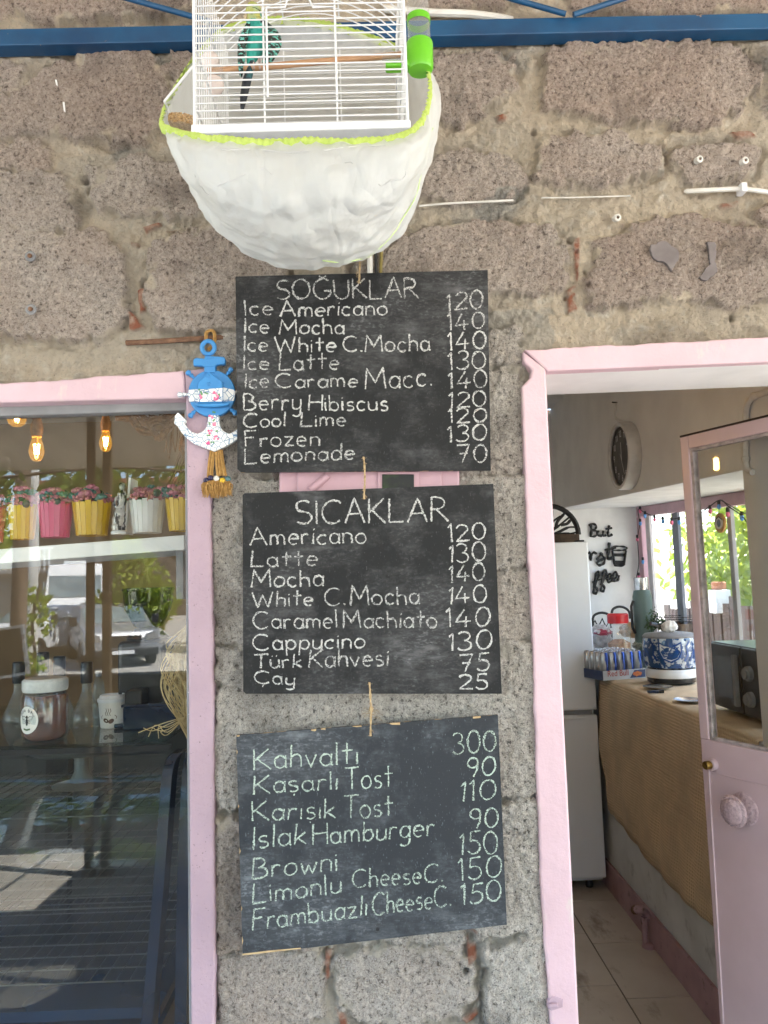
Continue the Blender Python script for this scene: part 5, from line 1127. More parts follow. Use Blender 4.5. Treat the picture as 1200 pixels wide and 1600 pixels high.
# right wall: pier, low wall under the opening, bulkhead over it
def wallbox(name, a, b, m, lab): return tag(MB().box(a, b).build(name, m, None), lab, 'wall')
wallbox('wall_pier', (XA, .36, 0), (XB+.05, YN, 2.62), 'greywall', 'grey plastered pier of the kitchen right wall seen through the door glass')
wallbox('low_wall', (XA, YN+.001, 0), (XB+.05, YE, ZC2-.004), 'stainwall', 'stained white low wall under the burlap covered counter')
def sloped(x0, x1, y0, y1, d0, d1):                # box whose bottom and top follow the head: d0, d1 offsets from it
    t0 = (lambda y: zs_(y)+d1) if d1 < .2 else (lambda y: 2.62)
    return MB().hexa([(x0, y0, zs_(y0)+d0), (x1, y0, zs_(y0)+d0), (x1, y1, zs_(y1)+d0), (x0, y1, zs_(y1)+d0), (x0, y0, t0(y0)), (x1, y0, t0(y0)), (x1, y1, t0(y1)), (x0, y1, t0(y1))])
tag(sloped(XA, XB+.05, YN+.001, YE, .004, 9).build('bulkhead', 'greywall', None), 'grey upper kitchen wall carrying the round clock', 'wall')
wallbox('end_wall', (.2, YE, 0), (XB+.05, YE+.08, 2.62), 'white', 'white kitchen end wall carrying the coffee lettering')
structure(sloped(XA+.001, XB+.049, YN+.002, YE-.001, 0, .0035).build('alcove_soffit', 'white', None))
sk = MB().box((XA-.014, .37, .001), (XA-.001, YE-.01, .135)).build('skirting', mat('dark_pink_skirting', (.44, .28, .30), (.37, .23, .25), 9, rough=.6, bump=.3, bscale=40, spots=(.16, .10, .09), sscale=16, slo=.6, shi=.7), None); structure(sk)
# kitchen window in the alcove's outer plane
kw = thing('kitchen_window', (XB, 2.2, ZC2), 'kitchen window with pink head and grey mullions looking onto the garden', 'window')
sloped(XB-.012, XB+.045, YN+.002, YE-.002, -.06, -.001).build('head', 'pinkmetal', kw, bevel=.003)
MB().box((XB-.014, YE-.075, ZC2), (XB+.045, YE-.002, zs_(YE)-.063)).build('jamb', 'pinkmetal', kw, bevel=.003)
def mull(px, wpx, m, d=.012, py=900):
    c = PX(px, py, XB); w = PX(px+wpx, py, XB).y-c.y; w = abs(w)*.36
    return MB().box((XB-.006, c.y-w, ZC2), (XB+d, c.y+w, zs_(c.y)-.062)).build('mullion', m, kw, bevel=.002)
gm = mat('weathered_post', (.42, .42, .44), (.30, .30, .31), 12, stretch=(1, 1, .2), rough=.8)
mull(1018, 9, mat('pale_post', (.62, .58, .58), rough=.7)); mull(1061, 13, mat('blue_grey_post', (.20, .22, .26), rough=.6)); mull(1147, 9, 'weathered_post')
MB().box((XB-.004, YN+.005, ZC2+.006), (XB+.02, YE-.076, ZC2+.035)).build('bottom_rail', 'weathered_post', kw)
MB().hexa([(x, y, z) for z_ in (0, 1) for x, y, z in ((XB+.012, YN+.005, zs_(YN)-.06 if z_ else ZC2+.035), (XB+.015, YN+.005, zs_(YN)-.06 if z_ else ZC2+.035), (XB+.015, YE-.076, zs_(YE)-.06 if z_ else ZC2+.035), (XB+.012, YE-.076, zs_(YE)-.06 if z_ else ZC2+.035))]).build('pane', 'glass2', kw)
# counter cloth: top sheet and hanging front with sagging hem
ck = MB(); rows_ = []
ny = 60
def hem(y): return .36+.05*math.sin(y*2.2+.4)+.012*mnoise.noise(Vector((y*9, 1, 0)))+(.09 if y > 2.36 else 0)*(min(1, (y-2.36)/.12))*8*.9
rows_ = [[] for _ in range(18)]
for j in range(ny+1):
    y = .90+(2.52-.90)*j/ny; fold = lambda t: .010*t*math.sin(y*21+2*math.sin(y*5))+.012*t*mnoise.noise(Vector((y*6, t*2, 4)))
    h = .40+.035*math.sin(y*3.1)+(max(0, y-2.38)/.14)*.32
    pts = [(XB-.02, ZC2+.003), (XA+.20, ZC2+.004), (XA+.03, ZC2+.005), (XA-.004, ZC2+.002)]
    for i in range(14):
        t = (i+1)/14; pts.append((XA-.012-.016*t-abs(fold(t)), ZC2-.006-(ZC2-h)*t))
    for i, (x, z) in enumerate(pts): rows_[i].append(Vector((x, y, z)))
ck.grid(rows_); o = ck.build('counter_cloth', 'burlap', None, smooth='all'); tag(o, 'tan burlap cloth covering the counter and hanging down its front', 'tablecloth')
sm_ = o.modifiers.new('thick', 'SOLIDIFY'); sm_.thickness = .003
# fridge
fy = 2.52; frx = P(931, 1113, fy).x; frt = P(905, 848, fy).z; frg = P(900, 1113, fy).z
fg = thing('fridge', (frx-.28, fy+.3, 0), 'tall white two door fridge standing in the kitchen corner', 'fridge')
MB().box((frx-.56, fy+.035, .045), (frx, fy+.62, frt)).build('body', 'fridge', fg, bevel=.006)
MB().box((frx-.562, fy-.02, frg+.012), (frx+.002, fy+.030, frt+.004)).build('upper_door', 'fridge', fg, bevel=.008, seg=3)
MB().box((frx-.562, fy-.02, .075), (frx+.002, fy+.030, frg-.012)).build('lower_door', 'fridge', fg, bevel=.008, seg=3)
MB().box((frx-.54, fy-.006, frg-.010), (frx-.02, fy+.02, frg+.010)).build('handle_recess', 'grey', fg)
MB().box((frx-.42, fy-.034, frg-.030), (frx-.06, fy-.0205, frg-.016)).build('handle_lip', 'fridge', fg, bevel=.003)
for x in (frx-.5, frx-.06): MB().lathe([(.018, 0), (.02, .01), (.014, .044)], (x, fy+.08, .001), 12).build('foot', 'black', fg)
MB().box((frx-.05, fy+.0, frt+.005), (frx-.01, fy+.05, frt+.014)).build('hinge_cap', 'blackm', fg, bevel=.002)
tr_ = thing('tree_plaque', P(880, 838, 2.75), 'black cut-out half round tree ornament standing on the fridge', 'ornament'); c = P(858, 849, 2.75); s = S(2.75); Rr = 47*s; c.z = frt+.006
m_ = MB(); m_.tube([c+Vector((Rr*math.cos(R(a)), 0, Rr*math.sin(R(a))+14*s)) for a in range(0, 181, 10)], 4.2*s, 6); m_.build('rim', 'blackm', tr_)
m_ = MB()
for x0, pts in ((0, [(0, 12), (0, 24), (8, 36), (20, 44)]), (0, [(0, 12), (6, 22), (18, 30), (34, 42)]), (0, [(4, 14), (18, 20), (32, 26), (45, 26)]), (0, [(0, 20), (3, 36), (4, 48), (8, 58)]), (0, [(12, 26), (15, 36), (26, 48), (24, 52)]), (0, [(6, 14), (22, 16), (34, 16), (44, 18)]), (0, [(20, 30), (30, 32), (36, 38), (40, 40)])):
    for sg_ in (1, -1): m_.tube(catmull([c+Vector((sg_*x*s, 0, y*s)) for x, y in pts], 4), [2.6*s]*8+[1.7*s]*5, 6)
m_.build('branches', 'blackm', tr_); MB().box((c.x-44*s, c.y-.03, c.z), (c.x+46*s, c.y+.03, c.z+15*s)).build('base', mat('dark_stained_wood', (.07, .04, .02), (.03, .018, .01), 30, rough=.7), tr_, bevel=.003)

# lettering on the end wall
def word_sign(name, lab, items, Y, th=.006):
    o = None; m_ = MB()
    for pts, w in items:
        w = w*1.4; p = catmull([P(850+x*.29167, 780+y*.29167, Y) for x, y in pts], 5) if len(pts) > 2 else [P(850+x*.29167, 780+y*.29167, Y) for x, y in pts]
        n = len(p); k = w*.29167*S(Y)/2
        m_.tube(p, [k*(1+.28*math.sin(i*1.1)) for i in range(n)], 8)
    o = m_.build(name, 'blackm', None, smooth=True); return tag(o, lab, 'wall sign')
YS = YE-.012
B_ = [([(250, 134), (254, 165), (250, 198)], 10), ([(240, 140), (262, 132), (280, 142), (274, 160), (256, 165)], 8), ([(256, 165), (284, 172), (282, 192), (262, 200), (246, 194)], 8)]
U_ = [([(292, 168), (290, 188), (298, 198), (312, 192), (318, 170)], 8), ([(318, 168), (316, 190), (324, 197), (332, 190)], 8)]
T_ = [([(350, 140), (344, 170), (342, 188), (350, 198), (366, 188)], 9), ([(330, 160), (364, 154)], 7)]
word_sign('wall_lettering', 'black cut-out word But on the white kitchen end wall', B_+U_+T_, YS)
F_ = [([(150, 260), (148, 300), (140, 345)], 11), ([(150, 262), (180, 256), (206, 262)], 9), ([(146, 300), (186, 294)], 8)]
I_ = [([(212, 290), (208, 318), (214, 330), (228, 318)], 9), ([(216, 272), (217, 275)], 9)]
R_ = [([(238, 284), (250, 296), (250, 330)], 10), ([(250, 306), (262, 288), (276, 286), (278, 296)], 9)]
S_ = [([(282, 326), (300, 300), (306, 288), (314, 302), (326, 322), (318, 346), (298, 354), (284, 344), (300, 328), (326, 318)], 9)]
T2 = [([(350, 232), (346, 270), (342, 306), (350, 322), (366, 312)], 11), ([(326, 272), (384, 258)], 8)]
word_sign('wall_lettering', 'black cut-out word First with its beginning behind the fridge', F_+I_+R_+S_+T2, YS)
C_ = [([(188, 410), (160, 404), (136, 440), (146, 476), (176, 480), (196, 462)], 11)]
O_ = [([(212, 436), (198, 452), (206, 472), (224, 466), (226, 446), (212, 436)], 9)]
ff = [([(268, 470), (290, 420), (296, 396), (286, 388), (276, 410), (270, 460), (266, 500), (276, 506), (286, 488), (272, 460)], 9), ([(304, 462), (330, 408), (334, 388), (324, 380), (314, 404), (310, 450), (306, 488), (316, 494), (324, 476), (312, 452)], 9), ([(258, 446), (300, 430), (340, 420)], 7)]
ee = [([(336, 434), (358, 424), (360, 406), (348, 402), (338, 424), (348, 444), (366, 436)], 9), ([(366, 434), (388, 416), (390, 396), (378, 392), (368, 414), (376, 438), (396, 432), (402, 408)], 9)]
word_sign('wall_lettering', 'black cut-out word Coffee with its beginning behind the fridge', C_+O_+ff+ee, YS)
cupo = [([(362, 262), (372, 254), (404, 252), (436, 256), (444, 264), (430, 272), (400, 274), (370, 272), (362, 262)], 6), ([(366, 276), (378, 350)], 8), ([(440, 274), (428, 352)], 8), ([(376, 352), (404, 358), (430, 352)], 8)]
o = word_sign('wall_cup_cutout', 'black cut-out takeaway cup beside the word First', cupo, YS)
q = [(371, 290), (436, 292), (431, 326), (404, 332), (376, 326)]
cb = MB().prism([P(850+x*.29167, 780+y*.29167, YS+.002) for x, y in ((370, 290), (436, 290), (434, 308), (374, 306))], (0, .008, 0)).build('sleeve', 'blackm', o)
MB().prism([P(850+x*.29167, 780+y*.29167, YS+.002) for x, y in ((376, 328), (430, 330), (428, 350), (404, 356), (379, 350))], (0, .008, 0)).build('base', 'blackm', o)

# clock on the bulkhead
cl = thing('wall_clock', PX(968, 765, XA-.03), 'round white rimmed wall clock with dark dial seen at an angle', 'clock'); cc = PX(985, 712, XA); R0 = .150; ax = (-1, 0, 0)
MB().lathe([(R0*.98, .001), (R0, .006), (R0, .048), (R0*.97, .056), (R0*.88, .056), (R0*.86, .046)], cc, 48, ax, caps=False).build('rim', mat('clock_rim', (.62, .61, .58), rough=.4), cl, smooth=True)
MB().lathe([(R0*.87, .030), (R0*.87, .038), (.001, .0385)], cc, 40, ax).build('dial', mat('dark_dial', (.045, .045, .045), (.10, .10, .10), 9, rough=.5), cl)
cpl2 = lambda x, y: Vector((cc.x-.0402, cc.y-x, cc.z-y)); m_ = MB(); r_ = random.Random(3)
for k in range(1, 13):
    a = R(90-30*k); tx = str(k); hx, hy = .098*math.cos(a), -.098*math.sin(a); w = .013 if len(tx) == 1 else .024
    write(m_, tx, hx-w/2, hy+.013, hx+w/2, hy+.013, .026, .0042, cpl2, r_, gap=.25, jit=0, rough=0, step=.004)
m_.build('numerals', 'wire', cl); m_ = MB(); ribbon(m_, [(0, .02), (0, -.06)], .006, cpl2, r_, 0); ribbon(m_, [(-.012, -.012), (.03, .085)], .004, lambda x, y: cpl2(x, y)+Vector((-.001, 0, 0)), r_, 0); m_.build('hands', 'cable', cl)
m_ = MB(); nl = PX(963, 629, XA-.004)
m_.tube(catmull([nl, nl+Vector((-.006, -.01, -.03)), nl+Vector((-.006, .006, -.075)), cc+Vector((-.012, 0, R0+.002))], 5), .002, 6); m_.tube(catmull([nl, nl+Vector((-.006, .012, -.03)), nl+Vector((-.006, -.002, -.07)), cc+Vector((-.012, .004, R0+.002))], 5), .0015, 6); m_.build('hanging_cord', 'cable', cl, smooth=True)
MB().tube([nl+Vector((.004, 0, 0)), nl+Vector((-.02, 0, .002))], .003, 6).build('nail', 'blackm', cl)
# conduit on the pier
pq = lambda x, y: PX(x, y, XA-.012)
o = thing('wall_conduit', pq(1166, 735), 'grey plastic conduit with elbow on the kitchen wall above the door leaf', 'conduit')
MB().tube(catmull([pq(1230, 600), pq(1195, 613), pq(1175, 622), pq(1166, 640), pq(1165, 680), pq(1165, 720), pq(1168, 734), pq(1176, 738)], 5), .0095, 10).build('pipe', 'cable', o, smooth=True)
for x, y in ((1178, 619), (1165, 717)): MB().ball(pq(x, y), .013, 10).build('clip', 'cable', o, smooth='all')

# --- counter things (base pixel on the counter top)
K = lambda x, y, dz=.006: PZ(x, y, ZC2+dz)
# carton of energy drink cans
A0, A1 = K(945, 1064), K(1011, 1059); dirx = (A1-A0); wid = dirx.length; ux = dirx.normalized(); uy = Vector((-ux.y, ux.x, 0)); 
A0 = A0+uy*.01
tc_ = thing('can_carton', A0+ux*wid/2, 'low blue and white printed carton tray of drink cans on the counter end', 'carton')
dep = .27; hb_ = .045; pm = Matrix(((ux.x, uy.x, 0, A0.x), (ux.y, uy.y, 0, A0.y), (0, 0, 1, A0.z), (0, 0, 0, 1)))
m_ = MB(); m_.box((0, 0, 0), (wid, .003, hb_), pm); m_.build('front_panel', mat('carton_print', (.66, .68, .70), rough=.5), tc_)
m_ = MB(); m_.box((-.003, .003, 0), (0, dep, hb_), pm); m_.box((wid, .003, 0), (wid+.003, dep, hb_), pm); m_.box((0, dep, 0), (wid, dep+.003, hb_), pm); m_.box((0, .0031, 0), (wid, dep-.001, .003), pm); m_.build('tray_side', mat('carton_navy', (.03, .05, .13), rough=.5), tc_)
tx = bpy.data.curves.new('lettering', 'FONT'); tx.body = 'Red Bull'; tx.size = 1; tob = bpy.data.objects.new('t', tx); COL.objects.link(tob)
dg = bpy.context.evaluated_depsgraph_get(); me = bpy.data.meshes.new_from_object(tob.evaluated_get(dg)); bpy.data.objects.remove(tob)
mw = max(v.co.x for v in me.vertices); kx = wid*.50/mw
me.transform(pm @ Matrix.Translation((wid*.09, -.0012, hb_*.40)) @ Matrix.Rotation(R(90), 4, 'X') @ Matrix.Diagonal((kx, kx*1.1, 1, 1)))
me.materials.append(mat('print_red', (.50, .03, .02), rough=.5)); lo = bpy.data.objects.new('lettering', me); COL.objects.link(lo); adopt(lo, tc_)
m_ = MB(); pl3 = lambda x, y: pm @ Vector((x, -.0012, y)); r_ = random.Random(2)
write(m_, 'energy drink', wid*.09, -(hb_*.2), wid*.55, -(hb_*.2), .007, .0012, lambda x, y: pl3(x, -y), r_, jit=0, rough=0) if False else None
m_.add([pl3(wid*.62, .004), pl3(wid*.99, .004), pl3(wid*.99, hb_-.004), pl3(wid*.74, hb_-.003)], [(0, 1, 2, 3)]); m_.build('blue_print', 'carton_navy', tc_)
m_ = MB(); m_.add([pm @ Vector((wid*(.80+.11*math.cos(i*.5)), -.002, hb_*(.5+.3*math.sin(i*.5)*(1 if i % 2 else .7)))) for i in range(12)], [tuple(range(12))]); m_.build('sun_print', mat('print_orange', (.65, .22, .03), (.55, .06, .03), 200, rough=.5), tc_)
canp = mat('silver_blue_can', (.55, .57, .60), (.02, .06, .28), 24, .52, .54, rough=.25, metal=.6, stretch=(1, 1, .15))
cg = 'energy drink cans packed in the carton tray'
rc = wid/5/2*.96
for j in range(5):
    for i in range(5):
        p = pm @ Vector((wid*(i+.5)/5, .006+rc+j*rc*2.04, .0035))
        if i == 0 and j == 0:
            can0 = thing('drink_can', p, 'silver and blue drink can packed in the carton tray', 'can', cg)
            MB().lathe([(rc*.8, 0), (rc, .006), (rc, .118), (rc*.82, .128), (rc*.80, .130)], p, 16).build('body', canp, can0, smooth=True)
            MB().lathe([(rc*.83, .128), (rc*.84, .131), (rc*.74, .1315), (rc*.72, .128), (.001, .128)], p, 16, caps=False).build('lid', 'chrome', can0, smooth=True)
            base0 = p
        else: dup(can0, p-base0)
# red lidded jar, bread bag, bags
def stand(nm, px, py, parts, lab, cat, at_=None):
    c = at_ or K(px, py); t = thing(nm, c, lab, cat); d = c.y+1.44; s = d/1200
    for n_, prof, m in parts: MB().lathe([(r*s, z*s) for r, z in prof], c, 26).build(n_, m, t, smooth=True)
    return t, c, s
wrapm = thin_glass('plastic_bag', 1.5, (.80, .80, .80), (.5, .5, .5), .3)
jt, c, s = stand('biscuit_jar', 970, 1046, [('jar', [(17, 0), (18, 3), (18, 60), (13, 70)], 'clear'), ('biscuits', [(16, 1), (17, 40), (8, 46)], mat('biscuit', (.42, .22, .11), (.28, .13, .06), 60, rough=.9, bump=.8, bscale=80, bdist=.01)), ('lid', [(15.5, 71), (16, 73), (16, 84), (14, 86), (1, 86)], mat('red_lid', (.50, .015, .02), rough=.35))], 'clear jar with red lid behind the drink cans', 'jar')
bgc = K(985, 1030); bgc = Vector((bgc.x, bgc.y-.02, ZC2+.006))
def lump(nm, c, sx, sy, sz, m, lab, cat, seed, group=None, crumple=.22):
    o = MB().ball((0, 0, 0), 1, 40).build(nm, m, None, smooth='all')
    for v in o.data.vertices:
        n_ = v.co.copy(); k = 1+crumple*(1-2*abs(mnoise.noise(n_*1.9+Vector((seed, 0, 0)))))+crumple*.5*(1-2*abs(mnoise.noise(n_*4.3+Vector((0, seed, 0)))))-crumple*.8
        v.co = Vector((c[0]+n_.x*k*sx, c[1]+n_.y*k*sy, c[2]+max(-1, n_.z*k)*sz+sz))
    return tag(o, lab, cat)
c1 = K(978, 1040); c1 = P(985, 985, 2.9); lump('bread_bag', (c1.x, c1.y, c1.z-.042), .062, .05, .042, mat('bread_crust', (.50, .29, .14), (.62, .47, .32), 22, rough=.35, coat=.6), 'bag of tan rusks leaning on the red lidded jar', 'bag', 3)
c2 = K(945, 1030); c2 = P(938, 1000, 2.95); lump('plastic_bag', (c2.x, c2.y, c2.z-.08), .065, .06, .08, mat('plastic_bag_film', (.42, .40, .42), (.62, .6, .6), 30, rough=.3), 'crumpled clear plastic bag with red print behind the cans', 'bag', 7, crumple=.35)
c2 = P(942, 988, 2.84); lump('snack_packet', (c2.x, c2.y, c2.z-.018), .05, .03, .018, mat('packet_print', (.38, .05, .09), (.6, .55, .56), 26, .5, .52, rough=.3), 'red and white snack packet on top of the plastic bag', 'packet', 9)
lump('herb_bag', (P(1002, 1008, 2.85).x, 2.85, P(1002, 1008, 2.85).z-.022), .05, .04, .022, mat('greenish_bag', (.16, .17, .12), (.4, .4, .35), 40, rough=.3), 'greenish plastic bag beside the rusks and thermos', 'bag', 4)
bk_ = thing('wire_basket', K(958, 1000), 'black wire basket with arched handle and zigzag rim at the end wall', 'basket'); Yb = YE-.08; s = S(Yb); m_ = MB()
pp = lambda x, y: P(850+x*.29167, 780+y*.29167, Yb)
m_.tube(catmull([pp(262, 690), pp(262, 640), pp(275, 618), pp(310, 608), pp(345, 618), pp(356, 640)], 5), .0075, 8); m_.build('rim', 'blackm', bk_, smooth=True)
MB().tube(catmull([pp(360, 640), pp(366, 596), pp(385, 580), pp(410, 576), pp(436, 584), pp(456, 604), pp(462, 640)], 5), .0075, 8).build('handle', 'blackm', bk_, smooth=True)
MB().tube([pp(*q) for q in ((262, 672), (272, 650), (292, 684), (312, 640), (332, 684), (352, 650), (360, 690))], .006, 6).build('zigzag', 'blackm', bk_, smooth=True)
MB().lathe([(.055, -.16), (.06, -.02)], (pp(312, 690).x, Yb+.0, pp(312, 690).z), 12).build('bowl', 'blackm', bk_) 
tf, c, s = stand('thermos', 1010, 1042, [('body', [(13, 0), (14.5, 2), (14.5, 108), (12, 118)], mat('sage_green_enamel', (.10, .15, .13), (.08, .125, .11), 6, rough=.4)), ('cap', [(10.5, 118), (11, 120), (11, 137), (10, 138)], 'chrome')], 'sage green thermos bottle with steel cap by the kitchen window', 'thermos')
MB().tube([c+Vector((-15*s, -3*s, 52*s)), c+Vector((-19*s, -4*s, 62*s)), c+Vector((-19*s, -4*s, 94*s)), c+Vector((-15*s, -3*s, 102*s))], 2.2*s, 8).build('handle', 'black', tf, smooth=True)
ht = thing('parsley_bunch', K(1027, 1030), 'dark green parsley bunch in a glass beside the thermos', 'herbs'); c = K(1030, 1048); s = (c.y+1.44)/1200
MB().lathe([(8*s, 0), (10*s, 34*s)], c, 18, caps=False).build('glass', 'bottleglass', ht, smooth=True)
m_ = MB(); leafcloud(m_, 420, [((c.x, c.y, c.z+82*s), 16*s), ((c.x-8*s, c.y, c.z+70*s), 11*s), ((c.x+9*s, c.y, c.z+68*s), 11*s)], .009, 4); m_.build('leaves', mat('parsley', (.03, .075, .012), (.015, .04, .008), 60, rough=.6), ht)
m_ = MB()
for i in range(14): a = i*2.4; m_.tube([c+Vector((4*s*math.cos(a), 4*s*math.sin(a), 2*s)), c+Vector((9*s*math.cos(a), 9*s*math.sin(a), 70*s))], .0013, 4)
m_.build('stems', 'parsley', ht)
sn = thing('scale_stand', K(1066, 1030), 'dark pan on a black kitchen stand behind the blue pot', 'pan'); c = K(1066, 1048); s = (c.y+1.44)/1200
MB().lathe([(18*s, 0), (20*s, 4*s), (18*s, 26*s), (6*s, 30*s), (5*s, 50*s)], c, 24).build('stand', 'black', sn, smooth=True)
MB().lathe([(12*s, 50*s), (24*s, 58*s), (33*s, 72*s), (34*s, 73*s), (31*s, 71*s), (10*s, 55*s)], c, 28).build('pan', mat('dark_brown_enamel', (.03, .018, .016), rough=.3), sn, smooth=True)
m_ = MB()
for k in (0, 1): m_.tube([c+Vector(((30+k)*s*math.cos(a*.3), (30+k)*s*math.sin(a*.3), (77+k*6)*s)) for a in range(21)], .0022, 5, closed=True)
m_.build('wire_rim', 'blackm', sn, smooth=True); m_ = MB(); m_.tube([c+Vector((-32*s, 0, 70*s)), c+Vector((-46*s, -4*s, 74*s))], 3*s, 8); m_.build('handle', 'black', sn, smooth=True)
# blue patterned pot
bp_ = thing('patterned_pot', K(1064, 1070), 'white pot with blue oriental cat face pattern on a black base', 'pot'); c = K(1066, 1072); c = Vector((c.x+.0, c.y+.12, ZC2+.006)); s = (c.y+1.44)/1200
MB().lathe([(30*s, 0), (36*s, 3*s), (37*s, 20*s), (34*s, 24*s)], c, 36).build('base', 'black', bp_, smooth=True)
MB().lathe([(37.2*s, 10*s), (38*s, 12*s), (38*s, 20*s), (36*s, 23*s)], c, 36).build('band', 'fridge', bp_, smooth=True)
Rp = 40; prof_ = [(30, 22), (38, 26), (Rp, 40), (Rp, 62), (39, 70)]
MB().lathe([(r*s, z*s) for r, z in prof_], c, 40).build('bowl', mat('blue_white_glaze', (.48, .54, .60), (.02, .07, .20), 36, .43, .48, rough=.2, coat=.4), bp_, smooth=True)
MB().lathe([(39*s, 70*s), (40*s, 72*s), (36*s, 76*s), (2*s, 80*s)], c, 36).build('lid', 'grey', bp_, smooth=True)
def bpl(x, y): a = x/Rp-.35; return c+Vector((math.sin(a), -math.cos(a), 0))*(Rp+.5)*s+Vector((0, 0, (50-y)*s))
m_ = MB(); r_ = random.Random(4)
face = [(-16, -14), (-9, -10), (0, -8), (9, -10), (16, -14), (16, 0), (11, 10), (0, 15), (-11, 10), (-16, 0), (-16, -14)]
m_.add([bpl(*p) for p in face[:-1]], [tuple(range(10))]); m_.build('cat_face_print', mat('glaze_white', (.70, .74, .78), rough=.2), bp_)
m_ = MB(); p2 = lambda x, y: bpl(x, y)+(bpl(x, y)-c).normalized()*.0015
ribbon(m_, resample(face, 2), 2.2, p2, r_, .1)
for sg_ in (-1, 1):
    ribbon(m_, resample([(sg_*3, -6), (sg_*8, -4), (sg_*12, -7)], 1), 1.6, p2, r_, .1); ribbon(m_, resample([(sg_*4, 0), (sg_*8, -2), (sg_*11, 1), (sg_*7, 2)], 1), 1.8, p2, r_, .1); ribbon(m_, resample([(sg_*2, 9), (sg_*6, 6), (sg_*10, 8)], 1), 1.5, p2, r_, .1)
    ribbon(m_, resample([(sg_*20, 14), (sg_*26, 4), (sg_*24, -8), (sg_*30, -16)], 1), 3.2, p2, r_, .1); ribbon(m_, resample([(sg_*30, 14), (sg_*36, 2), (sg_*44, -4)], 1), 3, p2, r_, .1)
ribbon(m_, resample([(0, -14), (0, -9)], 1), 2, p2, r_, .1); ribbon(m_, resample([(-2, 4), (0, 6), (2, 4)], 1), 1.6, p2, r_, .1); ribbon(m_, [(-24, -17), (24, -17)], 3, p2, r_, .1)
m_.build('blue_print', mat('cobalt', (.015, .07, .26), rough=.2), bp_)
o = lump('tissue', (c.x-.01, c.y-.04, c.z+78*s), .035, .02, .026, 'cup', 'crumpled white tissue lying on the blue pot lid', 'tissue', 5, crumple=.3)
gt, c, s = stand('drinking_glass', 1020, 1058, [('glass', [(8, 0), (9, 1), (11, 42), (11.6, 58)], 'bottleglass')], 'tall clear glass with a lemon slice between carton and pot', 'glass')
MB().lathe([(7*s, 36*s), (8.5*s, 37*s), (8*s, 40*s)], c, 16, (.2, -.2, 1)).build('lemon_slice', mat('lemon', (.55, .50, .10), rough=.5), gt)
for x, y, lab in ((1032, 1078, 'shiny steel saucer on the burlap counter beside the lighter'), (1081, 1099, 'shiny steel saucer partly hidden by the door edge')):
    c = K(x, y); s = (c.y+1.44)/1200; t = thing('saucer', c, lab, 'saucer'); c = c+Vector((.0, .03, 0))
    MB().lathe([(12*s, 0), (14*s, .5*s), (22*s, 4*s), (22.5*s, 4.6*s), (13*s, 1.6*s), (1*s, 1.2*s)], c, 30).build('plate', 'chrome', t, smooth=True)
lt = thing('lighter', K(1025, 1083), 'small black and blue lighter lying beside the saucer', 'lighter'); c = K(1024, 1083); s = (c.y+1.44)/1200
MB().box((c.x-12*s, c.y-.008, c.z+.0002), (c.x+5*s, c.y+.008, c.z+.012)).build('body', 'navy', lt, bevel=.003); MB().box((c.x+5.2*s, c.y-.008, c.z+.0002), (c.x+13*s, c.y+.008, c.z+.013)).build('head', 'black', lt, bevel=.002)
# microwave seen through the door glass
mwv = thing('microwave', PX(1150, 1100, XA+.12), 'black microwave oven on the counter seen through the door glass', 'microwave')
mx_ = XA+.10; y1 = PX(1106, 1010, mx_).y; y0 = max(.90, PX(1194, 1090, mx_).y); zt = ZC2+.255
MB().box((mx_+.012, y0, ZC2+.022), (XB-.03, y1, zt)).build('body', 'black', mwv, bevel=.004)
ym = y0+(y1-y0)*.36
MB().box((mx_, ym+.003, ZC2+.026), (mx_+.0118, y1-.003, zt-.004)).build('door', 'black', mwv, bevel=.003)
MB().box((mx_-.0015, ym+.07, ZC2+.065), (mx_-.0002, y1-.05, zt-.045)).build('door_window', mat('oven_window', (.10, .11, .115), rough=.12), mwv)
MB().box((mx_, y0+.002, ZC2+.026), (mx_+.0118, ym-.003, zt-.004)).build('control_panel', 'black', mwv, bevel=.003)
MB().box((mx_-.02, ym+.012, ZC2+.05), (mx_-.003, ym+.032, zt-.03)).build('handle', 'grey', mwv, bevel=.004)
for z in (.17, .085): MB().lathe([(.026, 0), (.025, .012), (.019, .014), (.018, .022), (.001, .022)], (mx_-.0005, (y0+ym)/2+.01, ZC2+z), 22, (-1, 0, 0)).build('knob', 'grey', mwv, smooth=True)
for y in (y0+.03, y1-.03): MB().lathe([(.012, 0), (.014, .021)], (mx_+.06, y, ZC2+.0065), 10).build('foot', 'black', mwv)
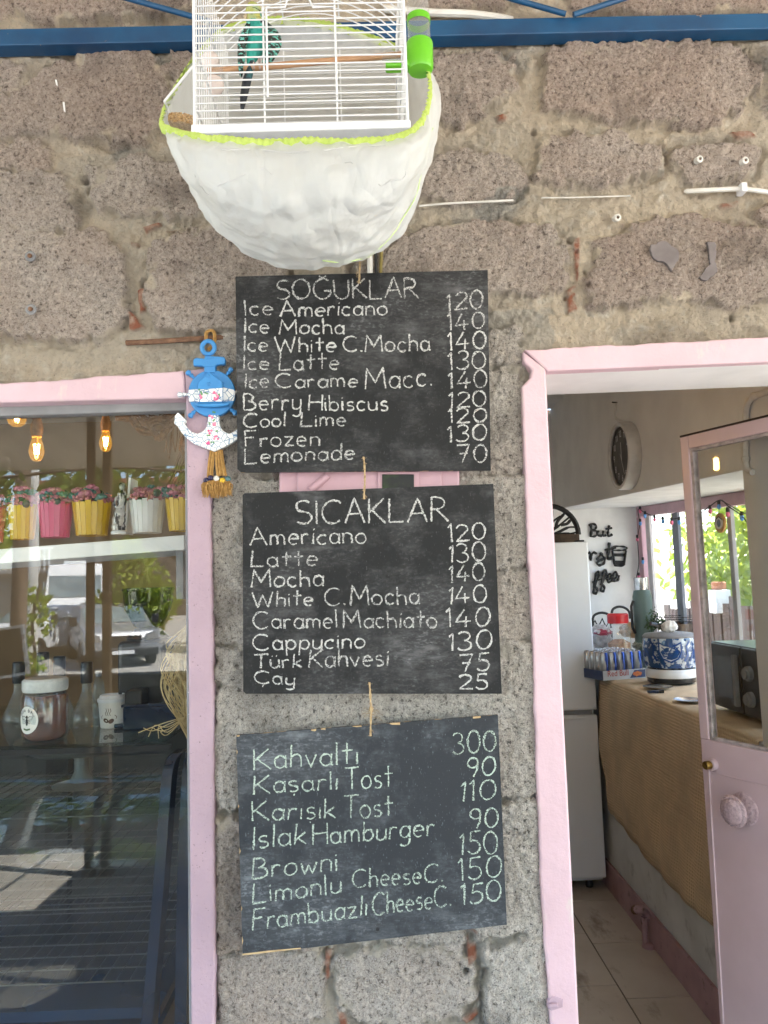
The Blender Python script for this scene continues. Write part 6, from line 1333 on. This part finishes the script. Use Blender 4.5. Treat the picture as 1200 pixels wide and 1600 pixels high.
# string lights
sl_ = thing('string_lights', PX(1060, 800, XB-.05), 'black string lights with pink and blue bulbs along the kitchen window head', 'string lights')
zp = lambda x, y: PX(850+x*.29167, 780+y*.29167, XB-.045)
path = [(495, 420), (508, 340), (502, 215), (512, 130), (504, 55), (540, 72), (590, 92), (640, 104), (690, 106), (735, 98), (830, 80), (885, 40), (945, 4), (990, 40), (1060, 90), (1110, 160), (1130, 200)]
m_ = MB(); m_.tube(catmull([zp(*p) for p in path], 5), .0026, 5); m_.tube(catmull([zp(945, 4), zp(1000, 35), zp(1060, 70), zp(1120, 88)], 4), .0024, 5); m_.build('cord', 'blackm', sl_)
pb_ = mat('pink_bulb', (.75, .16, .28), rough=.3); bb_ = mat('blue_bulb', (.10, .30, .65), rough=.3)
for i, (x, y, k) in enumerate(((515, 62, 0), (541, 88, 1), (592, 108, 0), (637, 118, 1), (684, 124, 0), (724, 122, 1), (516, 128, 1), (500, 214, 0), (530, 334, 1), (508, 416, 0), (830, 96, 1), (890, 62, 0), (937, 38, 1), (984, 78, 0), (1060, 98, 1), (1116, 186, 0))):
    c = zp(x, y); b_ = MB().lathe([(.001, -.016), (.008, -.010), (.0095, 0), (.007, .008)], c, 10).build('bulb', (pb_, bb_)[k], sl_, smooth=True)
    MB().lathe([(.0072, .008), (.0075, .024), (.004, .027)], c, 8).build('socket', 'blackm', b_)
# eye ornament hung at the window
eo = thing('eye_ornament', PX(1125, 825, XB-.06), 'orange rimmed round ornament painted with an eye in the kitchen window', 'ornament'); ec = PX(850+940*.29167, 780+128*.29167, XB-.05)
e2 = lambda x, y, d=0: Vector((ec.x-d, ec.y-x, ec.z-y))
MB().prism([e2(.052*math.cos(i*.3), .046*math.sin(i*.3)) for i in range(21)], (.008, 0, 0)).build('disc', mat('ochre_paint', (.50, .26, .05), (.3, .12, .03), 40, rough=.5), eo)
MB().prism([e2(.040*math.cos(i*.4)-.004, .028*math.sin(i*.4), .001) for i in range(16)], (.0011, 0, 0)).build('eye_white', mat('eye_cream', (.62, .55, .48), rough=.5), eo)
MB().prism([e2(.018*math.cos(i*.4)-.004, .018*math.sin(i*.4), .0022) for i in range(16)], (.001, 0, 0)).build('iris', mat('iris_blue', (.03, .05, .09), rough=.3), eo)
m_ = MB(); ribbon(m_, resample([(-.046, .004), (-.03, -.02), (0, -.03), (.034, -.014)], .006), .006, lambda x, y: e2(x, y, .003), random.Random(1), .1); m_.build('lash_line', 'blackm', eo)
MB().tube([ec+Vector((0, 0, .045)), zp(945, 8)], .001, 4).build('thread', 'blackm', eo)
# tap on the skirting
tp_ = thing('drain_tap', PX(998, 1450, XA-.03), 'pink painted water pipe stub with elbow low on the skirting', 'pipe'); pk = lambda x, y, d=.05: PX(820+x*.31667, 1100+y*.31667, XA-d)
m_ = MB(); m_.tube(catmull([pk(606, 1050, .02), pk(590, 1020, .035), pk(570, 1012, .06), pk(548, 1014, .075)], 4), .016, 10); m_.build('elbow', 'dark_pink_skirting', tp_, smooth=True)
m_ = MB(); a = pk(588, 1050, .04); m_.tube([a, Vector((a.x, a.y, .004))], [.014, .012], 10); m_.lathe([(.03, .001), (.024, .012), (.012, .016)], (a.x+.01, a.y-.01, 0), 12); m_.build('pipe', 'dark_pink_skirting', tp_, smooth=True)
MB().ball(pk(544, 1016, .078), .019, 10, (1, .7, 1)).build('stopper', 'rust', tp_, smooth='all')

# ------------------------------------------------------------------ door leaf, opened inwards
U0, U1 = Vector((.917, .794, 0)), Vector((1.205, .175, 0)); du = (U1-U0).normalized(); nrm = Vector((du.y, -du.x, 0))
if nrm.y > 0: nrm = -nrm
def DP(px, py): r = ray(px, py); t = (U0-CAM).dot(nrm)/r.dot(nrm); p = CAM+r*t; return ((p-U0).dot(du), p.z)
DM = Matrix(((du.x, -nrm.x, 0, U0.x), (du.y, -nrm.y, 0, U0.y), (0, 0, 1, 0), (0, 0, 0, 1)))    # u along leaf, v into kitchen, z up
LW = (U1-U0).length; zt = (DP(1062, 684)[1]+DP(1200, 651)[1])/2; ug, zg = DP(1080, 702); ub, zb = DP(1103, 1153); ug = (ug+ub)/2; zg = (DP(1080, 702)[1]+DP(1200, 672)[1])/2; zb = (DP(1103, 1153)[1]+DP(1200, 1178)[1])/2
door = thing('door_leaf', DM @ Vector((LW/2, 0, .01)), 'pink half glazed door leaf standing open into the kitchen', 'door')
def dbox(nm, u0, v0, z0, u1, v1, z1, m, bv=.002, par=None): return MB().box((u0, v0, z0), (u1, v1, z1), DM).build(nm, m, par or door, bevel=bv)
dbox('lock_stile', 0, 0, zb, ug, .038, zt, 'pinkd', .003); dbox('hinge_stile', LW-.07, 0, zb, LW, .038, zt, 'pinkd'); dbox('top_rail', ug+.0005, 0, zg, LW-.0705, .038, zt, 'pinkd')
lowp = dbox('lower_panel', 0, .0005, .012, LW, .038, zb-.0005, 'pinkd', .003)
dbox('top_edge', 0, .001, zt+.0005, LW, .037, zt+.006, mat('dark_bare_edge', (.05, .035, .03), rough=.9), 0)
gb = MB(); 
for u0, z0, u1, z1 in ((ug+.0005, zb, ug+.010, zg), (LW-.08, zb, LW-.0705, zg), (ug+.0102, zg-.009, LW-.0802, zg-.0005), (ug+.0102, zb, LW-.0802, zb+.008)): gb.box((u0, .004, z0), (u1, .022, z1), DM)
gb.build('glazing_bead', mat('worn_white_bead', (.52, .46, .46), (.3, .27, .26), 40, rough=.7, bump=.6), door, bevel=.001)
dbox('pane', ug+.004, .011, zb+.004, LW-.074, .014, zg-.004, 'glass2', 0)
us, zs1 = DP(1108, 1203); us2, _ = DP(1129, 1600)
m_ = MB(); m_.tube([DM @ Vector((us, -.0015, zs1)), DM @ Vector((us2, -.0015, .03))], .0022, 6); m_.build('edge_bead', mat('light_pink_bead', (.80, .66, .70), rough=.4), door, smooth=True)
m_ = MB(); m_.tube([DM @ Vector((us+.01, -.0008, zs1-.004)), DM @ Vector((LW-.01, -.0008, zs1-.004))], .0014, 5); m_.build('groove_bead', 'pinkd', door, smooth=True)
lu, lz = DP(1110, 1193); m_ = MB(); nv = -nrm
lc = DM @ Vector((lu+.012, 0, lz)); 
MB().lathe([(.016, 0), (.016, .012), (.0145, .016)], lc, 24, tuple(nrm)).build('lock_boss', 'pinkd', door, smooth=True)
lk = MB().lathe([(.0115, .012), (.0115, .030), (.010, .032), (.001, .032)], lc, 22, tuple((nrm+Vector((-.25, 0, 0))).normalized())).build('lock_cylinder', 'brass', door, smooth=True)
ku, kz = DP(1164, 1264); kc = DM @ Vector((ku, 0, kz))
knm = mat('painted_relief', (.66, .52, .56), (.48, .36, .40), 130, .45, .6, rough=.35, bump=1, bscale=110, bdist=.006); 
def ornate(rr, a0): return lambda an, z: 1+.012*math.sin(an*40)*(1 if a0 else 0)
r0 = MB().lathe([(.042, 0), (.0425, .003), (.0385, .006), (.035, .005), (.030, .008), (.013, .010)], kc, 80, tuple(nrm), wob=ornate(.036, 1)).build('knob_rosette', knm, door, smooth='all')
kb_ = MB().lathe([(.012, .008), (.012, .030), (.022, .036), (.0405, .041), (.0425, .044), (.040, .049), (.034, .049), (.032, .053), (.023, .060), (.012, .063), (.001, .0635)], kc, 80, tuple(nrm), wob=ornate(.036, 1)).build('door_knob', knm, door, smooth='all')
dt = MB(); r_ = random.Random(2)
for i in range(34): 
    a = i*2*math.pi/34; q = Vector((0, 0, 1)); e1 = nrm.cross(q).normalized(); dt.ball(kc+nrm*.050+(e1*math.cos(a)+q*math.sin(a))*.037, .0019, 6)
for i in range(46):
    a = r_.uniform(0, 6.28); rr = .026*math.sqrt(r_.random()); dt.ball(kc+nrm*(.055+.007*(1-rr/.026))+(e1*math.cos(a)+q*math.sin(a))*rr, r_.uniform(.0014, .0026), 6)
dt.build('beading', knm, kb_, smooth='all')
# bulb whose mirror image shows in the door glass
v = ray(1118, 721); pl0 = U0+nrm*(-.011); t = (pl0-CAM).dot(nrm)/v.dot(nrm); hit = CAM+v*t; rf = v.normalized()-nrm*(2*v.normalized().dot(nrm)); bpos = hit+rf*.62
kbulb = thing('edison_bulb', bpos-Vector((0, 0, .05)), 'small glowing bulb mirrored in the kitchen door glass', 'light bulb')
MB().lathe([(.001, -.05), (.02, -.04), (.026, -.02), (.02, .01), (.014, .03)], bpos, 18, caps=False).build('bulb_glass', 'amber', kbulb, smooth=True)
MB().tube([bpos+Vector((0, 0, -.03)), bpos+Vector((0, 0, .012))], .008, 8).build('filament', emis('bright_filament', (1, .75, .4), 25), kbulb, smooth=True)
MB().lathe([(.015, .03), (.016, .07), (.008, .08)], bpos, 14).build('socket', 'blackm', kbulb); MB().tube([bpos+Vector((0, 0, .08)), Vector((bpos.x, bpos.y, 2.62))], .003, 6).build('cord', 'blackm', kbulb)
# ------------------------------------------------------------------ garden behind the kitchen
GP = [(70, -.05), (-4.6, -.05), (-6.0, -.35), (-16, -.30), (-20, -.2), (-26, .15), (-30, .3), (-80, 2.5)]      # the street dips and climbs again
def gz(y):
    for (a, za), (b, zb_) in zip(GP, GP[1:]):
        if b <= y <= a: return za+(zb_-za)*(y-a)/(b-a)
    return -.05
gnd = MB(); gnd.grid([[(x, y, z) for x in (-70, -20, 0, 20, 70)] for y, z in GP])
structure(gnd.build('ground', mat('pale_cobbles', (.40, .38, .34), (.26, .245, .22), 5, rough=.95, bump=.8, bscale=5, bdist=.05), None))
structure(MB().box((-4.5, -4.55, -.045), (4.5, -.05, 0)).build('porch_floor', mat('dark_stone_floor', (.30, .275, .24), (.22, .205, .18), 3, rough=.9), None))
pr = MB(); 
def rz(y): return 2.90+y*.0864
for i in range(30):
    x_ = -4.5+i*.3
    for ya, yb in (((-4.4, -2.95), (-2.1, 0)) if -2.7 < x_ < -.5 else ((-4.4, 0),)):       # an open pergola bay over the window side
        pr.hexa([(x_+dx, y, rz(y)+dz) for dz in (0, .02) for dx, y in ((0, ya), (.2995, ya), (.2995, yb), (0, yb))])
o = pr.build('porch_roof', mat('roof_boards', (.78, .70, .58), (.68, .60, .48), 4, stretch=(4, .3, 1), rough=.85), None); tag(o, 'plank porch roof shading the whole shop front', 'porch roof')
MB().box((XB+.06, .3, 2.3), (XB+.6, 4.2, 2.33)).build('sunshade', 'roof_boards', None); tag(bpy.data.objects['sunshade'], 'low eave added outside the kitchen window to block sun', 'sunshade')  # unseen overhang added so no direct sun reaches the counter
fn = thing('garden_fence', (3.2, 4.8, 0), 'dark brown wooden board fence seen through the kitchen window', 'fence'); r_ = random.Random(4); m_ = MB()
for i in range(26):
    y = 2.2+i*.165; zt_ = 1.30+r_.uniform(-.08, .08)+(.12 if i % 5 == 3 else 0); m_.box((2.96, y, -.05), (2.98, y+.135+r_.uniform(-.02, .02), zt_))
m_.build('boards', mat('fence_wood', (.12, .075, .06), (.07, .045, .038), 14, stretch=(1, 3, .3), rough=.9), fn)
for z in (.5, 1.1): MB().box((2.985, 2.2, z), (3.02, 6.5, z+.06)).build('rail', 'fence_wood', fn)
def tree(nm, base, h, crowns, n, size, m, lab, seed, tr=.07, lean=(0, 0)):
    t = thing(nm, base, lab, 'tree' if 'tree' in nm or 'bush' not in nm else 'bush'); b = Vector(base); top = Vector((b.x+lean[0], b.y+lean[1], b.z+h)); r_ = random.Random(seed)
    tm = MB(); tm.tube(catmull([b, b*.6+top*.4+Vector((.05, .03, 0)), top], 4), [tr*(1-.6*i/8) for i in range(9)], 8)
    for c, r in crowns:
        q = b*.45+top*.55; tm.tube(catmull([q, (q+Vector(c))/2+Vector((0, 0, -.1)), Vector(c)], 3), [tr*.5, tr*.44, tr*.38, tr*.3, tr*.24, tr*.18, tr*.1], 6)
    tm.build('trunk', 'bark', t, smooth=True); m_ = MB(); leafcloud(m_, n, crowns, size, seed); m_.build('crown', m, t); return t
tree('garden_tree', (4.0, 5.2, -.05), 1.9, [((4.0, 5.0, 2.3), .75), ((3.7, 5.6, 1.7), .6), ((4.2, 4.4, 1.9), .6), ((4.2, 6.0, 2.5), .7), ((3.6, 4.6, 2.7), .5)], 2600, .085, 'leaf2', 'bright yellow green tree beyond the fence in the kitchen window', 31)
tree('garden_tree', (4.6, 7.6, -.05), 2.0, [((4.4, 7.4, 2.2), .9), ((4.0, 7.0, 1.5), .6), ((5.0, 8.0, 2.8), .9), ((4.4, 8.4, 1.8), .8)], 1500, .10, 'leaf2', 'loose leafy tree at the left side of the kitchen window view', 32)
tree('garden_tree', (5.6, 6.4, -.05), 2.6, [((5.6, 6.2, 3.2), 1.2), ((5.2, 5.2, 2.5), .9), ((6.0, 7.2, 2.6), 1.1), ((5.4, 4.2, 3.0), .9), ((5.8, 5.4, 1.6), .9)], 3000, .12, 'leaf2', 'tall sunlit tree farthest back in the kitchen window view', 33)
tree('garden_bush', (3.5, 4.3, -.05), .9, [((3.45, 4.2, 1.35), .35), ((3.4, 4.7, 1.2), .3), ((3.5, 3.8, 1.5), .35)], 900, .06, 'leaf', 'leafy shrub rising just behind the brown garden fence', 34, .03)
ln = thing('garden_lantern', (2.97, 4.4, 1.3), 'white lantern with terracotta cap on the fence outside the kitchen window', 'lantern'); c = PX(1126, 958, 2.97)
MB().box((c.x-.07, c.y-.07, c.z), (c.x+.07, c.y+.07, c.z+.20)).build('body', 'white', ln, bevel=.01); MB().lathe([(.05, .2), (.06, .215), (.06, .26), (.05, .27)], c, 14).build('cap', mat('terracotta', (.42, .17, .09), rough=.8), ln); MB().box((c.x-.074, c.y-.04, c.z+.04), (c.x-.0705, c.y+.04, c.z+.15)).build('window', 'glass2', ln)
gw = MB().box((8.5, 2, -.05), (8.7, 14, 3.4)).build('garden_wall', mat('pale_wall', (.42, .40, .37), rough=.9), None); tag(gw, 'pale wall closing the garden behind the trees', 'wall')

# ------------------------------------------------------------------ street behind the camera, seen mirrored in the shop window
def MV(px, py, d):                       # mirrored pixel -> world point at distance d in front of the glass
    p = P(px, py, d); return Vector((p.x, 2*GLY-p.y, p.z))
def onground(px, d, z=None): p = MV(px, 915, d); return Vector((p.x, p.y, gz(p.y) if z is None else z))
conc = mat('concrete_pole', (.58, .57, .54), (.48, .47, .44), 6, rough=.9); wpole = mat('old_wood_pole', (.17, .12, .085), (.11, .08, .055), 9, stretch=(1, 1, .15), rough=.9)
for px, d, w, m, lab in ((141, 3.0, .038, 'dark_post', 'dark wooden porch post mirrored in front of the white van'), (167, 3.0, .042, 'dark_post', 'dark wooden porch post mirrored right of the white van')):
    if 'dark_post' not in MATS: mat('dark_post', (.10, .07, .045), (.07, .05, .03), 8, stretch=(1, 1, .2), rough=.85)
    p = onground(px, d, 0); t = thing('porch_post', p, lab, 'post'); MB().box((p.x-w/2, p.y-w/2, .03), (p.x+w/2, p.y+w/2, 2.62)).build('shaft', m, t); MB().box((p.x-w*.8, p.y-w*.8, .0005), (p.x+w*.8, p.y+w*.8, .03)).build('foot', 'rust', t)
p = onground(49, 8.5); t = thing('concrete_pole', p, 'pale round concrete utility pole mirrored at left', 'pole'); MB().tube([p, p+Vector((0, 0, 7))], [.085, .065], 20).build('shaft', conc, t, smooth=True); MB().box((p.x-.5, p.y-.04, p.z+6.4), (p.x+.5, p.y+.04, p.z+6.5)).build('crossarm', 'grey', t)
p = onground(24, 6.5); t = thing('wooden_pole', p, 'weathered wooden pole mirrored at the left edge', 'pole'); MB().tube([p, p+Vector((.06, 0, 3)), p+Vector((.10, 0, 6.5))], [.08, .075, .06], 16).build('shaft', wpole, t, smooth=True); MB().lathe([(.084, .9), (.085, .95)], p, 16, caps=False).build('band', 'rust', t)
c = MV(50, 975, 8.1); t = thing('climbing_vine', onground(52, 8.1), 'climbing vine with yellow green leaves around the concrete pole', 'vine'); m_ = MB(); leafcloud(m_, 260, [((c.x, c.y, c.z+.3), .22), ((c.x+.12, c.y, c.z+.05), .2), ((c.x-.15, c.y, c.z-.25), .2), ((c.x, c.y, c.z-.5), .16)], .06, 5); m_.build('crown', 'leaf2', t); MB().tube(catmull([onground(52, 8.1), c+Vector((.05, 0, -.5)), c, c+Vector((.1, 0, .5))], 4), .02, 6).build('trunk', 'bark', t)
# van
def vehicle(lab, cat, nm, c, yaw, W_, L_, Hh, glass_z, hood, m, kind):
    t = thing(nm, c, lab, cat); Mx = Matrix.Translation(c) @ Matrix.Rotation(yaw, 4, 'Z'); q = lambda x, y, z: Mx @ Vector((x, y, z)); w = W_/2
    # local +y is the front
    if kind == 'van': prof = [(.0, .30), (.0, .82), (-.12, 1.05), (-.62, 1.24), (-1.25, 2.16), (-1.75, Hh), (-L_, Hh-.02), (-L_, .35)]
    else: prof = [(0, .34), (.02, .72), (-.10, .90), (-1.05, 1.04), (-1.75, Hh-.08), (-2.1, Hh), (-L_+.55, Hh-.05), (-L_, 1.05), (-L_, .40)]
    m_ = MB(); n = len(prof); rows_ = []
    for k, (sx, ins) in enumerate(((-1, .10), (-1, 0), (1, 0), (1, .10))):
        rows_.append([q(sx*(w*(1-(.10*max(0, (z-1.0)/1.4) if kind == 'van' else .20*max(0, (z-.95)/.75)))-(.05 if ins else 0)), y-(0 if ins == 0 else 0), z) for y, z in prof])
    # skin: sides with rounded shoulders
    def ring(sx, dd): return [q(sx*(w*(1-(.10*max(0, (z-1.0)/1.4) if kind == 'van' else .20*max(0, (z-.95)/.75)))-dd), y, z) for y, z in prof]
    rs = [ring(-1, 0), ring(-1, .0), ring(1, 0)]
    m_.add(ring(-1, 0)+ring(1, 0), [tuple(range(n)), tuple(range(2*n-1, n-1, -1))]+[(i, i+n, (i+1) % n+n, (i+1) % n) for i in range(n)])
    m_.build('body', m, t, bevel=.06, seg=3)
    a, b = (prof[3], prof[4]); pts = lambda f0, f1, ww, off: [q(sx*ww, a[0]+(b[0]-a[0])*ff+off, a[1]+(b[1]-a[1])*ff+off*.8) for sx, ff in ((-1, f0), (1, f0), (1, f1), (-1, f1))]
    MB().prism(pts(.06, .92, w*.84, .012), (0, 0, .01)).build('windscreen', 'sky_glass', t)
    MB().prism([q(x, .012, z) for x, z in ((-w*.45, .50), (w*.45, .50), (w*.50, .78), (-w*.50, .78))], tuple(Mx.to_3x3() @ Vector((0, .02, 0)))).build('grille', 'black', t, bevel=.02)
    for sx in (-1, 1): MB().prism([q(sx*x, .008, z) for x, z in ((w*.56, .64), (w*.93, .68), (w*.95, .90), (w*.60, .80))], tuple(Mx.to_3x3() @ Vector((0, .03, 0)))).build('headlight', 'chrome', t, bevel=.01)
    MB().box((-w*.94, -.04, .28), (w*.94, .07, .46), Mx).build('bumper', 'blackm', t, bevel=.03)
    MB().box((-.26, .072, .34), (.26, .08, .43), Mx).build('number_plate', 'white', t)
    for sx in (-1, 1):
        MB().box((sx*(w+.02) if sx > 0 else sx*(w+.20), a[0]-.22, a[1]-.02), (sx*(w+.20) if sx > 0 else sx*(w+.02), a[0]-.12, a[1]+.22), Mx).build('mirror', 'black', t, bevel=.03)
        MB().prism([q(sx*(w*.985 if kind == 'van' else w*.93), y, z) for y, z in ((a[0]-.25, a[1]+.05), (b[0]-.1, b[1]-.25), (b[0]-.9, b[1]-.25), (b[0]-.9, a[1]+.02))], tuple(Mx.to_3x3() @ Vector((sx*.06, 0, 0)))).build('side_window', 'sky_glass', t)
    rw = .34
    for yy in (-.75, -L_+.9):
        for sx in (-1, 1):
            cc = q(sx*(w-.11), yy, rw); axx = tuple(Mx.to_3x3() @ Vector((sx, 0, 0)))
            wh_ = MB().lathe([(rw*.6, -.1), (rw, -.08), (rw, .10), (rw*.66, .13), (rw*.6, .11)], cc, 24, axx).build('wheel', 'blackm', t, smooth=True); MB().lathe([(rw*.58, .10), (rw*.5, .115), (.02, .125)], cc, 16, axx).build('rim', 'chrome', wh_, smooth=True)
    return t, q
mat('sky_glass', (.20, .26, .28), (.12, .16, .18), 1.5, rough=.05, coat=.5)
vt, q = vehicle('white high roof van with dark grille mirrored in the shop window', 'van', 'parked_van', onground(117, 26.5), R(-20), 2.15, 5.6, 2.55, 1.2, 1, mat('white_van_paint', (.78, .79, .80), rough=.25), 'van')
MB().box((-.45, -3.1, 2.54), (.35, -2.3, 2.70), Matrix.Translation(onground(117, 26.5)) @ Matrix.Rotation(R(-20), 4, 'Z')).build('roof_vent', 'white', vt, bevel=.04)
ct_, q2 = vehicle('silver estate car with roof rails mirrored in the shop window', 'car', 'parked_car', onground(192, 17.6), R(-27), 1.8, 4.3, 1.55, 1, 1, mat('silver_car_paint', (.42, .43, .45), rough=.25, metal=.5), 'car')
for sx in (-.6, .6): MB().tube([q2(sx, -1.9, 1.53), q2(sx, -2.0, 1.58), q2(sx, -3.3, 1.56), q2(sx, -3.5, 1.48)], .022, 8).build('roof_rail', 'chrome', ct_, smooth=True)
cw_ = mat('white_van_paint2', (.70, .71, .72), rough=.3)
vehicle('white car half cut off by the left photo edge, mirrored', 'car', 'parked_car', onground(-14, 19), R(15), 1.8, 4.2, 1.5, 1, 1, cw_, 'car')
# house wall, fence and bush across the street
hs = thing('stone_house', onground(150, 33), 'brown rubble house across the street mirrored in the window', 'house'); h0 = onground(60, 34); h1 = onground(330, 34)
MB().box((h0.x, h0.y-4, -.05), (h1.x+14, h0.y, 6.6)).build('wall', mat('house_stone', (.20, .165, .13), (.13, .105, .085), 1.6, rough=.95, bump=.6, bdist=.06), hs)
MB().box((h0.x-.3, h0.y-4.3, 6.6), (h1.x+14.3, h0.y+.4, 6.8)).build('roof', 'terracotta', hs)
for k in range(3): x = h1.x+2+k*3.5; w_ = MB().box((x, h0.y+.002, 1.1), (x+1.1, h0.y+.04, 2.5)).build('window', 'sky_glass', hs); MB().box((x-.1, h0.y+.003, 1.0), (x+1.2, h0.y+.1, 1.095)).build('sill', 'white', w_)
tb = thing('terrace_house', onground(30, 30), 'pale house with balcony railing behind the poles, mirrored', 'house'); b0 = onground(-60, 31); b1 = onground(82, 31)
MB().box((b0.x-6, b0.y-4, -.05), (b1.x, b0.y, 2.7)).build('wall', mat('house_render', (.36, .33, .28), (.28, .25, .22), 1.2, rough=.95), tb); m_ = MB()
for i in range(60): x = b0.x-5+i*.2; m_.box((x, b0.y-.02, 2.62), (x+.05, b0.y+.02, 3.5)) if x < b1.x else None
m_.box((b0.x-6, b0.y-.04, 3.5), (b1.x, b0.y+.04, 3.58)); m_.build('railing', 'white', tb); MB().box((b0.x-6, b0.y-1.2, 2.505), (b1.x+.1, b0.y+.3, 2.615)).build('balcony_slab', 'pale_wall', tb)
MB().box((b1.x-1.4, b0.y+.002, -.04), (b1.x-.5, b0.y+.04, 1.9)).build('door', mat('cream_door', (.6, .56, .45), rough=.6), tb)
bs = onground(208, 20); tree('cypress_bush', tuple(bs), 1.6, [((bs.x, bs.y, 1.0), 1.0), ((bs.x+.1, bs.y, 1.9), .85), ((bs.x-.2, bs.y, 2.6), .55), ((bs.x+.6, bs.y, 1.3), .7), ((bs.x-.7, bs.y, 1.1), .6)], 3200, .12, 'leaf2', 'feathery yellow green bush mirrored behind the silver car', 41)
big = onground(150, 21); big.x += 3
tree('plane_tree', tuple(big), 4.2, [((big.x-3.6, big.y, 5.4), 1.3), ((big.x-1.6, big.y+.6, 5.5), 1.2), ((big.x, big.y, 5.6), 1.4), ((big.x-5.2, big.y+.4, 5.9), 1.2), ((big.x+1.8, big.y, 5.2), 1.5), ((big.x-7.4, big.y, 6.4), 1.1)], 2300, .2, 'leaf', 'big spreading tree mirrored high in the shop window', 42, .2)
bg2 = onground(-60, 24); tree('plane_tree', tuple(bg2), 3.4, [((bg2.x, bg2.y, 4.4), 1.6), ((bg2.x+1.0, bg2.y+1, 3.6), 1.1), ((bg2.x-1.6, bg2.y, 3.6), 1.4), ((bg2.x+.4, bg2.y+2, 5.6), 1.2)], 2600, .18, 'leaf2', 'leafy tree beyond the left side of the window reflection', 43, .2)
for k, (x, y) in enumerate(((7, -13), (13, -19))): tree('plane_tree', (x, y, -.05), 3.4, [((x, y, 4.4), 2.0), ((x+2, y+1, 4.0), 1.7), ((x-2, y, 3.8), 1.6), ((x, y-1, 5.4), 1.5)], 2600, .2, 'leaf', ('leafy street tree standing to the right of the porch', 'farther leafy street tree to the right of the porch')[k], 50+k, .2)
hd = thing('hanging_vine', (-3.6, -4.46, 2.4), 'leafy vine hanging along the porch edge, mirrored in the window', 'vine'); m_ = MB(); r_ = random.Random(44)
m_.tube(catmull([(-4.4+.5*k, -4.46+.02*(k % 2), 2.50+.03*math.sin(k*1.7)) for k in range(10)], 4), .014, 6); m_.build('trunk', 'bark', hd, smooth=True); m_ = MB()
leafcloud(m_, 620, [((-4.2+.35*k+r_.uniform(-.1, .1), -4.46, 2.44-r_.uniform(0, .12)), r_.uniform(.12, .24)) for k in range(12)], .055, 44); m_.build('crown', 'leaf', hd)
pv = thing('dapple_vine', (-1.6, -2.75, 2.7), 'vine leaves added over the open pergola bay to dapple the sun', 'vine'); m_ = MB(); r_ = random.Random(77)
for k in range(5): m_.tube([(-2.8+.55*k, -3.35, rz(-3.35)+.05), (-2.75+.55*k, -2.7, rz(-2.7)+.08), (-2.8+.55*k, -2.15, rz(-2.15)+.05)], .012, 6)
m_.build('trunk', 'bark', pv); m_ = MB(); leafcloud(m_, 1500, [((r_.uniform(-2.7, -.6), r_.uniform(-3.3, -2.2), 2.78), r_.uniform(.12, .26)) for k in range(16)], .06, 78, .4); m_.build('crown', 'leaf', pv)  # unseen leaf cover, thickened to break the sun patch into dapples
lw = thing('porch_parapet', (-1.5, -4.3, 0), 'low dark board parapet at the porch edge, mirrored in the window', 'parapet')
MB().box((-4.4, -4.32, 0), (.9, -4.24, .92)).build('boards', mat('dark_parapet_boards', (.055, .045, .04), (.03, .026, .024), 12, stretch=(4, 1, .3), rough=.8), lw); MB().box((-4.42, -4.36, .921), (.92, -4.20, .96)).build('cap', 'dark_parapet_boards', lw)
mb_ = thing('menu_easel', onground(4, 4.2), 'dark menu easel with white frame mirrored at the left edge', 'easel'); c = MV(6, 1018, 4.2); m_ = MB()
T_ = Matrix.Translation(c) @ Matrix.Rotation(R(-8), 4, 'Y')
MB().box((-.16, -.015, -.17), (.14, .0, .15), T_).build('panel', 'blackm', mb_); fr_ = MB()
for a, b in (((-.18, -.02, -.19), (-.16, .01, .17)), ((.14, -.02, -.19), (.16, .01, .17)), ((-.16, -.02, -.19), (.14, .01, -.17)), ((-.16, -.02, .15), (.14, .01, .17))): fr_.box(a, b, T_)
fr_.build('frame', 'white', mb_)
for sx in (-1, 1): MB().tube([c+Vector((sx*.12, -.01, -.17)), Vector((c.x+sx*.2, c.y+.05, .001))], .012, 6).build('leg', 'bark', mb_); 
MB().tube([c+Vector((0, -.02, .1)), Vector((c.x, c.y-.3, .001))], .012, 6).build('leg', 'bark', mb_)
